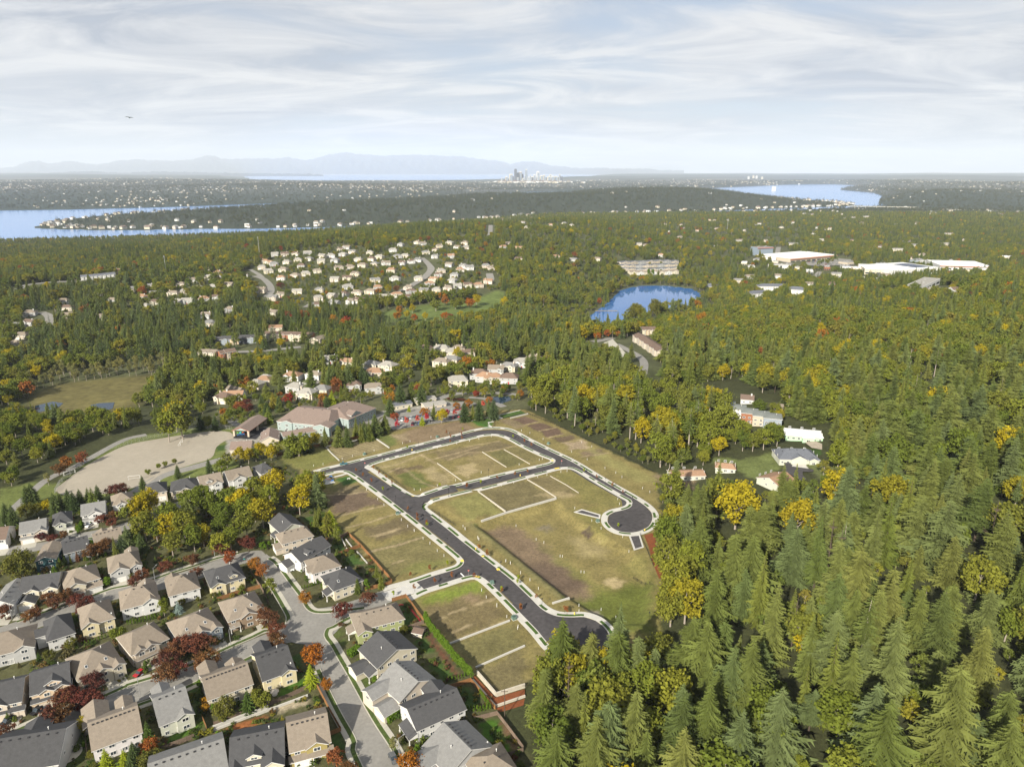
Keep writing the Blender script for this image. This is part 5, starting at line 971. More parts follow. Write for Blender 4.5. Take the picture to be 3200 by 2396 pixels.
M['olive'] = leaf_mat('olive_leaves', [(0.104, 0.108, 0.025), (0.146, 0.140, 0.023)], .22); M['shrub'] = leaf_mat('shrub_leaves', [(0.043, 0.076, 0.018), (0.067, 0.095, 0.021), (0.104, 0.133, 0.023), (0.073, 0.095, 0.034), (0.122, 0.057, 0.034), (0.195, 0.191, 0.023)], .15)
M['hedge'] = leaf_mat('hedge_leaves', [(0.083, 0.140, 0.016), (0.098, 0.159, 0.018)], .15); M['blue_spruce'] = leaf_mat('blue_needles', [(0.195, 0.254, 0.230), (0.171, 0.229, 0.196)], .1)
M['birch'] = leaf_mat('pale_leaves', [(0.159, 0.165, 0.057), (0.183, 0.178, 0.069), (0.207, 0.191, 0.057)], .25); M['redsap'] = leaf_mat('red_leaves', [(0.415, 0.038, 0.057), (0.342, 0.038, 0.034), (0.464, 0.102, 0.069)], .22)
M['isle'] = leaf_mat('island_needles', [(.026, .040, .026), (.034, .050, .030), (.042, .056, .030)], .1, .25); M['isle_leaf'] = leaf_mat('island_leaves', [(.050, .062, .026), (.070, .078, .030), (.060, .070, .03)], .2)
PROTO = {}
def proto(key, crown, trunk, leafm, barkm='bark'):
    PROTO[key] = (crown.mesh('crown', M[leafm]), trunk.mesh('trunk', M[barkm])); cb = crown; tb = trunk
    b = MB(); b.v = cb.v + tb.v; n = len(cb.v); b.f = cb.f + [tuple(i + n for i in f) for f in tb.f]; b.m = [0] * len(cb.f) + [1] * len(tb.f)
    PROTO[key + '*'] = b.mesh(key, M[leafm], M[barkm])
FIRS = []
for i in range(10):
    q = random.Random(100 + i); k = f'fir{i}'; FIRS.append(k)
    proto(k, conifer(i, levels=24 + q.randrange(9), per=15, sub=5, R0=(.20, .27, .31, .17, .24, .29, .22, .34, .19, .26)[i], zb=(.04, .06, .03, .18, .05, .1, .28, .04, .08, .05)[i], droop=q.uniform(.08, .42), power=(.85, .6, .75, .95, .5, .7, .62, .9, .55, .8)[i], ragged=q.uniform(.3, .5), lump=q.uniform(.12, .32)), trunk_mb(.93, .012), 'fir', 'bark')
for i in range(2): proto(f'tallfir{i}', conifer(40 + i, levels=18, per=7, R0=.15, zb=.45, droop=.3, power=.7, ragged=.45), trunk_mb(.95, .012), 'fir', 'bark_pale')
for i in range(2): proto(f'cedar{i}', conifer(50 + i, levels=34, per=9, R0=.17, zb=.02, droop=.55, power=1.05, ragged=.15), trunk_mb(.9, .015), 'cedar')
for i in range(4): proto(f'farfir{i}', conifer(60 + i, levels=15, per=6, R0=(.19, .22, .25, .2)[i], zb=.08, droop=.3, ragged=.35, sub=2), trunk_mb(.9, .012, n=4), 'fir_far')
for i in range(3): proto(f'isle{i}', conifer(65 + i, levels=13, per=6, R0=.2, zb=.06, droop=.3, ragged=.35, sub=2), trunk_mb(.9, .012, n=4), 'isle')
for i in range(2): proto(f'isleb{i}', leafy(68 + i, 22, 24, .36, .37, .58, leaf=.05), limbs(20 + i, n=3), 'isle_leaf')
for i in range(4): proto(f'green{i}', leafy(70 + i, 52, 46, .34 if i % 2 else .29, .38, .58), limbs(i), 'maple_green', 'bark_pale')
for i in range(3): proto(f'gold{i}', leafy(80 + i, 46, 44, .33, .36, .60), limbs(10 + i), 'maple_gold', 'bark_pale')
for i in range(3): proto(f'mix{i}', leafy(90 + i, 34, 30, .36, .37, .58, leaf=.042), limbs(20 + i, n=4), 'mixed', 'bark_pale')
for i in range(2): proto(f'rust{i}', leafy(94 + i, 34, 34, .38, .38, .58, leaf=.038), limbs(30 + i), 'rust')
for i in range(3): proto(f'plum{i}', leafy(110 + i, 48, 46, .50, .34, .60, leaf=.034, flat=.8), limbs(40 + i, .5, .025, 6, .32), 'plum')
for i in range(2): proto(f'orange{i}', leafy(120 + i, 48, 50, .42, .36, .60, leaf=.032), limbs(50 + i), 'orange')
proto('lime', conifer(131, levels=26, per=10, R0=.36, zb=.05, droop=.2, power=.75, ragged=.2), trunk_mb(.9, .02), 'lime')
for i in range(2): proto(f'deodar{i}', conifer(140 + i, levels=24, per=10, R0=.34, zb=.03, droop=.35, power=.75, ragged=.35), trunk_mb(.93, .02), ('shrub', 'olive')[i])
proto('deep', conifer(144, levels=28, per=11, R0=.30, zb=.03, droop=.3, power=.62, ragged=.25), trunk_mb(.93, .02), 'fir_far')
proto('spruce', conifer(150, levels=24, per=10, R0=.34, zb=.03, droop=.2, power=.9), trunk_mb(.93, .02), 'blue_spruce')
proto('oliveb', leafy(151, 70, 50, .44, .44, .54, leaf=.028), limbs(61), 'olive')
for i in range(2): proto(f'birch{i}', leafy(160 + i, 26, 30, .19, .34, .66, leaf=.026), limbs(70 + i, .62, .014, 5, .15), 'birch', 'bark_pale')
M['russet'] = leaf_mat('russet_leaves', [(.20, .070, .030), (.24, .11, .030), (.16, .06, .03)], .2)
for i in range(2): proto(f'sapling{i}', leafy(170 + i, 14, 26, .17, .27, .66, leaf=.040), trunk_mb(.7, .012), ('redsap', 'russet')[i])
proto('sapling2', leafy(175, 14, 26, .17, .27, .66, leaf=.040), trunk_mb(.7, .012), 'lime')
for i in range(3): proto(f'shrub{i}', leafy(180 + i, 16, 30, .55, .42, .42, leaf=.075, shell=.3), limbs(80 + i, .3, .03, 4, .2), 'shrub')
proto('column', leafy(190, 40, 30, .17, .5, .5, leaf=.034, shell=.5, lobes=9), trunk_mb(.4, .02), 'hedge')
b = MB()
q = random.Random(5)
for i in range(22):
    a = q.uniform(0, 6.28); z0 = q.uniform(.3, .85); l = .22 * (1.1 - z0); b.tube((0, 0, z0), (math.cos(a) * l, math.sin(a) * l, z0 + l * .5), .006, .002, 4)
PROTO['snag'] = (b.mesh('bough', M['bark']), trunk_mb(1, .012).mesh('trunk', M['bark']))

TREES = []                                                    # (x, y, radius) already planted
def plant(x, y, h, key, label, name, cat, group=None, wide=1., z=None):
    c, t = PROTO[key]; z = float(T(x, y)) if z is None else z
    o = thing(name, label, cat, (x, y, z - .1), rnd.uniform(0, 6.28), group); o.rotation_euler[0] = rnd.uniform(-.045, .045); o.scale = (h * wide, h * wide, h)
    ob('crown', c, o); ob('trunk', t, o); TREES.append((x, y, h * .2)); return o
def spot(px, py, h, frac=.55):
    """Foot of a tree whose crown centre shows at this pixel."""
    return P(px, py, h * frac)
def pl(l, h, keys, label, name, cat, group=None, frac=.55, wide=1., jit=.12):
    for i, (px, py) in enumerate(l):
        hh = h * rnd.uniform(1 - jit, 1 + jit); x, y = spot(px, py, hh, frac); plant(x, y, hh, keys[i % len(keys)], label, name, cat, group, wide)
PL = ['plum0', 'plum1', 'plum2']
pl([(128, 1676), (165, 1682), (200, 1670), (316, 1621), (355, 1608), (348, 1631)], 5.6, PL, 'dark red plum tree on the upper street of the older grid', 'plum_tree', 'plum tree', 'plums of the upper street')
pl([(150, 1868), (178, 1880), (205, 1862), (240, 1872), (272, 1880), (255, 1900), (12, 1910), (90, 1925), (110, 1912)], 6.4, PL, 'dark red plum tree on the verge of the second street', 'plum_tree', 'plum tree', 'plums of the second street')
pl([(308, 1712), (283, 1724), (330, 1702)], 8, ['plum0', 'plum2'], 'purple-leaved plum between the long tan roof and the cedars', 'plum_tree', 'plum tree', 'purple plums by the cedars', wide=.8)
pl([(515, 1768), (598, 1748), (440, 1795), (425, 1815), (612, 1788)], 6, PL, 'dark red plum tree on the verge below the greenbelt', 'plum_tree', 'plum tree', 'plums below the greenbelt')
pl([(690, 1712), (775, 1700), (760, 1692)], 7, PL, 'reddish plum at the bend of the old street', 'plum_tree', 'plum tree', 'plums at the bend')
pl([(716, 1738)], 9, ['rust0'], 'broad russet tree at the bend of the old street', 'rust_tree', 'tree', wide=.9)
pl([(795, 1762), (816, 1782)], 7.5, ['orange0', 'rust1'], 'orange tree on the corner verge opposite the pickup', 'orange_tree', 'tree', 'orange trees opposite the pickup')
pl([(846, 1828)], 9, ['mix1'], 'round olive-brown tree above the old street', 'round_tree', 'tree', wide=.85)
pl([(952, 1868)], 6.6, ['orange1'], 'orange tree on the corner lawn of the intersection', 'orange_tree', 'tree', wide=.85)
pl([(1150, 1868), (1070, 1908)], 7, PL, 'plum tree on the connecting street beside the green-sided house', 'plum_tree', 'plum tree', 'plums on the connecting street')
pl([(838, 1930), (866, 1966), (820, 1915), (860, 2000)], 6.8, PL, 'plum tree by the brown and cream corner house', 'plum_tree', 'plum tree', 'plums by the corner house')
pl([(285, 2128), (262, 2188), (300, 2190), (218, 2170), (190, 2180), (155, 2238), (180, 2228), (5, 2305)], 7.6, PL, 'big plum tree along the lower street of the older grid', 'plum_tree', 'plum tree', 'plums of the lower street')
pl([(520, 2055), (545, 2030), (575, 2012), (612, 2008), (640, 2012), (648, 2058), (520, 2098), (548, 2095), (628, 2070)], 8, PL, 'plum tree in the dense cluster by the red car', 'plum_tree', 'plum tree', 'plum cluster by the red car')
pl([(976, 2046)], 10, ['orange0'], 'large orange tree shading the old street beside the yellow house', 'orange_tree', 'tree', wide=.95)
pl([(971, 2102)], 9.5, ['lime'], 'bright lime-green conifer on the yellow house lawn', 'golden_conifer', 'conifer')
pl([(1020, 2138)], 6.5, ['orange1'], 'small orange tree on the street verge beside the wooden fence', 'orange_tree', 'tree', wide=.7)
pl([(1043, 2362)], 7.5, ['rust1'], 'brown-leaved tree in front of the ochre house', 'rust_tree', 'tree'); pl([(1088, 2400)], 6, PL, 'plum tree at the bottom edge beside the street', 'plum_tree', 'plum tree')
pl([(1280, 2388)], 8.5, ['orange0'], 'large orange tree beside the parked car at the bottom edge', 'orange_tree', 'tree', wide=.9); pl([(1330, 2400)], 6, PL, 'dark red plum against the pale grey house', 'plum_tree', 'plum tree')
pl([(1228, 2322)], 6.5, ['birch0'], 'thin half-bare tree by the street lamp', 'thin_tree', 'tree', wide=1.2)
pl([(460, 2282)], 9, ['deodar0'], 'blue-green conifer beside the pink-white house', 'garden_conifer', 'conifer', wide=.9); pl([(462, 2335)], 6.5, ['rust1'], 'russet garden tree behind the pale yellow house', 'rust_tree', 'tree')
pl([(772, 2185)], 10, ['deodar0'], 'dark green deodar behind the cream house', 'garden_conifer', 'conifer', wide=1.1); pl([(812, 2182)], 8.5, ['green1'], 'green tree wedged between two back fences', 'green_tree', 'tree'); pl([(695, 2210)], 7.5, ['oliveb'], 'olive bushy tree above the retaining wall', 'olive_tree', 'tree', wide=1.1); pl([(645, 2195)], 6.5, ['rust0'], 'red and olive small tree above the retaining wall', 'rust_tree', 'tree')
pl([(330, 2368), (385, 2366)], 8, ['lime'], 'golden feathery conifer at the bottom edge', 'golden_conifer', 'conifer', 'golden conifers at the bottom edge'); pl([(468, 2368)], 7, ['oliveb'], 'yellow-green round tree behind the weathered roof', 'olive_tree', 'tree', wide=1.2); pl([(415, 2350), (408, 2378)], 8, ['deep'], 'dark conifer behind the golden conifers', 'garden_conifer', 'conifer', 'dark garden conifers')
pl([(262, 2262)], 6.5, ['gold0'], 'bright yellow tree against the long tan roof', 'yellow_tree', 'tree', wide=.9)
pl([(50, 1762)], 14.5, ['oliveb'], 'huge olive-green tree beside the teal house', 'olive_tree', 'tree', wide=1.0); pl([(30, 1668)], 9, ['cedar0'], 'pale conifer beside the brown-roofed house', 'garden_conifer', 'conifer', wide=1.3)
pl([(510, 1895)], 9.5, ['green2'], 'tall green tree at the end of the clipped hedge', 'green_tree', 'tree', wide=.75); pl([(556, 1892)], 5.5, ['spruce'], 'pale blue spruce behind the white hipped house', 'blue_spruce', 'conifer', wide=1.3)
pl([(365, 1982)], 8.5, ['green1'], 'round green tree beside the yellow house', 'green_tree', 'tree', wide=.95); pl([(225, 2008), (205, 2035), (152, 2042)], 5, ['oliveb', 'shrub0'], 'bushy green tree in the back garden of the white-sided house', 'garden_tree', 'tree', 'back-garden trees')
pl([(380, 1698), (395, 1672), (420, 1668), (358, 1708), (440, 1690)], 12, ['deep', 'fir2', 'deodar0', 'cedar1'], 'dark cedar at the end of the long tan-roofed house', 'cedar_tree', 'conifer', 'cedars by the long tan roof', wide=1.1)
pl([(200, 1745), (218, 1742), (240, 1735), (262, 1728), (185, 1755), (178, 1770)], 6.5, ['deodar0', 'cedar0'], 'young conifer in the row behind the blue-grey house', 'young_conifer', 'conifer', 'conifer row behind the blue-grey house', wide=.8)
pl([(286, 1702)], 7, ['column'], 'slim dark cypress between blue-grey and tan roofs', 'cypress', 'conifer'); pl([(333, 1815), (246, 1650)], 5, ['column'], 'clipped green cypress beside a garage drive', 'cypress', 'conifer', 'clipped cypresses', wide=1.4)
pl([(430, 1590), (448, 1570), (405, 1600), (470, 1560)], 15, ['gold0', 'gold1', 'mix0'], 'golden maple overhanging the upper street', 'golden_maple', 'maple', 'golden maples over the upper street', wide=.95)
pl(Z3([(400, 1345), (440, 1330), (500, 1318), (590, 1305), (650, 1295), (720, 1275), (545, 1330), (680, 1300)]), 12, ['deep', 'deodar0', 'deep'], 'round dark conifer in the screen below the playfield', 'screen_conifer', 'conifer', 'conifer screen below the playfield', wide=1.05)
pl(Z3([(230, 1275), (200, 1290)]), 13, ['deep'], 'dark round conifer beside the path junction', 'dark_conifer', 'conifer', 'conifers by the path junction', wide=1.2); pl(Z3([(40, 1430), (90, 1440)]), 14, ['deep'], 'dark conifer at the frame edge below the path', 'dark_conifer', 'conifer', 'conifers at the frame edge'); pl(Z3([(190, 1400), (270, 1390), (340, 1370)]), 8, ['oliveb', 'mix2', 'gold1'], 'yellowing tree behind the upper street houses', 'yellowing_tree', 'tree', 'yellowing trees behind the upper street')
pl(Z3([(850, 1255), (900, 1240)]), 8, ['plum0', 'plum1'], 'plum tree below the playfield', 'plum_tree', 'plum tree', 'plums below the playfield', wide=1.1); pl(Z3([(1050, 1200)]), 11, ['deep'], 'round conifer at the corner of the playfield', 'dark_conifer', 'conifer'); pl(Z3([(1310, 1110)]), 10, ['deep'], 'lone dark conifer beside the school road', 'dark_conifer', 'conifer'); pl(Z3([(1545, 1075)]), 11, ['deep'], 'dark conifer above the white houses', 'dark_conifer', 'conifer')
pl(Z3([(1090, 1120), (1170, 1078), (1222, 1060), (1292, 1042)]), 4.5, ['green1', 'green3'], 'small round tree in the row along the school road', 'small_tree', 'tree', 'row along the school road')
pl(Z3([(490, 1040), (430, 1100), (350, 1170), (600, 1015)]), 9, ['rust1', 'plum1', 'birch1'], 'thin russet tree along the field path', 'path_tree', 'tree', 'thin trees along the field path')
pl(Z3([(1290, 700), (1330, 730), (1230, 760)]), 24, ['gold0', 'mix1', 'green0'], 'tall yellow-green maple at the bend of the field fence', 'big_maple', 'maple', 'maples at the field fence', wide=.9)
pl(Z3([(1480, 740), (1530, 750), (1590, 750), (1660, 740)]), 12, ['deep', 'green2'], 'round green tree at the school end of the field', 'round_tree', 'tree', 'round trees at the field end', wide=1.)
# around the school
pl(SC([(560, 540), (605, 500), (640, 520), (710, 500), (850, 460), (960, 450), (1030, 450)]), 14, ['fir0', 'fir2', 'green1', 'deep', 'fir3', 'fir4'], 'dark fir in the belt between the school and the plat fence', 'belt_fir', 'conifer', 'tree belt below the school', wide=1.4)
pl(SC([(775, 480), (710, 520), (460, 560), (300, 600), (240, 610), (170, 610), (70, 650), (30, 700), (330, 570), (420, 590)]), 11, ['gold1', 'gold2', 'mix0', 'green0'], 'yellow-green tree in the belt below the school', 'belt_tree', 'tree', 'yellow trees below the school', wide=1.0)
pl(SC([(1095, 380), (1170, 410), (1140, 420), (1250, 370)]) + PK([(65, 440), (130, 430), (10, 480)]), 15, ['cedar0', 'fir1', 'cedar1', 'fir5'], 'green fir at the school end of the plat fence', 'fence_fir', 'conifer', 'firs at the school end', wide=1.3)
pl(PK([(175, 295), (520, 340), (770, 335), (830, 335), (885, 325), (960, 310), (1000, 315)]), 15, ['deep', 'fir3', 'deep', 'cedar0'], 'dark fir at the edge of the school car park', 'car_park_fir', 'conifer', 'firs of the car park', wide=1.2)
pl(PK([(228, 450), (308, 425), (392, 410), (465, 395), (625, 365), (690, 360), (915, 290)]), 8.5, ['sapling0'], 'crimson tree along the car park edge', 'crimson_tree', 'tree', 'crimson trees of the car park', wide=1.2); pl(PK([(585, 375)]), 10, ['gold2'], 'bright yellow tree in the car park', 'yellow_tree', 'tree', wide=1.1); pl(PK([(430, 410), (325, 320)]), 7, ['lime'], 'lime tree in the car park bed', 'lime_tree', 'tree', 'lime trees of the car park')
pl(PK([(700, 300), (960, 250), (800, 280), (210, 380), (450, 350), (860, 200)]), 7, ['orange0', 'rust0'], 'orange tree beside the school lanes', 'orange_tree', 'tree', 'orange trees by the school lanes')
pl(PK([(1010, 130), (940, 160), (1080, 165)]), 6.5, ['rust1', 'birch0'], 'russet young tree above the detention pond', 'young_tree', 'tree', 'young trees by the pond'); pl(PK([(640, 242), (680, 245), (720, 248), (750, 250)]), 2.2, ['plum0'], 'low crimson shrub bed by the school loop', 'crimson_shrub', 'shrub', 'crimson shrub bed', wide=2)
pl(SC([(350, 190), (440, 170), (490, 200), (400, 290), (390, 250), (820, 200), (870, 210)]), 13, ['deep', 'deodar0'], 'dense dark conifer behind the school roof', 'dark_conifer', 'conifer', 'conifers behind the school', wide=1.2); pl(SC([(215, 150), (205, 80)]), 8, ['lime', 'gold2'], 'bright yellow-lime tree beside the cream houses', 'lime_tree', 'tree', 'lime trees by the cream houses', wide=1.1)
pl(SC([(165, 220), (230, 240), (230, 200), (840, 75), (860, 40), (935, 100)]), 9, ['rust0', 'plum1', 'plum0'], 'dark red tree behind the school', 'plum_tree', 'plum tree', 'red trees behind the school'); pl(SC([(980, 95), (905, 150), (690, 95)]), 13, ['cedar1', 'lime', 'cedar0'], 'tall yellow-green cedar between cream houses', 'cedar_tree', 'conifer', 'cedars between cream houses', wide=1.1)
pl(R5([(530, 1160), (580, 1150), (640, 1160), (700, 1150), (760, 1155), (820, 1160), (850, 1180), (620, 1180), (720, 1180)]), 19, ['deep', 'green2', 'deep'], 'dense round green tree in the thicket between suburbs', 'thicket_tree', 'tree', 'thicket between suburbs', wide=1.2)
pl(PK([(260, 200), (340, 190), (420, 190)]), 18, ['deep', 'fir2'], 'tall dark fir above the portable classrooms', 'dark_fir', 'conifer', 'firs above the portables', wide=1.2)
# round the park and the small lake
pl(R5([(1145, 612), (1100, 655), (1200, 645), (1088, 705), (1160, 690), (1220, 715), (1300, 705), (1450, 705), (1570, 695), (1490, 715)]), 13, ['gold1', 'rust1', 'gold2', 'orange1'], 'golden-orange tree beside the park lawn', 'park_tree', 'tree', 'golden trees of the park')
pl(R5([(1380, 615), (1450, 585), (1530, 605), (1570, 600), (1640, 605), (1695, 575)]), 17, ['mix0', 'rust1', 'green1', 'green2', 'orange1', 'gold1'], 'big round tree on the park lawn edge', 'park_tree', 'tree', 'round trees of the park', wide=1.1); pl(R5([(1905, 600)]), 18, ['gold2'], 'lone bright yellow tree on the park lawn', 'yellow_tree', 'tree', wide=.9)
pl(R5([(250, 705), (360, 695), (580, 765), (665, 765), (700, 745), (965, 875), (600, 730)]), 17, ['rust1', 'rust0', 'mix2'], 'rust-red tree in the valley wood', 'rust_tree', 'tree', 'rust trees of the valley'); pl(R5([(190, 470), (940, 510), (1085, 495)]), 12, ['plum0', 'rust0'], 'dark red tree among hillside houses', 'red_tree', 'tree', 'red trees of the hillside'); pl(R5([(1015, 495), (410, 780), (870, 720), (20, 990)]), 14, ['gold2'], 'bright yellow tree below the hillside houses', 'yellow_tree', 'tree', 'yellow trees below the hillside')
pl(p6([(1065, 745), (1095, 755), (1040, 770), (1225, 710), (1245, 720)]), 27, ['oliveb'], 'tall poplar clump on the south shore of the small lake', 'poplar', 'poplar', 'poplars of the small lake', wide=.55); pl(p6([(1335, 690), (1390, 700), (1440, 690), (1545, 670)]), 24, ['cedar0', 'fir1'], 'dark conifer on the south shore of the small lake', 'shore_conifer', 'conifer', 'conifers of the small lake', wide=.9); pl(p6([(1600, 690)]), 13, ['orange1'], 'orange tree at the east end of the small lake', 'orange_tree', 'tree'); pl(p6([(830, 600), (850, 540), (790, 640)]), 27, ['cedar1', 'oliveb'], 'tall tree on the west shore of the small lake', 'shore_tree', 'tree', 'west shore trees', wide=.7); pl(p6([(1185, 420), (1215, 420), (1265, 425)]), 20, ['column', 'column', 'fir2'], 'tall tree before the north shore townhouses', 'shore_tree', 'tree', 'north shore trees', wide=.9)
pl(p6([(885, 862), (930, 850), (980, 835), (1010, 822), (1130, 805), (1180, 790), (1290, 752), (1330, 745), (1400, 725), (1480, 715), (1555, 700), (1620, 660), (1090, 815)]), 11, ['mix0', 'green1', 'mix1', 'fir1', 'green2'], 'leafy tree on the south bank of the small lake', 'bank_tree', 'tree', 'bank trees of the small lake'); pl(p6([(1050, 740), (1080, 765), (1120, 770), (1205, 735), (1260, 740)]), 22, ['green3', 'oliveb'], 'shorter poplar in the south shore clump', 'poplar', 'poplar', 'shorter poplars of the small lake', wide=.6)
pl(p6([(1000, 792), (1130, 772), (1180, 765), (1290, 722), (1330, 705), (1400, 694), (1450, 684), (1500, 684), (1560, 672), (1150, 790), (1310, 730)]), 19, ['mix0', 'green2', 'fir3', 'green0', 'mix2'], 'taller tree on the south bank of the small lake', 'bank_tree', 'tree', 'taller bank trees of the small lake', wide=.9)
pl(p6([(740, 960), (820, 940), (890, 905), (970, 910), (1030, 915), (1100, 890), (920, 945)]), 10, ['rust0', 'rust1', 'gold1'], 'orange-red tree beside the lake road', 'orange_tree', 'tree', 'orange trees beside the lake road')
# beside the new plat
pl(T3([(745, 240), (870, 310), (840, 330), (940, 440), (700, 290)]), 13, ['cedar0', 'lime', 'deodar1', 'cedar1'], 'yellow-green cedar behind the plat fence', 'cedar_tree', 'conifer', 'cedars behind the plat fence', wide=1.2)
pl(T3([(1190, 1075)]), 8, ['fir5'], 'slim conifer at the corner of the cream house', 'slim_conifer', 'conifer'); pl(T3([(1470, 1000), (1415, 890)]), 8, ['cedar0'], 'conifer in the fenced back garden by the plat', 'garden_conifer', 'conifer', 'garden conifers by the plat', wide=1.3); pl(T3([(1305, 1065)]), 6.5, ['column'], 'slim cypress by the back-garden pool', 'cypress', 'conifer'); pl(T3([(370, 750)]), 3.4, ['orange1'], 'flame-orange shrub in a front garden', 'orange_shrub', 'shrub')
pl(T3([(55, 620), (90, 600), (105, 630), (155, 595), (245, 590), (265, 625)]), 4.4, ['column'], 'slim clipped cypress beside a driveway', 'cypress', 'conifer', 'slim cypresses beside the drive')
# cones of shrubs in gardens: scattered round the older houses
gs = 0
HP = [G(*q) for q in HOOD]; STR = [smooth(gp(l), 4) for l in (MAINST, [(975, 1975), (825, 2006), (586, 2110), (226, 2240), (0, 2333), (-120, 2385)], [(965, 1925), (1120, 1893), (1240, 1852)], [(-120, 1735), (133, 1697), (330, 1655), (470, 1612), (620, 1556)])]; STR = np.concatenate(STR)
fgh = HOUSES[:52]; tries = 0; SHR = []
while gs < 290 and tries < 9000:
    tries += 1; hx, hy, hr = rnd.choice(fgh); a = rnd.uniform(0, 6.28); r = hr + rnd.uniform(-1.5, 4.5); x, y = hx + math.cos(a) * r, hy + math.sin(a) * r
    if min((STR[:, 0] - x) ** 2 + (STR[:, 1] - y) ** 2) < 9 ** 2 or any((x - u) ** 2 + (y - w) ** 2 < (rr * .83) ** 2 for u, w, rr in fgh) or any((x - u) ** 2 + (y - w) ** 2 < 3.5 for u, w in SHR): continue
    px, py = proj(x, y, 100.)
    if not (-40 < px < 1640 and py < 2460) or inside(np.array([x]), np.array([y]), [G(*q) for q in PLAT])[0]: continue
    SHR.append((x, y)); gs += 1; h = rnd.uniform(1.5, 4.2); k = rnd.choice(['shrub0', 'shrub1', 'shrub2', 'shrub0', 'column', 'deodar0', 'oliveb'])
    if k == 'column': h *= 1.3
    plant(x, y, h, k, 'rounded garden shrub beside a house of the older grid' if k != 'column' else 'slim green garden cypress beside a house wall', 'garden_shrub' if k != 'column' else 'cypress', 'shrub' if k != 'column' else 'conifer', 'garden shrubs of the older grid' if k != 'column' else 'garden cypresses', wide=1. if k in ('column', 'deodar0') else rnd.uniform(.8, 1.2))
# hedges: a close row of leafy columns
def hedge(l, h, label, name='hedge', step=1.0, key='column', wide=.62):
    p = smooth([G(*q) for q in l], step); x, y = p[len(p) // 2]; z = float(T(x, y)); root = thing(name, label, 'hedge', (x, y, z), 0); cm, tm = PROTO[key]
    for a, b_ in p:
        hh = h * rnd.uniform(.9, 1.08); o = ob('bush', cm, root, (a - x, b_ - y, 0), rnd.uniform(0, 6.28), (hh * wide, hh * wide, hh))
hedge([(1330, 1945), (1352, 1982), (1388, 2026), (1428, 2076), (1472, 2122)], 5.4, 'tall bright green cedar hedge along the edge of the new plat', 'cedar_hedge', .8, wide=.8)
hedge(T2([(0, 1545), (180, 1510), (400, 1450)]), 3.2, 'clipped cedar hedge behind the long white house', 'cedar_hedge'); hedge(T4([(960, 205), (1120, 165), (1240, 120)]), 2.2, 'low clipped hedge below the yellow house', 'clipped_hedge')
hedge(T7([(985, 1010), (1100, 1020), (1250, 1000)]), 3.4, 'cedar hedge at the lower end of the fenced lawn', 'cedar_hedge'); hedge(T7([(1130, 810), (1190, 900), (1240, 970)]), 3.2, 'cedar hedge along the terraced wall', 'cedar_hedge'); hedge(T3([(645, 410), (720, 400), (810, 420)]), 3.6, 'dark cedar hedge behind the charcoal-gabled house', 'cedar_hedge'); hedge(T3([(540, 1140), (640, 1110), (750, 1075)]), 2.4, 'row of clipped cypresses between two driveways', 'clipped_hedge'); hedge(T7([(720, 660), (840, 640), (950, 610)]), 2.6, 'short cedar hedge under the tall hedge end', 'cedar_hedge')
hedge(SC([(575, 240), (640, 235)]), 4, 'cedar hedge behind the school', 'cedar_hedge'); hedge(T1([(900, 395), (965, 385)]), 3.2, 'clipped box hedge beside the sage house', 'clipped_hedge')
def boxhedge(px, py, w, d, h, label, yaw=.9):
    x, y = P(px, py); b = MB(); q = random.Random(px)
    for i in range(520):
        s = q.choice('xXyYzz'); u, v_, t = q.uniform(-.5, .5), q.uniform(-.5, .5), q.uniform(0, 1)
        c = Vector({'x': (-.5, u, t), 'X': (.5, u, t), 'y': (u, -.5, t), 'Y': (u, .5, t)}.get(s, (u, v_, 1.))); c = Vector((c.x * w, c.y * d, c.z * h)) + Vector((q.gauss(0, .06), q.gauss(0, .06), q.gauss(0, .06))); n = Vector((q.gauss(0, 1), q.gauss(0, 1), q.gauss(.5, 1))).normalized(); a = n.orthogonal() * .22; e = n.cross(a)
        b.add([c + a, c + e, c - a, c - e], [(0, 1, 2, 3)])
    b.box(-w / 2 + .08, w / 2 - .08, -d / 2 + .08, d / 2 - .08, 0, h - .08); tag(ob('clipped_hedge', b.mesh('clipped_hedge', M['hedge']), None, (x, y, 100.05), yaw), label, 'hedge')
boxhedge(1108, 2040, 4.6, 2.6, 2., 'square clipped hedge between two front drives'); boxhedge(1222, 2242, 4.5, 3.2, 2.4, 'big rounded clipped hedge by the street walk'); boxhedge(1244, 2220, 2.8, 2.4, 2.2, 'smaller clipped hedge beside the big rounded one')
pl([(1755, 2035), (1790, 2105), (1720, 2120), (1875, 2085), (1850, 2150)], 19, ['gold0', 'gold1', 'green1', 'gold2', 'mix1'], 'golden maple among firs beyond the lower turnaround', 'golden_maple', 'maple', 'golden maples by the lower turnaround', wide=.85)
for i in range(6):
    px_, py_ = rnd.choice([(2150, 1560), (2240, 1700), (2330, 1720), (2420, 1650), (2600, 1800), (2750, 1700), (2900, 1900), (3050, 1750), (2120, 1850), (2500, 2050), (2800, 2150), (1800, 2260), (2180, 1660), (2080, 1760)]); x, y = P(px_ + rnd.uniform(-40, 40), py_ + rnd.uniform(-30, 30))
    plant(x, y, rnd.uniform(20, 28), 'snag', 'bare grey dead trunk among the forest firs', 'dead_tree', 'dead tree', 'dead trunks in the forest')
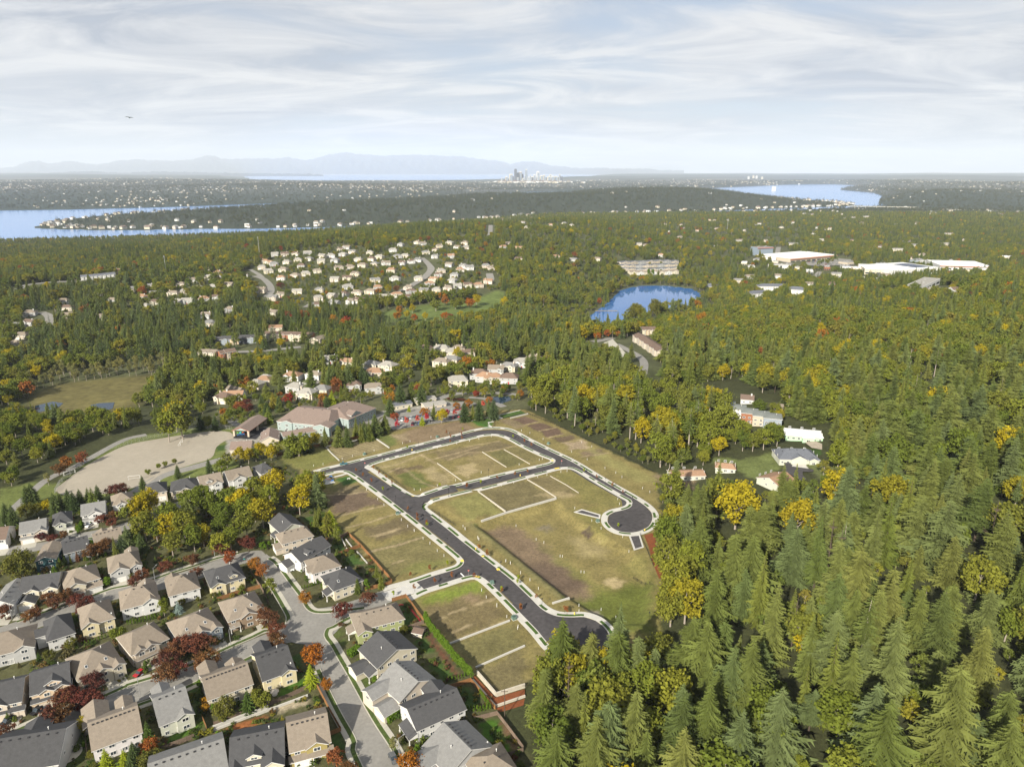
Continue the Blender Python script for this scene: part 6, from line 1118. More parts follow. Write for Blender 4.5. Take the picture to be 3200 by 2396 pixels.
# saplings of the new streets
SAP = T8([(395, 120), (505, 180), (600, 850), (800, 790), (360, 930), (110, 1000), (1385, 960), (1610, 1170), (540, 700), (745, 640), (310, 770), (1115, 450), (1215, 510), (1575, 860), (1060, 800)]) + Z5([(15, 385), (92, 365), (420, 355), (495, 385), (540, 410), (122, 680), (212, 655), (320, 622), (432, 600), (515, 580), (880, 575), (962, 618), (1062, 672), (1132, 715), (1100, 935), (570, 1395), (770, 1490), (755, 1480), (345, 1350), (470, 1460), (205, 1075), (255, 1125), (455, 1275)]) + Z4([(1140, 905), (1200, 945), (1275, 1000), (1372, 1070), (1585, 1235), (1668, 1300), (1748, 1360), (1580, 700), (1955, 610), (2050, 590), (2095, 1035), (1860, 1030), (1450, 1010), (1290, 880), (1340, 925), (2060, 545), (1920, 575), (1400, 960)])
for i, q in enumerate(SAP):
    x, y = P(*q); k = ['sapling1', 'sapling2', 'sapling1', 'sapling1'][i % 4]; cn = dict(sapling0='red', sapling1='russet', sapling2='yellow-green')[k]
    plant(x, y, rnd.uniform(3.2, 4.2), k, f'{cn} sapling planted along the new plat streets', 'street_sapling', 'sapling', f'{cn} saplings of the new plat')

# ------------------------------------------------------------------ woods: candidates, the largest as objects, the rest as stuff
CAND = []
def scatter_poly(pl_, dens, kinds, seed, hr, mind=3.2):
    g = [G(*q) for q in pl_]; xs = [q[0] for q in g]; ys = [q[1] for q in g]; ar = (max(xs) - min(xs)) * (max(ys) - min(ys)); n = int(ar * dens); r_ = np.random.default_rng(seed)
    X = r_.uniform(min(xs), max(xs), n); Y = r_.uniform(min(ys), max(ys), n); k = inside(X, Y, g); X, Y = X[k], Y[k]
    for x, y in zip(X, Y):
        u = r_.random(); acc = 0
        for kk, w in kinds:
            acc += w
            if u <= acc: break
        CAND.append((x, y, kk, r_.uniform(*hr) * (.78 if kk in 'gmo' else 1.)))
EASTW = [(2052, 1475), (2068, 1560), (2080, 1640), (2092, 1800), (2085, 1990), (1975, 2085), (1860, 2110), (1760, 2140), (1690, 2160), (1672, 2250), (1700, 2400), (1720, 2620), (3800, 2620), (3800, 1180), (2700, 1195), (2660, 1350), (2660, 1560), (2560, 1610), (2420, 1590), (2300, 1580), (2090, 1560)]
scatter_poly(EASTW, .0098, (('f', .80), ('t', .03), ('g', .14), ('o', .03)), 1, (15, 33))
scatter_poly(EASTW, .007, (('m', 1.),), 31, (6, 12))
scatter_poly([(1660, 1262), (1830, 1352), (2060, 1470), (2150, 1440), (2300, 1380), (2250, 1290), (2120, 1240), (1900, 1200), (1660, 1200)], .008, (('m', .8), ('b', .2)), 35, (5, 12))
scatter_poly([(690, 1195), (1640, 1195), (1640, 1262), (1540, 1240), (1400, 1262), (1200, 1272), (1180, 1250), (1080, 1262), (1000, 1270), (860, 1280), (760, 1330), (700, 1320), (640, 1300)], .012, (('m', .7), ('r', .07), ('g', .13), ('f', .1)), 36, (5, 12))
scatter_poly([(2060, 1530), (2420, 1610), (2600, 1600), (2650, 1420), (2590, 1420), (2580, 1500), (2440, 1570), (2320, 1535), (2100, 1512)], .010, (('m', .5), ('g', .4), ('f', .1)), 32, (9, 16))
scatter_poly([(2060, 1435), (2200, 1400), (2260, 1440), (2190, 1468), (2070, 1480)], .014, (('m', .5), ('g', .5)), 40, (7, 15))
scatter_poly([(2590, 1330), (2730, 1340), (2730, 1560), (2610, 1540)], .012, (('f', .6), ('g', .4)), 33, (18, 28))
scatter_poly([(2180, 1330), (2260, 1340), (2440, 1400), (2440, 1330), (2460, 1310), (2430, 1300), (2300, 1330)], .012, (('g', .8), ('o', .2)), 34, (10, 16))
scatter_poly([(1690, 2160), (1672, 2250), (1700, 2400), (1720, 2620), (2080, 2620), (2060, 2100), (1975, 2085), (1860, 2110), (1760, 2140)], .010, (('g', .6), ('o', .15), ('f', .25)), 2, (18, 26))
scatter_poly([(2075, 1640), (2150, 1640), (2160, 2000), (2085, 1990)], .012, (('o', .25), ('g', .75)), 3, (20, 27))
scatter_poly([(1650, 1270), (1822, 1360), (2045, 1468), (2060, 1435), (1832, 1325), (1660, 1245)], .03, (('m', .8), ('g', .2)), 39, (3, 8))
scatter_poly([(1652, 1268), (1824, 1358), (2050, 1470), (2150, 1440), (2300, 1380), (2250, 1290), (2120, 1240), (1900, 1200), (1660, 1200)], .012, (('g', .52), ('t', .26), ('o', .08), ('f', .14)), 4, (20, 31))
scatter_poly([(2240, 1400), (2330, 1380), (2430, 1400), (2440, 1430), (2330, 1450), (2240, 1440)], .012, (('g', .7), ('o', .3)), 5, (14, 20))
scatter_poly([(2330, 1195), (2800, 1195), (2700, 1340), (2580, 1350), (2440, 1330)], .013, (('f', .5), ('g', .42), ('o', .08)), 6, (18, 30))
scatter_poly([(440, 1690), (480, 1788), (560, 1772), (680, 1738), (760, 1705), (800, 1678), (850, 1630), (890, 1600), (960, 1612), (1002, 1600), (1012, 1545), (960, 1510), (880, 1530), (720, 1570), (600, 1600), (500, 1640)], .014, (('g', .74), ('o', .15), ('f', .11)), 7, (15, 22))
scatter_poly([(-200, 1570), (0, 1500), (90, 1455), (170, 1420), (260, 1385), (380, 1340), (480, 1310), (600, 1290), (620, 1270), (-200, 1270)], .012, (('g', .64), ('o', .06), ('f', .30)), 8, (11, 18))
scatter_poly([(-200, 1275), (60, 1275), (60, 1195), (-200, 1195)], .011, (('m', .6), ('g', .3), ('f', .1)), 37, (7, 12)); scatter_poly([(470, 1290), (640, 1275), (660, 1195), (500, 1195)], .011, (('m', .5), ('g', .3), ('f', .2)), 38, (8, 15))
scatter_poly(Z3([(-200, 1330), (60, 1240), (200, 1160), (60, 1160), (-200, 1200)]), .006, (('g', .8), ('o', .2)), 9, (9, 14))
# the rest of the valley, the hills and the plateau
def far_cands():
    r_ = np.random.default_rng(21); out = []
    for y0, y1, area in ((566, 900, 62.), (900, 1300, 70.), (1300, 2000, 105.), (2000, 3300, 190.), (3300, 3900, 260.)):
        n = int(.84 * (y1 * y1 - y0 * y0) / area); Y = np.sqrt(r_.uniform(y0 * y0, y1 * y1, n)); X = r_.uniform(-.84, .84, n) * Y; out.append(np.stack([X, Y], 1))
    A_ = np.concatenate(out); X, Y = A_[:, 0], A_[:, 1]; Z = T(X, Y); px, py = proj(X, Y, Z); u = r_.random(len(X)); keep = (Z > 1.2) & (px > -350) & (px < 3550)
    keep &= (sdist(X, Y, BOREN) < -3) & (sdist(X, Y, MARSHG) < -2) & (sdist(X, Y, PARKG) < -4) & (sdist(X, Y + 45, PARKG) < 0) & (sdist(X, Y + 40, MARSHG) < 0) & (sdist(X, Y + 80, MARSHG) < 0) & ((sdist(X, Y + 120, MARSHG) < 0) | (u < .3)) & ((sdist(X, Y + 70, BOREN) < 0) | (u < .35)) & (sdist(X, Y, LAKE) < -4)
    # suburbs are opener
    def zone(l, dens):
        nonlocal keep
        g = [P(*q) for q in l]; w = inside(X, Y, g); keep &= ~(w & (u > dens))
    HILL = R5([(0, 330), (130, 250), (280, 210), (620, 170), (760, 170), (900, 240), (1180, 130), (1640, 140), (1660, 300), (1850, 330), (1860, 500), (1500, 580), (1000, 610), (500, 670), (250, 660), (0, 640)]); zone(HILL, .8)
    zone(R4([(850, 300), (1200, 250), (1780, 180), (1780, 470), (1350, 480), (900, 500)]), .7); zone(R5([(0, 1160), (400, 1120), (900, 1080), (1400, 940), (1700, 980), (2150, 1030), (2150, 1250), (1500, 1300), (0, 1352)]), .42)
    zone(R4([(100, 350), (560, 270), (850, 240), (850, 290), (500, 330), (120, 370)]), .12); zone([(1560, 690), (2500, 690), (2500, 860), (1950, 850), (1560, 760)], .50); zone(R7([(420, 400), (780, 360), (1000, 430), (1000, 500), (520, 470)]), .08); zone(R7([(950, 440), (1990, 415), (1990, 520), (1200, 560), (980, 530)]), .15); zone(R7([(100, 560), (540, 560), (540, 640), (100, 700)]), .45)
    zone(p6([(780, 1010), (900, 980), (1000, 1010), (1250, 880), (1270, 960), (1200, 1060), (1260, 1140), (1180, 1180), (1080, 1140), (980, 1170)]), .05); zone(p6([(920, 330), (1450, 320), (1460, 470), (1000, 490)]), .15); zone([(700, 1195), (1640, 1195), (1640, 1120), (1500, 1140), (700, 1150)], .5)
    zone(RH([(380, 120), (840, 180), (840, 260), (600, 270), (380, 170)]), .0)
    for hx, hy, hr in HOUSES: keep &= ((X - hx) ** 2 + (Y - hy) ** 2 > (hr + 1.0) ** 2)
    for hx, hy, hr in HOUSES:                                  # front yards and lanes on the downhill side
        if hy > 560: keep &= ~((np.abs(X - hx - (Y - hy) * hx / hy) < hr * 1.25) & (Y < hy) & (Y > hy - (24 if hy < 1050 else 15)) & (u < .62))
    for o in bpy.data.objects:
        if o.name.startswith(('hill_street',)):
            c = np.array([v_.co[:2] for v_ in o.data.vertices]); c = c[::3]
            for cx, cy in c: keep &= ((X - cx) ** 2 + (Y - cy) ** 2 > 8. ** 2) & ~((np.abs(X - cx) < 9) & (Y < cy) & (Y > cy - 38))
    # nothing tall right in front of what the photograph shows open: streets, the lake's south shore
    X, Y, Z, px, py = X[keep], Y[keep], Z[keep], px[keep], py[keep]; u = r_.random(len(X)); h = r_.uniform(.75, 1.25, len(X)); n1 = np.sin(X / 70. + 2 * np.sin(Y / 110.)) + np.sin(Y / 83. + X / 140.)
    conif = .40 + .20 * n1; conif = np.where((px < 1250) & (Y > 700) & (Y < 1000) & (px > 60), .78, conif); conif = np.where(inside(X, Y, [P(*q) for q in HILL]), .30, conif)
    conif = np.where((px > 2000) & (Y < 1150), .34 + .13 * n1, conif); conif = np.where(Y > 2000, .55 + .12 * n1, conif)
    strip = inside(X, Y, [P(*q) for q in zz(0, 850, 1.817, [(150, 640), (280, 590), (900, 520), (1050, 520), (900, 590), (600, 605), (330, 640), (200, 690)])])
    hv = np.where(inside(X, Y, [P(*q) for q in HILL]), 9.5, np.where(Y > 1300, 17., 20.))
    nearlake = (sdist(X, Y, BOREN) > -70) & (py > 960)
    K = []; HH = np.zeros(len(X))
    for i in range(len(X)):
        if strip[i]: k, hh = 'b', 13 * h[i]
        elif nearlake[i]: k, hh = 'm', 7 * h[i]
        elif u[i] < conif[i]: k, hh = ('c' if Y[i] > 700 else 'f'), hv[i] * h[i] * 1.15
        else:
            k, hh = 'm', hv[i] * .74 * h[i]
            if r_.random() < .022: k = 'r'
            elif r_.random() < .05: k = 'o'
        K.append(k); HH[i] = hh
    # gardens, streets, lawns and shores seen from the hill have only low growth in front of them
    tg = [(a, b_, r * .72, float(T(a, b_)) + 2.8) for a, b_, r in HOUSES if b_ > 540]
    for o in bpy.data.objects:
        if o.name.startswith('hill_street'): tg += [(v_.co.x, v_.co.y, 5., v_.co.z) for v_ in list(o.data.vertices)[::2]]
    for pg in (PARKG, MARSHG, BOREN):
        gx = [q[0] for q in pg]; gy = [q[1] for q in pg]
        for a in np.arange(min(gx), max(gx), 14.):
            for b_ in np.arange(min(gy), max(gy), 22.):
                if float(sdist(np.array([a]), np.array([b_]), pg)[0]) > 12: tg.append((a, b_, 9., float(T(a, b_)) + .5))
    lim = np.full(len(X), 99.); luck = r_.random(len(X)) < .20; sl = X / Y
    order = np.argsort(sl); so_ = sl[order]
    for a, b_, r, zt in tg:
        i0, i1 = np.searchsorted(so_, [(a - r) / b_, (a + r) / b_]); j = order[i0:i1]; j = j[(Y[j] < b_ - 1)]
        lim[j] = np.minimum(lim[j], CZ + (zt - CZ) * Y[j] / b_ - Z[j])
    lim = np.where(luck, 99., lim)
    for i in range(len(X)):
        hh = HH[i]; k = K[i]
        if lim[i] < hh:
            hh = lim[i] * .97
            if hh < 2.5: continue
            if hh < 9 and k == 'c' and r_.random() < .5: k = 'm'
        CAND.append((X[i], Y[i], k, hh))
far_cands()
CK = dict(f=FIRS + ['cedar0', 'cedar1', 'fir0', 'fir2', 'fir4'], t=['tallfir0', 'tallfir1'], c=['farfir0', 'farfir1', 'farfir2', 'farfir3', 'fir1', 'fir3'], g=['green0', 'green1', 'green2', 'green3'], o=['gold0', 'gold1', 'gold2'], m=['mix0', 'mix1', 'mix2', 'green1'], r=['rust0', 'rust1'], b=['birch0', 'birch1'])
def woods():
    ca = [c for c in CAND]; X = np.array([c[0] for c in ca]); Y = np.array([c[1] for c in ca]); Hh = np.array([c[3] for c in ca]); Z = T(X, Y); ok = np.ones(len(ca), bool)
    # thin out crowding
    order = np.argsort(Y); cell = {}
    for i in order:
        d = 4.6 if ca[i][2] in 'ft' else 3.0 if ca[i][3] < 8 else 4.6 if Y[i] < 700 else 3.2; cxy = (int(X[i] // 5), int(Y[i] // 5)); bad = False
        for a in (-1, 0, 1):
            for b_ in (-1, 0, 1):
                for j in cell.get((cxy[0] + a, cxy[1] + b_), ()):
                    if (X[i] - X[j]) ** 2 + (Y[i] - Y[j]) ** 2 < d * d: bad = True
        if bad: ok[i] = False
        else: cell.setdefault(cxy, []).append(i)
    for hx, hy, hr in HOUSES: ok &= ((X - hx) ** 2 + (Y - hy) ** 2 > (hr + .5) ** 2)
    # keep the view of the houses east of the plat and of the townhouses: no tall tree just in front of them
    px, py = proj(X, Y, Z + Hh * .9); fx, fy = proj(X, Y, Z); size = Hh / np.sqrt(X * X + Y * Y + 170 ** 2)
    for (a0, b0, a1, b1, yb) in ((2440, 1395, 2560, 1470, 1600), (2455, 1330, 2570, 1385, 1450), (2120, 1468, 2300, 1500, 1600), (2270, 1270, 2420, 1320, 1440), (2260, 1480, 2420, 1550, 1640)):
        ok &= ~((fy > b1 - 5) & (fy < yb) & (fx > a0 - 12) & (fx < a1 + 12) & (py < (b0 * .3 + b1 * .7)))
    vis = ok & (px > -20) & (px < 3220) & (py < 2390) & (fy > 0); idx = np.nonzero(vis)[0]; idx = idx[np.argsort(-size[idx])]
    # per-kind largest become objects
    fam = dict(f='con', t='con', c='con', g='bro', o='bro', m='bro', r='bro', b='bro'); cnt = dict(con=0, bro=0); ind = set()
    for i in idx:
        k = fam[ca[i][2]]
        if cnt[k] < 290: cnt[k] += 1; ind.add(i)
        if min(cnt.values()) >= 290: break
    for i in sorted(ind):
        x, y, k, h = ca[i]; key = rnd.choice(CK[k]); c, s_ = proj(x, y, float(Z[i])); tall = 'very tall' if h > 28.5 else 'tall' if h > 25 else 'mid-height' if h > 21 else 'shorter'
        if s_ < 1330 and c > 1600: where = 'in the wood behind the plat'
        elif c > 2750: where = 'deep in the east forest near the frame edge'
        elif c > 2350: where = 'in the middle of the east forest'
        elif c > 1600 and s_ > 2150: where = 'in the near corner of the east forest'
        elif c > 1600: where = 'at the plat edge of the east forest'
        elif s_ > 1500: where = 'in the greenbelt above the bend'
        else: where = 'in the wood beside the playfield'
        if fam[k] == 'con': lab = f'{tall} {"bare-stemmed" if k == "t" else "full"} fir {where}'; plant(x, y, h, key, lab, 'fir_tree', 'fir', f'firs {where}', rnd.uniform(1.05, 1.45))
        else: lab = f'{tall} {"golden" if k == "o" else "green" if k == "g" else "turning"} broadleaf {where}'; plant(x, y, h, key, lab, 'broadleaf_tree', 'broadleaf tree', f'broadleaf trees {where}', rnd.uniform(.85, 1.15))
    rest = [i for i in np.nonzero(ok)[0] if i not in ind]
    for nm, fams, lab in (('conifer_wood', 'ftc', 'dark conifers massed over valley, hills and plateau'), ('broadleaf_wood', 'gomrb', 'green and yellowing broadleaf trees massed over valley and hills')):
        keys = sorted({k for f in fams for k in CK[f]}); ii = [i for i in rest if ca[i][2] in fams]
        stuff(nm, lab, [(X[i], Y[i], Z[i] - .1) for i in ii], [ca[i][3] for i in ii], [keys.index(CK[ca[i][2]][int(i * 7919) % len(CK[ca[i][2]])]) for i in ii], [PROTO[k + '*'] for k in keys])
    return len(rest)
def stuff(name, label, pts, hs, ids, meshes, wide=(.85, 1.2), upright=True):
    """One object whose points carry instances of the given meshes."""
    col = bpy.data.collections.new(name + '_shapes')
    for i, me in enumerate(meshes): o = bpy.data.objects.new(f'{name}_shape_{i:02d}', me); col.objects.link(o)
    me = bpy.data.meshes.new(name); n = len(pts); me.vertices.add(n); me.vertices.foreach_set('co', np.array(pts, np.float32).ravel())
    def at_(nm, ty, data, key='value'): a = me.attributes.new(nm, ty, 'POINT'); a.data.foreach_set(key, data)
    h = np.array(hs, np.float32); w = h * npr.uniform(wide[0], wide[1], n).astype(np.float32)
    at_('size', 'FLOAT_VECTOR', np.stack([w, w, h], 1).ravel(), 'vector'); at_('turn', 'FLOAT', npr.uniform(0, 6.283, n).astype(np.float32)); at_('shape', 'INT', np.array(ids, np.int32))
    o = ob(name, me); kind(o, 'stuff', label)
    ng = bpy.data.node_groups.new(name, 'GeometryNodeTree'); ng.interface.new_socket('Geometry', in_out='INPUT', socket_type='NodeSocketGeometry'); ng.interface.new_socket('Geometry', in_out='OUTPUT', socket_type='NodeSocketGeometry')
    N = ng.nodes; L = ng.links; gi = N.new('NodeGroupInput'); go = N.new('NodeGroupOutput'); m2p = N.new('GeometryNodeMeshToPoints'); ip = N.new('GeometryNodeInstanceOnPoints'); ci = N.new('GeometryNodeCollectionInfo')
    ci.inputs['Collection'].default_value = col; ci.inputs['Separate Children'].default_value = True; ci.inputs['Reset Children'].default_value = True
    def na(nm, ty): a = N.new('GeometryNodeInputNamedAttribute'); a.data_type = ty; a.inputs['Name'].default_value = nm; return a.outputs['Attribute']
    cb = N.new('ShaderNodeCombineXYZ'); L.new(na('turn', 'FLOAT'), cb.inputs[2])
    L.new(gi.outputs[0], m2p.inputs[0]); L.new(m2p.outputs[0], ip.inputs['Points']); L.new(ci.outputs[0], ip.inputs['Instance']); ip.inputs['Pick Instance'].default_value = True
    L.new(na('shape', 'INT'), ip.inputs['Instance Index']); L.new(cb.outputs[0], ip.inputs['Rotation']); L.new(na('size', 'FLOAT_VECTOR'), ip.inputs['Scale']); L.new(ip.outputs[0], go.inputs[0])
    md = o.modifiers.new('scatter', 'NODES'); md.node_group = ng; return o
woods()
def garden_plants():
    r_ = np.random.default_rng(77); n = 16000; X = r_.uniform(-270, 60, n); Y = r_.uniform(140, 400, n); k = inside(X, Y, HP) & ~inside(X, Y, [G(*q) for q in PLAT])
    k &= (np.sin(X * .55 + 1.3 * np.sin(Y * .31)) + np.sin(Y * .47 + X * .21)) > -.35
    for x, y, yaw, w, d in RECT[:52]:
        c, s = math.cos(yaw), math.sin(yaw); u = (X - x) * c + (Y - y) * s; v = -(X - x) * s + (Y - y) * c; k &= ~((np.abs(u) < w / 2 + .7) & (v > -.7) & (v < d + .7)) & ~((np.abs(u) < w * .3) & (v < 0) & (v > -9))
    X, Y = X[k], Y[k]; k = np.array([((STR[:, 0] - a) ** 2 + (STR[:, 1] - b) ** 2).min() > 8.8 ** 2 for a, b in zip(X, Y)]); X, Y = X[k], Y[k]
    stuff('garden_plants', 'low shrubs and flower beds filling the gardens', np.stack([X, Y, T(X, Y)], 1), r_.uniform(.6, 2.3, len(X)), r_.integers(0, 3, len(X)), [PROTO[f'shrub{i}*'] for i in range(3)], (.9, 1.5))
garden_plants()
# ------------------------------------------------------------------ walls, fences, street furniture
def wall(l, h, t, label, name='retaining_wall', m='block_wall', course=3, z0=0., cat='wall', step=2.4, lift=0.):
    """A wall of separate blocks of masonry along a line; each panel is a part."""
    t *= .62; h *= .75; p = np.array([G(*q) for q in l]); x, y = p[0]; root = thing(name, label, cat, (x, y, float(T(x, y))), 0)
    for i in range(len(p) - 1):
        a, b_ = p[i], p[i + 1]; ln = np.linalg.norm(b_ - a); n = max(1, round(ln / step)); yaw = math.atan2(b_[1] - a[1], b_[0] - a[0])
        mb = MB(); L_ = ln / n
        for c in range(course): mb.box(0, L_ - .03, -t / 2 - .03 * (course - c), t / 2, c * h / course - (.8 if c == 0 else 0), (c + 1) * h / course - .03)
        mb.box(-.02, L_ - .0, -t / 2 - .06, t / 2 + .04, h - .03, h + .08); me = mb.mesh('wall_panel', M[m])
        for k in range(n): c = a + (b_ - a) * k / n; ob('wall_panel', me, root, (c[0] - x, c[1] - y, lift), yaw)
    return root
wall(Z4([(885, 680), (1290, 597), (1425, 690)]), .8, .9, 'pale block wall round the furrowed lot below the school', m='concrete_new'); wall(Z4([(870, 675), (925, 735), (995, 800)]), .7, .6, 'pale wall with red top end beside the furrowed lot', m='concrete_new')
wall(Z5([(215, 890), (380, 834), (700, 742)]), 1., .9, 'long pale block wall above the sunken lot', m='concrete_new'); wall(Z5([(195, 700), (285, 765), (372, 828)]), .6, .7, 'pale wall between green and brown middle lots', m='block_wall'); wall(Z5([(512, 618), (610, 676), (698, 733)]), .5, .6, 'low wall between the two brown middle lots'); wall(Z5([(662, 596), (760, 650), (845, 704)]), .3, .4, 'very low wall at the top of the middle block')
wall(Z5([(222, 440), (300, 490), (378, 538)]), .4, .5, 'low wall across the upper block'); wall(Z5([(362, 424), (450, 472), (530, 518)]), .35, .4, 'low wall nearest the bend of the upper block'); wall(Z4([(1840, 822), (1940, 892), (2050, 972)]), .4, .5, 'low wall beside the straw-strewn lot')
wall(T8([(772, 1550), (1120, 1415), (1480, 1278)]), .6, .8, 'pale wall between the two lots beside the tall hedge', m='concrete_new'); wall(T7([(1078, 490), (1370, 360), (1656, 235)]), .6, .8, 'pale wall of the last lot beside the tall hedge', m='concrete_new'); wall(Z5([(675, 1420), (785, 1386)]), .7, .9, 'short pale wall stub at the end of the bank', m='concrete_new')
wall(T7([(1095, 560), (1320, 822), (1656, 715)]), 1.9, .7, 'upper wall of the red-mulched terraces at the plat corner', course=5); wall(T7([(1045, 640), (1312, 950), (1660, 830)]), 1.2, .7, 'middle wall of the red-mulched terraces at the plat corner', course=4, lift=-.2)
sheet('mulch_bed', [G(*q) for q in T7([(1060, 585), (1310, 850), (1656, 750), (1656, 815), (1312, 935), (1050, 630)])], .45, M['mulch']); sheet('mulch_bed', [G(*q) for q in T7([(1312, 965), (1656, 850), (1640, 930), (1370, 1010)])], .06, M['mulch']); sheet('mulch_bed', [G(*q) for q in Z5([(1268, 980), (1340, 960), (1345, 1100), (1395, 1250), (1365, 1262), (1320, 1150), (1300, 1060)])], .35, M['mulch'])
wall(T5([(985, 1225), (1300, 1105), (1640, 980)]), .8, .6, 'lower course of the white block wall behind the dark-roofed houses', m='concrete_new', course=4); wall(T5([(1000, 1195), (1310, 1075), (1650, 950)]), 1.5, .6, 'upper course of the white block wall behind the dark-roofed houses', m='concrete_new', course=6); wall(T6([(0, 1040), (300, 930), (610, 815)]), 1., .6, 'white block wall behind the ochre house', m='concrete_new', course=4)
wall(T3([(1010, 545), (1045, 610), (1085, 690)]), .5, .5, 'inner garden wall beside the plat fence', m='concrete_new'); wall(T3([(1045, 530), (1090, 590), (1150, 665)]), .5, .5, 'outer garden wall beside the plat fence', m='concrete_new'); wall(T3([(1185, 690), (1250, 760), (1310, 830)]), .5, .5, 'garden wall beside the green lawn', m='concrete_new')
wall(PK([(820, 420), (960, 395), (1040, 375), (1210, 335)]), .5, .6, 'pale wall round the grass play court', m='concrete_new'); wall(PK([(1130, 398), (1272, 362)]), .9, .6, 'pale wall below the grass court', m='concrete_new'); sheet('grass_court', [G(*q) for q in PK([(1035, 372), (1210, 335), (1255, 358), (1075, 396)])], .16, M['turf_new']); sheet('grass_court', [G(*q) for q in PK([(830, 418), (930, 395), (985, 415), (950, 430), (970, 470), (900, 440)])], .14, M['turf_new']); sheet('paved_court', [G(*q) for q in PK([(940, 392), (1030, 374), (1075, 398), (990, 418)])], .12, M['concrete_new'])
ribbon('garden_path', gp(PK([(990, 475), (955, 450), (960, 432), (1000, 425)])), -.9, .9, .18, M['concrete_new'])
def fence_panel(m, w=2.4, h=1.8):
    b = MB(); n = 12
    for i in range(n): b.box(w * i / n + .01, w * (i + 1) / n - .012, -.02, .02, .05, h - (.0 if i % 2 else .02))
    b.box(0, w, .02, .06, .35, .45); b.box(0, w, .02, .06, h - .4, h - .3); return b.mesh('fence_panel', m)
b = MB(); b.box(-.06, .06, -.06, .06, 0, 1.95); FP = {k: (fence_panel(M[k]), b.mesh('fence_post', M[k])) for k in ('wood', 'wood_old')}
b = MB()
for z in (.15, 1.15): b.box(0, 2.4, -.02, .02, z, z + .05)
for i in range(8): b.box(.15 + i * .3, .18 + i * .3, -.012, .012, .18, 1.15)
RAILP = b.mesh('fence_panel', M['black']); b = MB(); b.box(-.04, .04, -.04, .04, 0, 1.3); RAILO = b.mesh('fence_post', M['black'])
b = MB()
for z in (.05, 2.5): b.box(0, 2.4, -.02, .02, z, z + .045)
for i in range(9): b.box(.12 + i * .27, .132 + i * .27, -.008, .008, .06, 2.5)
for i in range(8): b.box(0, 2.4, -.006, .006, .3 + i * .28, .312 + i * .28)
CHAINP = b.mesh('fence_panel', M['steel']); b = MB(); b.tube((0, 0, 0), (0, 0, 2.65), .04, .04, 6); CHAINO = b.mesh('fence_post', M['steel']); FP['rail'] = (RAILP, RAILO); FP['chain'] = (CHAINP, CHAINO)
def fence(l, k, label, lift=.0):
    p = np.array([G(*q) for q in l]); x, y = p[0]; z = float(T(x, y)); root = thing('fence', label, 'fence', (x, y, z), 0); pm, po = FP[k]
    for i in range(len(p) - 1):
        a, b_ = p[i], p[i + 1]; ln = np.linalg.norm(b_ - a); n = max(1, round(ln / 2.4)); yaw = math.atan2(b_[1] - a[1], b_[0] - a[0])
        for j in range(n): c = a + (b_ - a) * j / n; h = float(T(*c)) - z + lift; ob('fence_panel', pm, root, (c[0] - x, c[1] - y, h), yaw, (ln / n / 2.4, 1, 1)); ob('fence_post', po, root, (c[0] - x, c[1] - y, h), yaw)
for l, k, lab in (
    (T3([(1080, 490), (1230, 630), (1380, 800), (1560, 1000), (1600, 1060), (1540, 1090), (1280, 1150)]), 'wood', 'orange-brown wooden fence between the back gardens and the plat'), (T3([(1225, 640), (1080, 690), (950, 745)]), 'wood', 'wooden fence dividing two back gardens'), (T3([(880, 575), (960, 560), (1080, 490)]), 'wood_old', 'grey wooden fence at the far back garden'),
    (T8([(95, 1052), (260, 1002), (360, 1140), (470, 1290)]), 'wood', 'orange-brown fence round the green-sided house'), (T8([(250, 1390), (470, 1310)]), 'wood_old', 'brown fence beside the garden shed'), (Z4([(460, 752), (880, 662), (1425, 548)]), 'wood', 'long wooden fence between the school and the plat'), (T2([(1050, 1255), (1310, 1170), (1570, 1105)]), 'wood', 'bright wooden fence behind the yellow house'), (T7([(780, 735), (1020, 655), (1120, 770), (1310, 985)]), 'wood', 'bright wooden fence round the hedged lawn'),
    (T5([(1010, 1165), (1656, 925)]), 'wood_old', 'weathered fence on top of the block wall'), (T6([(0, 990), (350, 850), (705, 690)]), 'wood_old', 'weathered fence below the bright lawn'), (T6([(705, 690), (860, 990), (1000, 1235), (850, 1295)]), 'wood', 'red-brown fence along the street walk'), (T5([(390, 1450), (780, 1305)]), 'wood_old', 'weathered fence behind the pale yellow house'), (T7([(1060, 1115), (1330, 1045), (1450, 1200), (1640, 1455)]), 'wood_old', 'grey fence between the last lawn and the forest'), (T4([(1000, 1262), (1022, 1510)]), 'wood_old', 'weathered fence beside the pink-white house'), (T2([(1430, 925), (1570, 1125), (1656, 1310)]), 'wood_old', 'weathered fence along the main street corner'), (T7([(1380, 1560), (1640, 1480)]), 'wood_old', 'short grey fence at the bottom edge'), (T5([(875, 1085), (925, 1200)]), 'wood', 'short fence beside the bright lawn'),
    (Z5([(520, 192), (690, 262), (870, 350), (1100, 450), (1340, 575)]), 'rail', 'dark rail fence along the forest side of the plat'), (Z4([(1295, 852), (1440, 950), (1580, 1055)]), 'rail', 'black rail fence on the edge of the upper block'), (Z4([(1795, 1232), (2000, 1362)]), 'rail', 'black rail fence on the corner of the middle block'), (Z5([(1242, 975), (1290, 1080), (1330, 1182)]), 'rail', 'black rail fence beside the bark path'), (Z5([(1200, 1222), (1330, 1302)]), 'rail', 'dark fence round the small drainage pit'), (PK([(170, 505), (440, 450), (760, 395)]), 'rail', 'dark rail fence below the school car park'), (T7([(1110, 550), (1340, 790)]), 'rail', 'black rail fence on the terrace wall'), (PK([(1000, 465), (1005, 415), (1272, 355)]), 'rail', 'thin fence round the grass court'),
    (Z3([(402, 1262), (440, 1192), (620, 1050), (800, 950), (1000, 890), (1200, 850), (1400, 800), (1560, 786), (1720, 802)]), 'chain', 'tall chain-link fence curving round the playfield')): fence(l, k, lab)
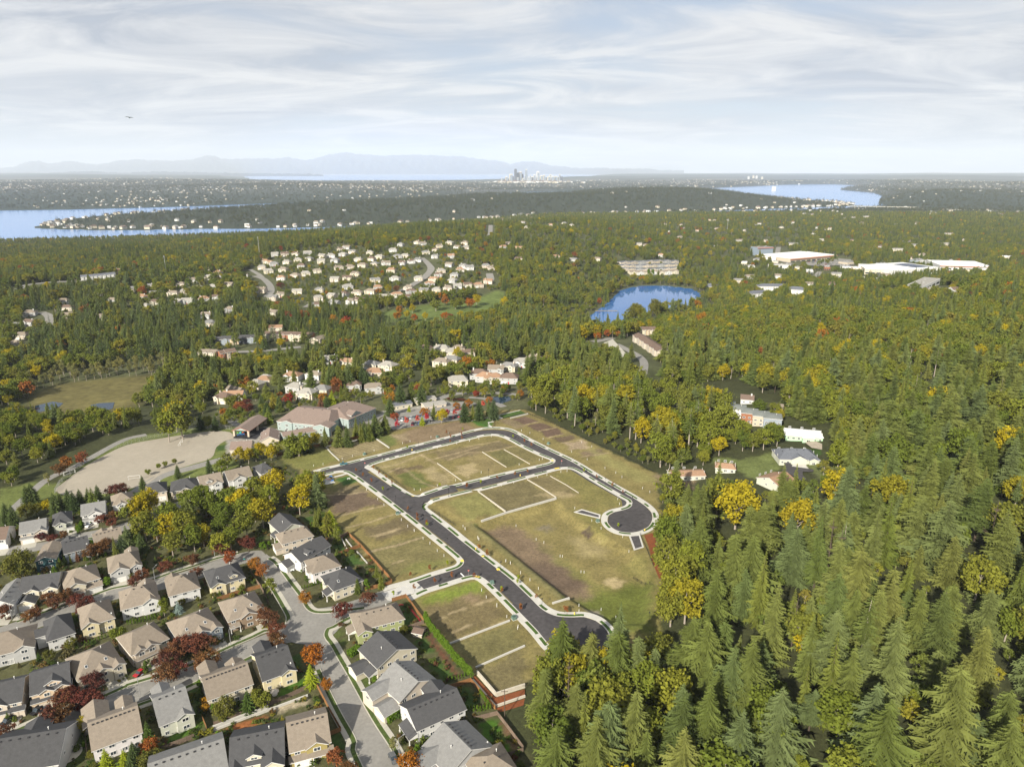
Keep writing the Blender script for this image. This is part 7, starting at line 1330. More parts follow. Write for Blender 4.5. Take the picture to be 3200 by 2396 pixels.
ribbon('red_edging', gp(T8([(130, 1110), (200, 1085), (275, 1095), (340, 1170), (445, 1305)])), -.4, .4, .12, M['red'])
# lamps
def lamp_new():
    b = MB(); b.tube((0, 0, 0), (0, 0, .5), .14, .1, 8); b.tube((0, 0, .5), (0, 0, 4.2), .06, .05, 8); h = MB(); h.lathe([(.05, 4.2), (.28, 4.3), (.30, 4.5), (.34, 4.55), (.05, 4.85)], 8); return b.mesh('lamp_post', M['black']), h.mesh('lantern', M['black'])
LP, LH = lamp_new()
for i, q in enumerate(T8([(745, 405), (650, 100), (657, 858), (1375, 690)]) + Z5([(342, 1210), (608, 1450), (262, 600), (612, 570), (808, 545), (1018, 655), (1192, 780), (5, 725), (290, 320), (455, 390), (615, 450), (1300, 1540)]) + Z4([(1482, 1172), (1680, 700), (1938, 1110), (2030, 610)])):
    x, y = P(*q); o = thing('street_lamp', 'black lantern street lamp on the new plat walk', 'street lamp', (x, y, float(T(x, y)) + .15), 0, 'lantern lamps of the new plat'); ob('lamp_post', LP, o); ob('lantern', LH, o)
b = MB(); b.tube((0, 0, 0), (0, 0, 7), .12, .07, 8); PO = b.mesh('pole', M['steel']); b = MB(); b.tube((0, 0, 6.8), (1.8, 0, 7.3), .05, .04, 6); b.box(1.5, 2.2, -.15, .15, 7.2, 7.38); AR = b.mesh('lamp_arm', M['steel'])
for q in T5([(150, 838), (1213, 240)]) + T6([(785, 612)]) + T2([(1025, 772), (325, 1068)]) + T7([(182, 1535)]) + T3([(938, 1522)]) + T1([(150, 1505)]):
    x, y = P(*q); o = thing('street_light', 'grey cobra-head street light on the older street', 'street light', (x, y, 100.1), rnd.uniform(.6, 1.3), 'street lights of the older grid'); ob('pole', PO, o); ob('lamp_arm', AR, o)
# white lot markers
b = MB(); b.tube((0, 0, 0), (0, 0, 1.25), .10, .10, 7); b.lathe([(.12, 1.25), (.12, 1.3), (0, 1.32)], 7); WP = b.mesh('marker_post', M['white'])
MK = T8([(205, 100), (357, 228), (460, 318), (540, 378), (627, 464), (706, 522), (955, 208), (930, 175), (1103, 305), (1117, 328), (1430, 585), (1487, 610), (1606, 725), (1148, 928), (1203, 1010), (1328, 1114), (1445, 1240), (1577, 1355), (280, 175)]) + Z5([(57, 388), (138, 372), (200, 358), (280, 342), (590, 495), (610, 488), (460, 525), (215, 576), (285, 672), (345, 660), (425, 642), (580, 604), (640, 592), (770, 566), (730, 572), (1098, 748), (1110, 780), (820, 808), (930, 888), (990, 938), (1130, 992), (110, 938), (195, 1005), (375, 1148), (403, 1162), (470, 1225), (530, 1272), (585, 1328), (847, 1438), (847, 1474), (990, 1464), (1085, 1515), (1170, 1088), (440, 922), (570, 1010), (620, 1030), (865, 380), (930, 408), (800, 442), (900, 492), (1015, 548), (1085, 578), (1125, 606), (1258, 678), (1305, 702), (530, 320), (475, 305), (615, 360), (450, 1585), (218, 1338), (316, 1434), (740, 1120), (725, 1118), (860, 1220), (880, 1222)]) + Z4([(773, 848), (855, 834), (1020, 788), (1108, 764), (1215, 738), (1295, 716), (1540, 654), (1605, 638), (1785, 602), (1935, 568), (1365, 794), (1640, 1054), (1695, 1055), (1840, 1020), (1998, 974), (1230, 1054), (1327, 1136), (1380, 1186), (1530, 1314), (1640, 1406), (1778, 1516), (1560, 760), (1672, 735), (1758, 712), (1840, 692), (1925, 672), (2120, 630)])
for q in MK:
    x, y = P(*q); tag(ob('marker_post', WP, None, (x, y, float(T(x, y)))), 'white utility marker post on a lot of the new plat', 'marker post', 'marker posts of the new plat')
# signs, hydrants, utility boxes
b = MB(); b.tube((0, 0, 0), (0, 0, 2.6), .04, .04, 6); SPO = b.mesh('sign_post', M['steel']); b = MB(); n = 8
b.add([(.38 * math.cos(R(22.5 + 45 * i)), -.05, 2.3 + .38 * math.sin(R(22.5 + 45 * i))) for i in range(8)] + [(.38 * math.cos(R(22.5 + 45 * i)), -.03, 2.3 + .38 * math.sin(R(22.5 + 45 * i))) for i in range(8)], [tuple(range(8)), tuple(range(15, 7, -1))] + [((i + 1) % 8, i, 8 + i, 8 + (i + 1) % 8) for i in range(8)]); SPL = b.mesh('sign_plate', M['red'])
cu = bpy.data.curves.new('stop_text', 'FONT'); cu.body = 'STOP'; cu.size = .3; cu.align_x = 'CENTER'; cu.align_y = 'CENTER'; cu.extrude = .004; cu.materials.append(M['paint']); tmp = bpy.data.objects.new('lettering', cu); STOPT = bpy.data.meshes.new_from_object(tmp); bpy.data.objects.remove(tmp)
for q, lab in ((T8([(995, 742)])[0], 'red octagonal STOP sign at the plat entry junction'), (Z4([(1217, 850)])[0], 'red octagonal STOP sign at the upper road junction'), (Z5([(735, 520)])[0], 'red octagonal STOP sign at the middle road junction')):
    x, y = P(*q); o = thing('stop_sign', lab, 'stop sign', (x, y, 100.15), rnd.uniform(-.5, .3)); ob('sign_post', SPO, o); p_ = ob('sign_plate', SPL, o); t_ = ob('lettering', STOPT, p_, (0, -.056, 2.3)); t_.rotation_euler = (R(90), 0, 0)
M['teal'] = mat('teal_sign', (.03, .36, .33), .5, .04); b = MB(); b.box(-.45, .45, -.02, .02, 2.5, 2.75); b.box(-.02, .02, -.45, .45, 2.76, 3.0); SNP = b.mesh('name_plate', M['teal'])
x, y = P(*T2([(1375, 850)])[0]); o = thing('street_sign', 'teal street-name sign at the bend of the old street', 'street sign', (x, y, 100.1)); ob('sign_post', SPO, o); ob('name_plate', SNP, o)
b = MB(); b.lathe([(.2, 0), (.2, .08), (.13, .1), (.13, .6), (.18, .62), (.16, .72), (0, .85)], 10); b.tube((-.25, 0, .45), (.25, 0, .45), .07, .07, 8); b.tube((0, -.2, .45), (0, .2, .45), .08, .08, 8); HY = b.mesh('fire_hydrant', M['yellow'])
for i, q in enumerate(T8([(1080, 440)]) + Z4([(1622, 712)]) + Z5([(1272, 948), (818, 1490), (467, 595)])):
    x, y = P(*q); tag(ob('fire_hydrant', HY, None, (x, y, 100.15), 0, (1.3, 1.3, 1.3)), ['yellow fire hydrant by the entry junction', 'yellow fire hydrant on the north walk', 'yellow fire hydrant at the upper turnaround', 'yellow fire hydrant near the lower turnaround', 'yellow fire hydrant on the middle street'][i], 'fire hydrant')
M['ugreen'] = mat('utility_green', (.10, .16, .13), .6, .08); b = MB(); b.box(-.9, .9, -.9, .9, 0, .12, 1); b.box(-.75, .75, -.75, .75, .12, 1.15, 0); b.box(-.8, .8, -.8, .8, 1.15, 1.25, 0); b.box(-.02, .02, -.77, -.75, .2, 1.1, 1); UB = b.mesh('utility_box', M['ugreen'], M['concrete_new'])
for i, q in enumerate(Z5([(968, 890), (427, 1520), (285, 1290), (650, 388)]) + Z4([(1497, 1258), (1212, 748), (1840, 598)]) + T8([(1527, 1250), (160, 20)])):
    x, y = P(*q); tag(ob('utility_box', UB, None, (x, y, float(T(x, y))), rnd.uniform(0, 1)), 'green utility transformer box on a plat lot', 'utility box', 'transformer boxes of the new plat')
def pole(q, h, label, top=True, r=.16, name='utility_pole', cat='pole', m='bark'):
    x, y = P(*q); o = thing(name, label, cat, (x, y, float(T(x, y)))); b = MB(); b.tube((0, 0, -1), (0, 0, h), r, r * .7, 8); ob('shaft', b.mesh('shaft', M[m]), o)
    if top: b = MB(); b.box(-1.1, 1.1, -.06, .06, h - .8, h - .65); ob('crossarm', b.mesh('crossarm', M[m]), o)
    else: b = MB(); b.lathe([(.5, h - 2.4), (.9, h - 2.2), (.9, h - .2), (.5, h)], 8); ob('antenna', b.mesh('antenna', M['steel']), o)
pole(SC([(912, 508)])[0], 12, 'shorter utility pole on the school side of the fence'); pole(SC([(1008, 482)])[0], 14, 'taller utility pole with white floodlight by the school'); pole(T7([(1420, 1075)])[0], 11, 'brown utility pole in front of the mulched terraces'); pole(RH([(185, 738)])[0], 9, 'pale pole beside the low ranch house', m='bark_pale')
pole(R4([(1152, 245)])[0], 34, 'slim antenna mast above the hillside suburb', False, .5, 'antenna_mast', 'mast', 'steel'); pole(R4([(1795, 110)])[0], 38, 'tall antenna mast on the ridge wood', False, .5, 'antenna_mast', 'mast', 'steel'); pole(zz(2100, 450, 2.011, [(345, 560)])[0], 45, 'thin mast over the wooded plateau', False, .45, 'antenna_mast', 'mast', 'steel')
# cars
def car_parts(suv=False, pickup=False):
    h0, h1 = (.95, 1.75) if suv or pickup else (.85, 1.42); b = MB()
    prof = [(-2.25, .35), (-2.28, .62), (-2.2, h0 - .1), (-1.2, h0), (1.5, h0), (2.15, h0 - .12), (2.28, .6), (2.25, .35)]
    n = len(prof); w = .9; b.add([(x, -w, z) for x, z in prof] + [(x, w, z) for x, z in prof], [tuple(range(n)), tuple(range(2 * n - 1, n - 1, -1))] + [((i + 1) % n, i, n + i, n + (i + 1) % n) for i in range(n)])
    c = MB(); x0, x1, x2, x3 = (-1.3, -.6, .15, .3) if pickup else (-1.2, -.45, 1.5, 2.1) if suv else (-1.15, -.35, .95, 1.7); w2 = .78
    c.add([(x0, -.86, h0), (x3, -.86, h0), (x3, .86, h0), (x0, .86, h0), (x1, -w2, h1), (x2, -w2, h1), (x2, w2, h1), (x1, w2, h1)], [(0, 1, 5, 4), (1, 2, 6, 5), (2, 3, 7, 6), (3, 0, 4, 7)])
    r = MB(); r.box(x1 - .03, x2 + .03, -w2 - .02, w2 + .02, h1 - .01, h1 + .04)
    t = MB(); t.tube((0, -.11, 0), (0, .11, 0), .34, .34, 12)
    return b, c, r, t
CARS = {k: car_parts(*v_) for k, v_ in dict(sedan=(False, False), suv=(True, False), pickup=(False, True)).items()}
PAINTS = {k: mat('car_' + k, c, .25, 0, spec=.6) for k, c in dict(white=(.7, .7, .7), black=(.012, .012, .014), blue=(.03, .07, .2), red=(.3, .01, .015), silver=(.4, .41, .42), grey=(.1, .105, .11), teal=(.05, .15, .17)).items()}
CM = {}
def car(px, py, kd, colr, yaw, label, group=None, z=.06):
    if (kd, colr) not in CM: b, c, r, t = CARS[kd]; CM[kd, colr] = (b.mesh('body', PAINTS[colr]), c.mesh('cabin_glass', M['glass']), r.mesh('car_roof', PAINTS[colr]), t.mesh('wheel', M['rubber']))
    a, c, r, t = CM[kd, colr]; x, y = P(px, py); o = thing('parked_car', label, 'car', (x, y, float(T(x, y)) + z), yaw, group); ob('body', a, o); ob('cabin_glass', c, o); ob('car_roof', r, o)
    for sx in (-1.4, 1.4):
        for sy in (-.82, .82): ob('wheel', t, o, (sx, sy, .34))
for q, kd, cl, yw, lab in ((T1([(1145, 1062)])[0], 'suv', 'silver', 1.3, 'silver car on the drive of the broad tan-roofed house'), (T1([(1148, 1128)])[0], 'sedan', 'blue', 1.3, 'dark blue car behind the silver one'), (T1([(1055, 385)])[0], 'sedan', 'white', 1.4, 'white car in front of the red-shuttered house'), (T2([(812, 50)])[0], 'sedan', 'silver', 1.3, 'silver car in front of the blue garage doors'), (T3([(390, 915)])[0], 'pickup', 'white', .25, 'white pickup beside the cream hipped house'), (T4([(448, 1005)])[0], 'suv', 'black', 1.25, 'black car before the twin tan garages'), (T4([(556, 960)])[0], 'sedan', 'black', 1.25, 'dark car beside the black one at the twin garages'), (T4([(842, 985)])[0], 'suv', 'black', .35, 'black suv parked in plum-tree shade'), (T4([(95, 1130)])[0], 'suv', 'black', 1.2, 'black car on the drive at the frame edge'), (T4([(1425, 990)])[0], 'sedan', 'blue', 1.2, 'blue car behind the pink-white house'), (T5([(142, 560)])[0], 'sedan', 'red', 1.2, 'red car on the drive of the peach house'), (T5([(1272, 452)])[0], 'sedan', 'blue', 1.2, 'blue car behind the cream house roof'), (T5([(1182, 515)])[0], 'sedan', 'teal', 1.2, 'teal car half hidden by the cream house'), (T6([(362, 1510)])[0], 'sedan', 'black', 1.3, 'dark car in the gap between two garages'), (T6([(1615, 1570)])[0], 'suv', 'grey', 2.1, 'dark grey suv parked at the bottom edge of the street'), (RH([(892, 548)])[0], 'sedan', 'black', 2.2, 'black car on the concrete apron of the grey-shingled house'), (Z4([(1032, 832)])[0], 'pickup', 'teal', .2, 'green work truck on the upper new road')): car(*q, kd, cl, yw, lab)
cs = ['white', 'black', 'blue', 'red', 'silver', 'grey', 'silver', 'grey', 'blue']
for a, b_, n in (((225, 425), (455, 378), 11), ((355, 452), (485, 428), 6), ((640, 352), (740, 330), 5), ((655, 402), (748, 384), 5), ((520, 365), (600, 350), 4)):
    for i in range(n): t = i / (n - 1); q = PK([(a[0] + (b_[0] - a[0]) * t, a[1] + (b_[1] - a[1]) * t)])[0]; c = rnd.choice(cs); car(*q, rnd.choice(['sedan', 'suv', 'sedan']), c, 1.5, f'{c} car in the school car park rows', 'cars in the school car park', .09)
for i in range(24): q = R7([(rnd.uniform(540, 860), 0)])[0]; yy = R7([(0, rnd.uniform(405, 440))])[0][1]; c = rnd.choice(cs); car(q[0], yy, 'sedan', c, rnd.uniform(-.2, .2), f'{c} car parked outside the supermarket', 'cars outside the supermarket', .85)
# shed, patio, play equipment, goals
fh(T7([(318, 75)])[0], T7([(448, 100)])[0], 3.4, 'small tan garden shed beside the plat hedge', E=2.1, roof='brown', wall='tan', floors=1, pitch=.4, lite=True, cat='shed', name='garden_shed', rooms=1)
x, y = P(*T4([(785, 1500)])[0]); disc('round_patio', (x, y), 4.2, .07, M['concrete_old'])
def table(q, label, umb):
    x, y = P(*q); o = thing('patio_table', label, 'table', (x, y, 100.1)); b = MB(); b.lathe([(0, .72), (.9, .72), (.9, .76), (0, .76)], 12); ob('table_top', b.mesh('table_top', M['white']), o); b = MB(); b.tube((0, 0, 0), (0, 0, .72), .06, .06, 6); ob('pedestal', b.mesh('pedestal', M['steel']), o)
    if umb: b = MB(); b.lathe([(0, 2.5), (.8, 2.35), (1.5, 1.95), (1.48, 1.93), (0, 2.3)], 8); ob('umbrella', b.mesh('umbrella', WALL['beige']), o); b = MB(); b.tube((0, 0, .7), (0, 0, 2.5), .03, .03, 6); ob('umbrella_pole', b.mesh('umbrella_pole', M['white']), o)
table(T4([(785, 1480)])[0], 'white round table on the circular patio', False); table(T6([(225, 830)])[0], 'beige parasol and table behind the yellow house', True)
sheet('play_pad', [G(*q) for q in Z4([(720, 985), (900, 938), (962, 988), (745, 1036)])], .1, M['concrete_new']); ribbon('garden_path', gp(Z4([(930, 945), (1010, 925), (1085, 905), (1110, 925)])), -.9, .9, .13, M['concrete_new'])
PC = {k: mat('play_' + k, c, .5, .04) for k, c in dict(cyan=(.02, .45, .5), orange=(.6, .12, .03), green=(.1, .4, .05), blue=(.08, .25, .6)).items()}
def playset(q, label, s=1.):
    x, y = P(*q); o = thing('play_structure', label, 'play structure', (x, y, float(T(x, y)) + .1), .4); o.scale = (s, s, s)
    for i, (a, c) in enumerate(((-2.4, 'green'), (0, 'cyan'), (2.4, 'orange'))):
        for dx in (-.8, .8):
            for dy in (-.8, .8): b = MB(); b.tube((a + dx, dy, 0), (a + dx, dy, 3), .07, .07, 6); ob('post', b.mesh('post', PC['blue']), o)
        b = MB(); b.box(a - .8, a + .8, -.8, .8, 1.2, 1.32); ob('deck', b.mesh('deck', PC['blue']), o); b = MB(); b.lathe([(1.25, 2.9), (.0, 3.8)], 4, (a, 0, 0)); ob('canopy', b.mesh('canopy', PC[c]), o)
    b = MB(); n = 7
    b.add([(3.2 + i * .5, s_ * .35, 1.3 - 1.2 * (i / 6) ** .8) for i in range(n) for s_ in (-1, 1)], [(2 * i, 2 * i + 2, 2 * i + 3, 2 * i + 1) for i in range(n - 1)]); ob('slide', b.mesh('slide', PC['orange']), o)
playset(Z4([(815, 980)])[0], 'cyan, green and orange play structure on the new park pad', 1.15); playset(SC([(185, 460)])[0], 'orange and cyan play equipment under the school shelter', .7)
b = MB(); b.box(-.9, .9, -.2, .2, .4, .48); b.box(-.9, .9, .2, .26, .6, .95); b.box(-.8, -.7, -.2, .2, 0, .4); b.box(.7, .8, -.2, .2, 0, .4)
for i, q in enumerate(Z4([(920, 942), (1075, 962), (935, 978)])): x, y = P(*q); tag(ob('park_bench', b.mesh('park_bench', M['white'] if i == 1 else PC['blue']), None, (x, y, 100.12), .4 * i), ['blue bench beside the play pad', 'white bench on the park lawn', 'blue bench at the play pad corner'][i], 'bench')
def goal(q, yaw, label):
    x, y = P(*q); b = MB()
    for s_ in (-3, 3): b.tube((s_, 0, 0), (s_, 0, 2.2), .09, .09, 6); b.tube((s_, 0, 2.2), (s_, 1.6, 0), .05, .05, 6); b.tube((s_, 0, 0), (s_, 1.6, 0), .05, .05, 6)
    b.tube((-3, 0, 2.2), (3, 0, 2.2), .09, .09, 6); b.tube((-3, 1.6, 0), (3, 1.6, 0), .05, .05, 6); tag(ob('soccer_goal', b.mesh('soccer_goal', M['white']), None, (x, y, 100.05), yaw), label, 'goal')
goal(Z3([(520, 1158)])[0], .9, 'white soccer goal at the west end of the playfield'); goal(Z3([(995, 1190)])[0], .3, 'white soccer goal behind the dark conifer'); goal(Z3([(1343, 925)])[0], 1.8, 'small white goal in the middle of the playfield')
# the school
def bl(L, Rr, D, label, **kw): return fh(L, Rr, D / 1.15, label, **kw)
bl(SC([(465, 345)])[0], SC([(872, 385)])[0], 34, 'long school building with mauve roof and pale teal walls', roof='mauve', wall='school', E=6.4, pitch=.30, hip=.35, face='B', name='school_building', cat='school', wings=((2, .42, 12, 3), (2, -.3, 8, .6)), vents=5)
bl(SC([(1040, 330)])[0], SC([(1262, 235)])[0], 30, 'rear school hall with mauve roof and clerestory', roof='mauve', wall='school', E=7, pitch=.28, hip=.4, face='B', name='school_building', cat='school', wings=(('d', -.2, 9, 0),), vents=3)
bl(SC([(520, 470)])[0], SC([(800, 420)])[0], 9, 'low mauve-roofed school passage in front of the teal walls', roof='mauve', wall='school', E=3.6, pitch=.35, face='B', floors=1, name='school_building', cat='school')
bl(SC([(330, 505)])[0], SC([(490, 490)])[0], 17, 'mauve lean-to school block beside the yard', roof='mauve', wall='beige', E=3.6, pitch=.5, axis='y', face='B', floors=1, name='school_building', cat='school')
bl(SC([(90, 570)])[0], SC([(265, 560)])[0], 12, 'mauve-roofed store building at the field corner', roof='mauve', wall='beige', E=3.6, pitch=.55, face='B', floors=1, name='school_building', cat='school')
def shelter(L, Rr, D, label):
    E = 4.2; a = np.array(gz(*L, 100 + E)); b_ = np.array(gz(*Rr, 100 + E)); d = b_ - a; w = np.linalg.norm(d); yaw = math.atan2(d[1], d[0]); c = (a + b_) / 2; o = thing('play_shelter', label, 'shelter', (c[0], c[1], 100), yaw); r_ = MB(); roof_prism(r_, -w / 2, w / 2, 0, D, E, 'y', .38, .5); ob('roof', r_.mesh('roof', ROOF['mauve'], M['brick']), o)
    p_ = MB(); p_.box(-.6, .6, -.6, .6, 0, E + .1); pm = p_.mesh('pillar', WALL['tan'])
    for x in (-w / 2 + .7, w / 2 - .7):
        for y in (.7, D / 2, D - .7): ob('pillar', pm, o, (x, y, 0))
    g = MB(); g.add([(-w / 2, .3, E), (w / 2, .3, E), (0, .3, E + .38 * w / 2 - .1), (-w / 2, .1, E), (w / 2, .1, E), (0, .1, E + .38 * w / 2 - .1)], [(0, 1, 2), (5, 4, 3), (0, 3, 4, 1)]); ob('gable_panel', g.mesh('gable_panel', WALL['school']), o)
shelter(SC([(118, 418)])[0], SC([(248, 424)])[0], 26, 'open-sided school play shelter with mauve gable roof')
for i, (L, Rr, rf, wl, lab) in enumerate(((((208, 290)), (357, 266), 'slate', 'cream', 'portable classroom with slate roof'), ((385, 255), (548, 230), 'pale', 'cream', 'long cream portable classroom with pale roof'), ((450, 298), (628, 272), 'pale', 'beige', 'low portable classroom half hidden by shrubs'))):
    bl(PK([L])[0], PK([Rr])[0], 9, lab, E=3.2, roof=rf, wall=wl, pitch=.22, floors=1, lite=True, face='B', name='portable_classroom', cat='classroom')
# dock and boats on the small lake
x, y = gz(*p6([(780, 752)])[0], 58.2); b = MB()
for i in range(26): b.box(-23 + i * 1.8, -23 + i * 1.8 + 1.7, -1.6, 1.6, .35, .5)
for i in range(8): b.box(-22 + i * 6, -21.7 + i * 6, -1.5, -1.2, -1, .4); b.box(-22 + i * 6, -21.7 + i * 6, 1.2, 1.5, -1, .4)
tag(ob('wooden_dock', b.mesh('wooden_dock', M['bark_pale']), None, (x, y, 58.3), .0), 'pale wooden dock reaching into the small lake', 'dock')
# a bird gliding in the upper sky
d = ray(404, 368); t = 118.; b = MB()
b.lathe([(0, -.32), (.06, -.22), (.085, 0), (.06, .2), (.02, .34)], 8); bird = ob('bird', b.mesh('body', M['ugreen'], smooth=True)); w = MB()
for s_ in (-1, 1): w.add([(0, .05, .1), (s_ * .35, .09, .14), (s_ * .72, .02, -.02), (s_ * .35, .06, -.10), (0, .03, -.12), (0, .02, .1), (s_ * .35, .06, .13), (s_ * .35, .04, -.09)], [(0, 1, 3, 4), (1, 2, 3), (5, 7, 6)])
ob('wing', w.mesh('wing', M['ugreen']), bird); tail = MB(); tail.add([(-.02, 0, -.3), (.02, 0, -.3), (.1, 0, -.46), (-.1, 0, -.46)], [(0, 1, 2, 3)]); ob('tail', tail.mesh('tail', M['ugreen']), bird); bird.location = (d[0] * t, d[1] * t, CZ + d[2] * t); bird.rotation_euler = (R(78), R(6), R(12)); tag(bird, 'lone dark bird gliding in the upper sky', 'bird')
# ------------------------------------------------------------------ far shore: bridge, towers, woods and roofs
def deck(a, b_, h, wdt, npier, label, base=None):
    a = np.array(gz(*a, 0.)); b_ = np.array(gz(*b_, 0.)); d = b_ - a; ln = np.linalg.norm(d); yaw = math.atan2(d[1], d[0]); o = thing('bridge', label, 'bridge', (a[0], a[1], 0), yaw); m = MB(); m.box(0, ln, -wdt / 2, wdt / 2, h, h + 3); m.box(0, ln, -wdt / 2 - .4, -wdt / 2, h + 2.5, h + 4.4); ob('deck', m.mesh('deck', M['concrete_old']), o); p_ = MB(); p_.box(-2.2, 2.2, -wdt / 3, wdt / 3, -8, h); pm = p_.mesh('pier', M['concrete_old'])
    for i in range(npier): ob('pier', pm, o, (ln * (i + .7) / (npier + .4), 0, 0))
R3_ = lambda l: zz(2100, 450, 2.011, l)
deck(R3_([(1100, 412)])[0], R3_([(1545, 420)])[0], 22, 26, 6, 'long highway bridge over the channel to the island'); deck(R3_([(1715, 428)])[0], R3_([(2160, 440)])[0], 16, 20, 9, 'upper curving viaduct on the far shore'); deck(R3_([(1880, 448)])[0], R3_([(2060, 455)])[0], 10, 16, 5, 'lower short viaduct on the far shore'); deck(zz(1540, 500, 8.508, [(1330, 770)])[0], zz(1540, 500, 8.508, [(2300, 800)])[0], 6, 30, 12, 'pale floating bridge in front of the city')
TW = [(575, 635, 240, 'dark', 'tallest dark blue tower of the skyline'), (640, 690, 340, 'dark', 'dark slab right beside the tallest tower'), (692, 768, 310, 'brown', 'broad mauve-brown tower of the skyline'), (770, 815, 372, 'dark', 'dark block beside the mauve-brown tower'), (866, 917, 245, 'blue', 'slim grey-blue banded tower standing alone'), (855, 921, 376, 'white', 'white lower block under the slim banded tower'), (1162, 1238, 300, 'white', 'white and dark tower with pale domed top'), (442, 522, 372, 'cream', 'broad cream tower at the south of downtown'), (524, 556, 430, 'dark', 'narrow dark tower behind the broad cream one'), (335, 400, 445, 'tan', 'short tan tower at the south edge'), (232, 260, 462, 'white', 'small white pointed tower at the water'), (1082, 1134, 385, 'white', 'white block left of the domed tower'), (1340, 1394, 395, 'tan', 'tan tower north of the domed tower'), (1262, 1328, 410, 'cream', 'cream block just north of the domed tower'), (1506, 1556, 385, 'cream', 'cream tower on the northern slope'), (1456, 1528, 432, 'cream', 'low cream slab on the northern slope'), (1552, 1628, 426, 'white', 'low white slab on the northern slope'), (1640, 1720, 430, 'cream', 'wide cream block on the northern slope'), (1762, 1798, 378, 'grey', 'slim grey tower farthest north'), (1800, 1862, 440, 'dark', 'low dark block farthest north'), (1022, 1084, 440, 'beige', 'beige block before the domed tower'), (986, 1020, 400, 'grey', 'thin grey tower between slim and domed towers'), (930, 980, 450, 'white', 'low white block by the slim tower'), (790, 850, 480, 'cream', 'low cream block below the mauve tower'), (646, 686, 470, 'grey', 'small grey tower below the dark slab'), (1186, 1214, 420, 'white', 'thin white tower before the domed tower')]
for i, (x0, x1, yt, cl, lab) in enumerate(TW):
    dy = 14800. + 60 * (i % 7) - (260 if yt > 420 else 0); px = 1540 + (x0 + x1) / 2 / 8.508; d = ray(px, 500 + yt / 8.508); t = dy / d[1]; x = d[0] * t; top = CZ + d[2] * t; w = (x1 - x0) / 8.508 * t / F; zb = max(2, float(T(x, dy))) - 3; h = max(25, top - zb); o = thing('city_tower', lab, 'tower', (x, dy, zb), .25)
    b = MB(); b.box(-w / 2, w / 2, -w / 2, w / 2, 0, h * .93); ob('shaft', b.mesh('shaft', WALL[cl]), o); b = MB(); b.box(-w * .42, w * .42, -w * .42, w * .42, h * .93, h) if 'dome' not in lab else b.lathe([(w * .5, h * .93), (w * .4, h * .98), (0, h * 1.02)], 10); ob('crown', b.mesh('crown', WALL['dark' if cl == 'dark' else 'white']), o)
    s_ = MB(); s_.box(-w * .4, w * .4, -w / 2 - 1, -w / 2, h * .05, h * .88); ob('window_band', s_.mesh('window_band', WALL['glassy']), o) if cl != 'dark' else None
for i, (x, y, h) in enumerate(((480, 205, 60), (510, 200, 75), (530, 203, 70), (565, 205, 55), (640, 262, 60))):
    px, py = R3_([(x, y + 22)])[0]; X, Y = gz(px, py, 30.); o = thing('city_tower', ['first', 'second', 'third', 'fourth', 'lakeside'][i] + ' small tower of the district beyond the big lake', 'tower', (X, Y, max(2, float(T(X, Y))) - 2), .3); b = MB(); b.box(-22, 22, -15, 15, 0, h); ob('shaft', b.mesh('shaft', WALL['cream' if i % 2 else 'white']), o); b = MB(); b.box(-18, 18, -12, 12, h, h + 5); ob('crown', b.mesh('crown', WALL['white']), o)
def boxhouse(rc, wc, flat=False):
    w = MB(); r_ = MB(); w.box(-.5, .5, -.4, .4, -.3, .45)
    if flat: r_.box(-.5, .5, -.4, .4, .45, .5)
    else: roof_prism(r_, -.5, .5, -.4, .4, .45, 'x', .5, .04, .5, .02)
    n = len(w.v); w.v += r_.v; w.f += [tuple(i + n for i in f) for f in r_.f]; w.m += [1] * len(r_.f); return w.mesh('roof_speck', WALL[wc], ROOF[rc])
HB = [boxhouse('tan', 'white'), boxhouse('brown', 'cream'), boxhouse('grey', 'white'), boxhouse('pale', 'beige'), boxhouse('white', 'white', True), boxhouse('mauve', 'cream')]
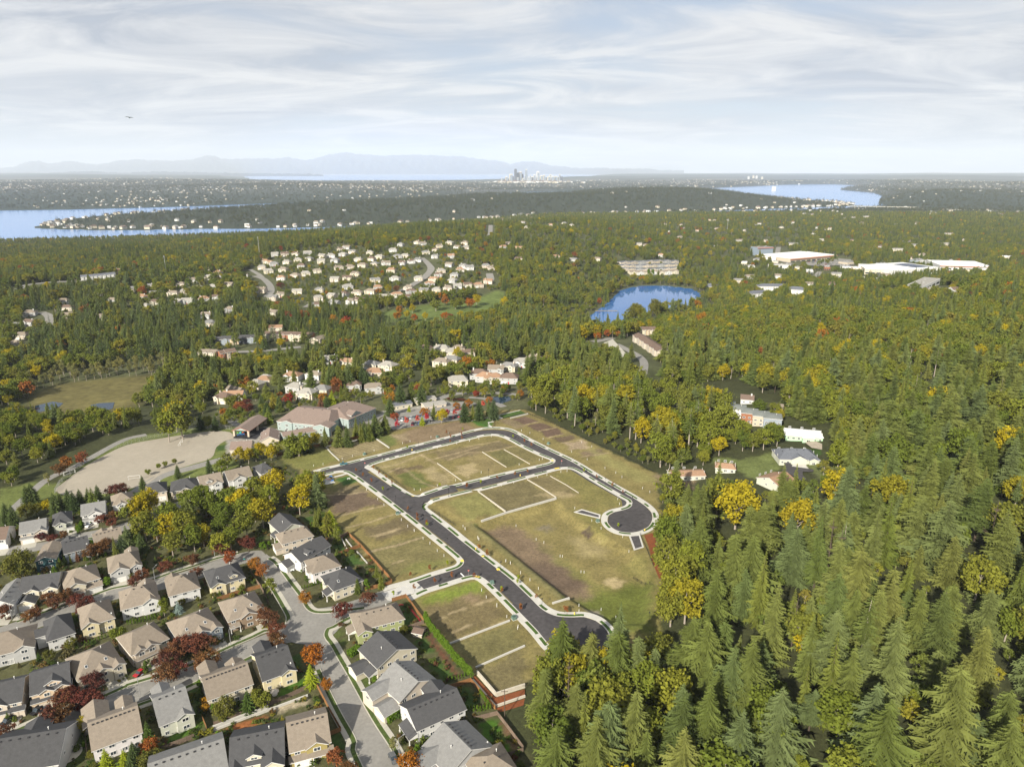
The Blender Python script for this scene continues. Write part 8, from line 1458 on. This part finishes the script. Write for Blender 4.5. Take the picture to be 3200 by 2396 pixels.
def far_scatter():
    r_ = np.random.default_rng(5)
    # island wood
    def cand(n, y0, y1):
        Y = np.sqrt(r_.uniform(y0 * y0, y1 * y1, n)); X = r_.uniform(-.80, .80, n) * Y; return X, Y
    X, Y = cand(52000, 3300, 9000); k = sdist(X, Y, MERCER) > 12; X, Y = X[k], Y[k]; s = sdist(X, Y, MERCER); u = r_.random(len(X)); k = u < .22 + .78 * sm(s, 60, 700); X, Y, s = X[k], Y[k], s[k]; Z = T(X, Y); u = r_.random(len(X))
    keys = ['isle0', 'isle1', 'isle2', 'isle0', 'isleb0', 'isleb1']; ids = np.where(u < .72, r_.integers(0, 4, len(X)), r_.integers(4, 6, len(X)))
    stuff('island_wood', 'dark wooded ridge of the long island in the lake', np.stack([X, Y, Z - .3], 1), np.where(ids < 4, r_.uniform(24, 38, len(X)), r_.uniform(16, 24, len(X))), ids, [PROTO[q + '*'] for q in keys], (1., 1.4))
    # houses along the island shore
    X, Y = cand(26000, 3300, 8000); s = sdist(X, Y, MERCER); k = (s > 8) & (r_.random(len(X)) < np.where(s < 110, .38, np.where(s < 420, .03, .005))); X, Y = X[k], Y[k]; Z = T(X, Y)
    stuff('island_houses', 'pale houses along the island shore', np.stack([X, Y, Z], 1), r_.uniform(14, 24, len(X)), r_.integers(0, 6, len(X)), HB, (.9, 1.2))
    # near lake shore and far districts
    X, Y = cand(60000, 2450, 17000); Z = T(X, Y); px, py = proj(X, Y, Z); far = Y > 4600; pat = .5 + .5 * np.sin(X / 520. + 1.7 * np.sin(Y / 800.)) * np.sin(Y / 610. + X / 1400.)
    shore = sdist(X, Y, LAKE); k = (Z > 1.4) & (sdist(X, Y, MERCER) < 0) & (r_.random(len(X)) < np.where(far, (.015 + .22 * pat ** 3) * np.where((px > 2500) & (Y < 9500), .3, 1.), np.where((shore > -160) & (px < 1100), .5, .03))); X, Y, Z = X[k], Y[k], Z[k]
    stuff('far_houses', 'specks of houses across the far shores', np.stack([X, Y, Z], 1), r_.uniform(11, 18, len(X)) * np.where(Y > 9000, 1.4, 1.), r_.choice([0, 1, 1, 2, 3, 3, 5, 5, 4], len(X)), HB, (.9, 1.3))
    X, Y = cand(70000, 4300, 16000); Z = T(X, Y); px, py = proj(X, Y, Z); hill = (px / V > 1880) & (Y < 9500); k = (Z > 1.5) & (sdist(X, Y, MERCER) < 0) & ((r_.random(len(X)) < .8) | hill); X, Y, Z = X[k], Y[k], Z[k]; u = r_.random(len(X)); ids = np.where(u < .6, r_.integers(0, 4, len(X)), r_.integers(4, 6, len(X)))
    stuff('far_wood', 'trees over the far shores and hills', np.stack([X, Y, Z - .3], 1), np.where(ids < 4, r_.uniform(18, 30, len(X)), r_.uniform(14, 20, len(X))) * np.where(Y > 9000, 1.15, 1.), ids, [PROTO[q + '*'] for q in keys], (1.1, 1.6))
    X = r_.normal(0, 1, 520); px = 1655 + X * 48; Y = r_.uniform(14000, 15600, 520); d = [(p - CX) / F for p in px]; X = np.array([a * (y * CP + 240 * SP) for a, y in zip(d, Y)]); Z = T(X, Y)
    k = Z > 1.4; stuff('city_blocks', 'low pale buildings crowded round the towers', np.stack([X, Y, Z], 1)[k], r_.uniform(30, 75, k.sum()), r_.choice([4, 4, 3, 1], k.sum()), HB, (.7, 1.2))
far_scatter()

# ------------------------------------------------------------------ haze
def haze():
    b = MB(); b.box(-95000, 95000, -4000, 84000, -9, 2300); m = bpy.data.materials.new('haze'); m.use_nodes = True; nt = m.node_tree; N = nt.nodes; N.clear(); o = N.new('ShaderNodeOutputMaterial'); v = N.new('ShaderNodeVolumePrincipled')
    v.inputs['Color'].default_value = (.80, .88, 1., 1); v.inputs['Density'].default_value = 2.8e-5; v.inputs['Anisotropy'].default_value = .0; nt.links.new(v.outputs[0], o.inputs['Volume'])
    kind(ob('haze', b.mesh('haze', m)), 'stuff', 'pale blue air thickening towards the mountains')
haze()

# ------------------------------------------------------------------ labels: tell look-alikes apart by their order where they can be counted
def finish():
    bpy.context.view_layer.update(); by = {}
    for o in THINGS: by.setdefault(o['label'], []).append(o)
    OR = ['first', 'second', 'third', 'fourth', 'fifth', 'sixth', 'seventh', 'eighth', 'ninth', 'tenth', 'eleventh', 'twelfth', 'thirteenth', 'fourteenth', 'fifteenth', 'sixteenth', 'seventeenth', 'eighteenth', 'nineteenth', 'twentieth']
    for lab, l in by.items():
        if len(l) < 2 or len(l) > 20 or len(lab.split()) > 12: continue
        l.sort(key=lambda o: proj(o.location.x, o.location.y, o.location.z)[0])
        for i, o in enumerate(l):
            w = OR[i] + ' from the left'
            if i == 0: w = 'leftmost of ' + ('the two' if len(l) == 2 else 'its kind')
            elif i == len(l) - 1: w = 'rightmost of ' + ('the two' if len(l) == 2 else 'its kind')
            o['label'] = f'{lab}, {w}'
finish()
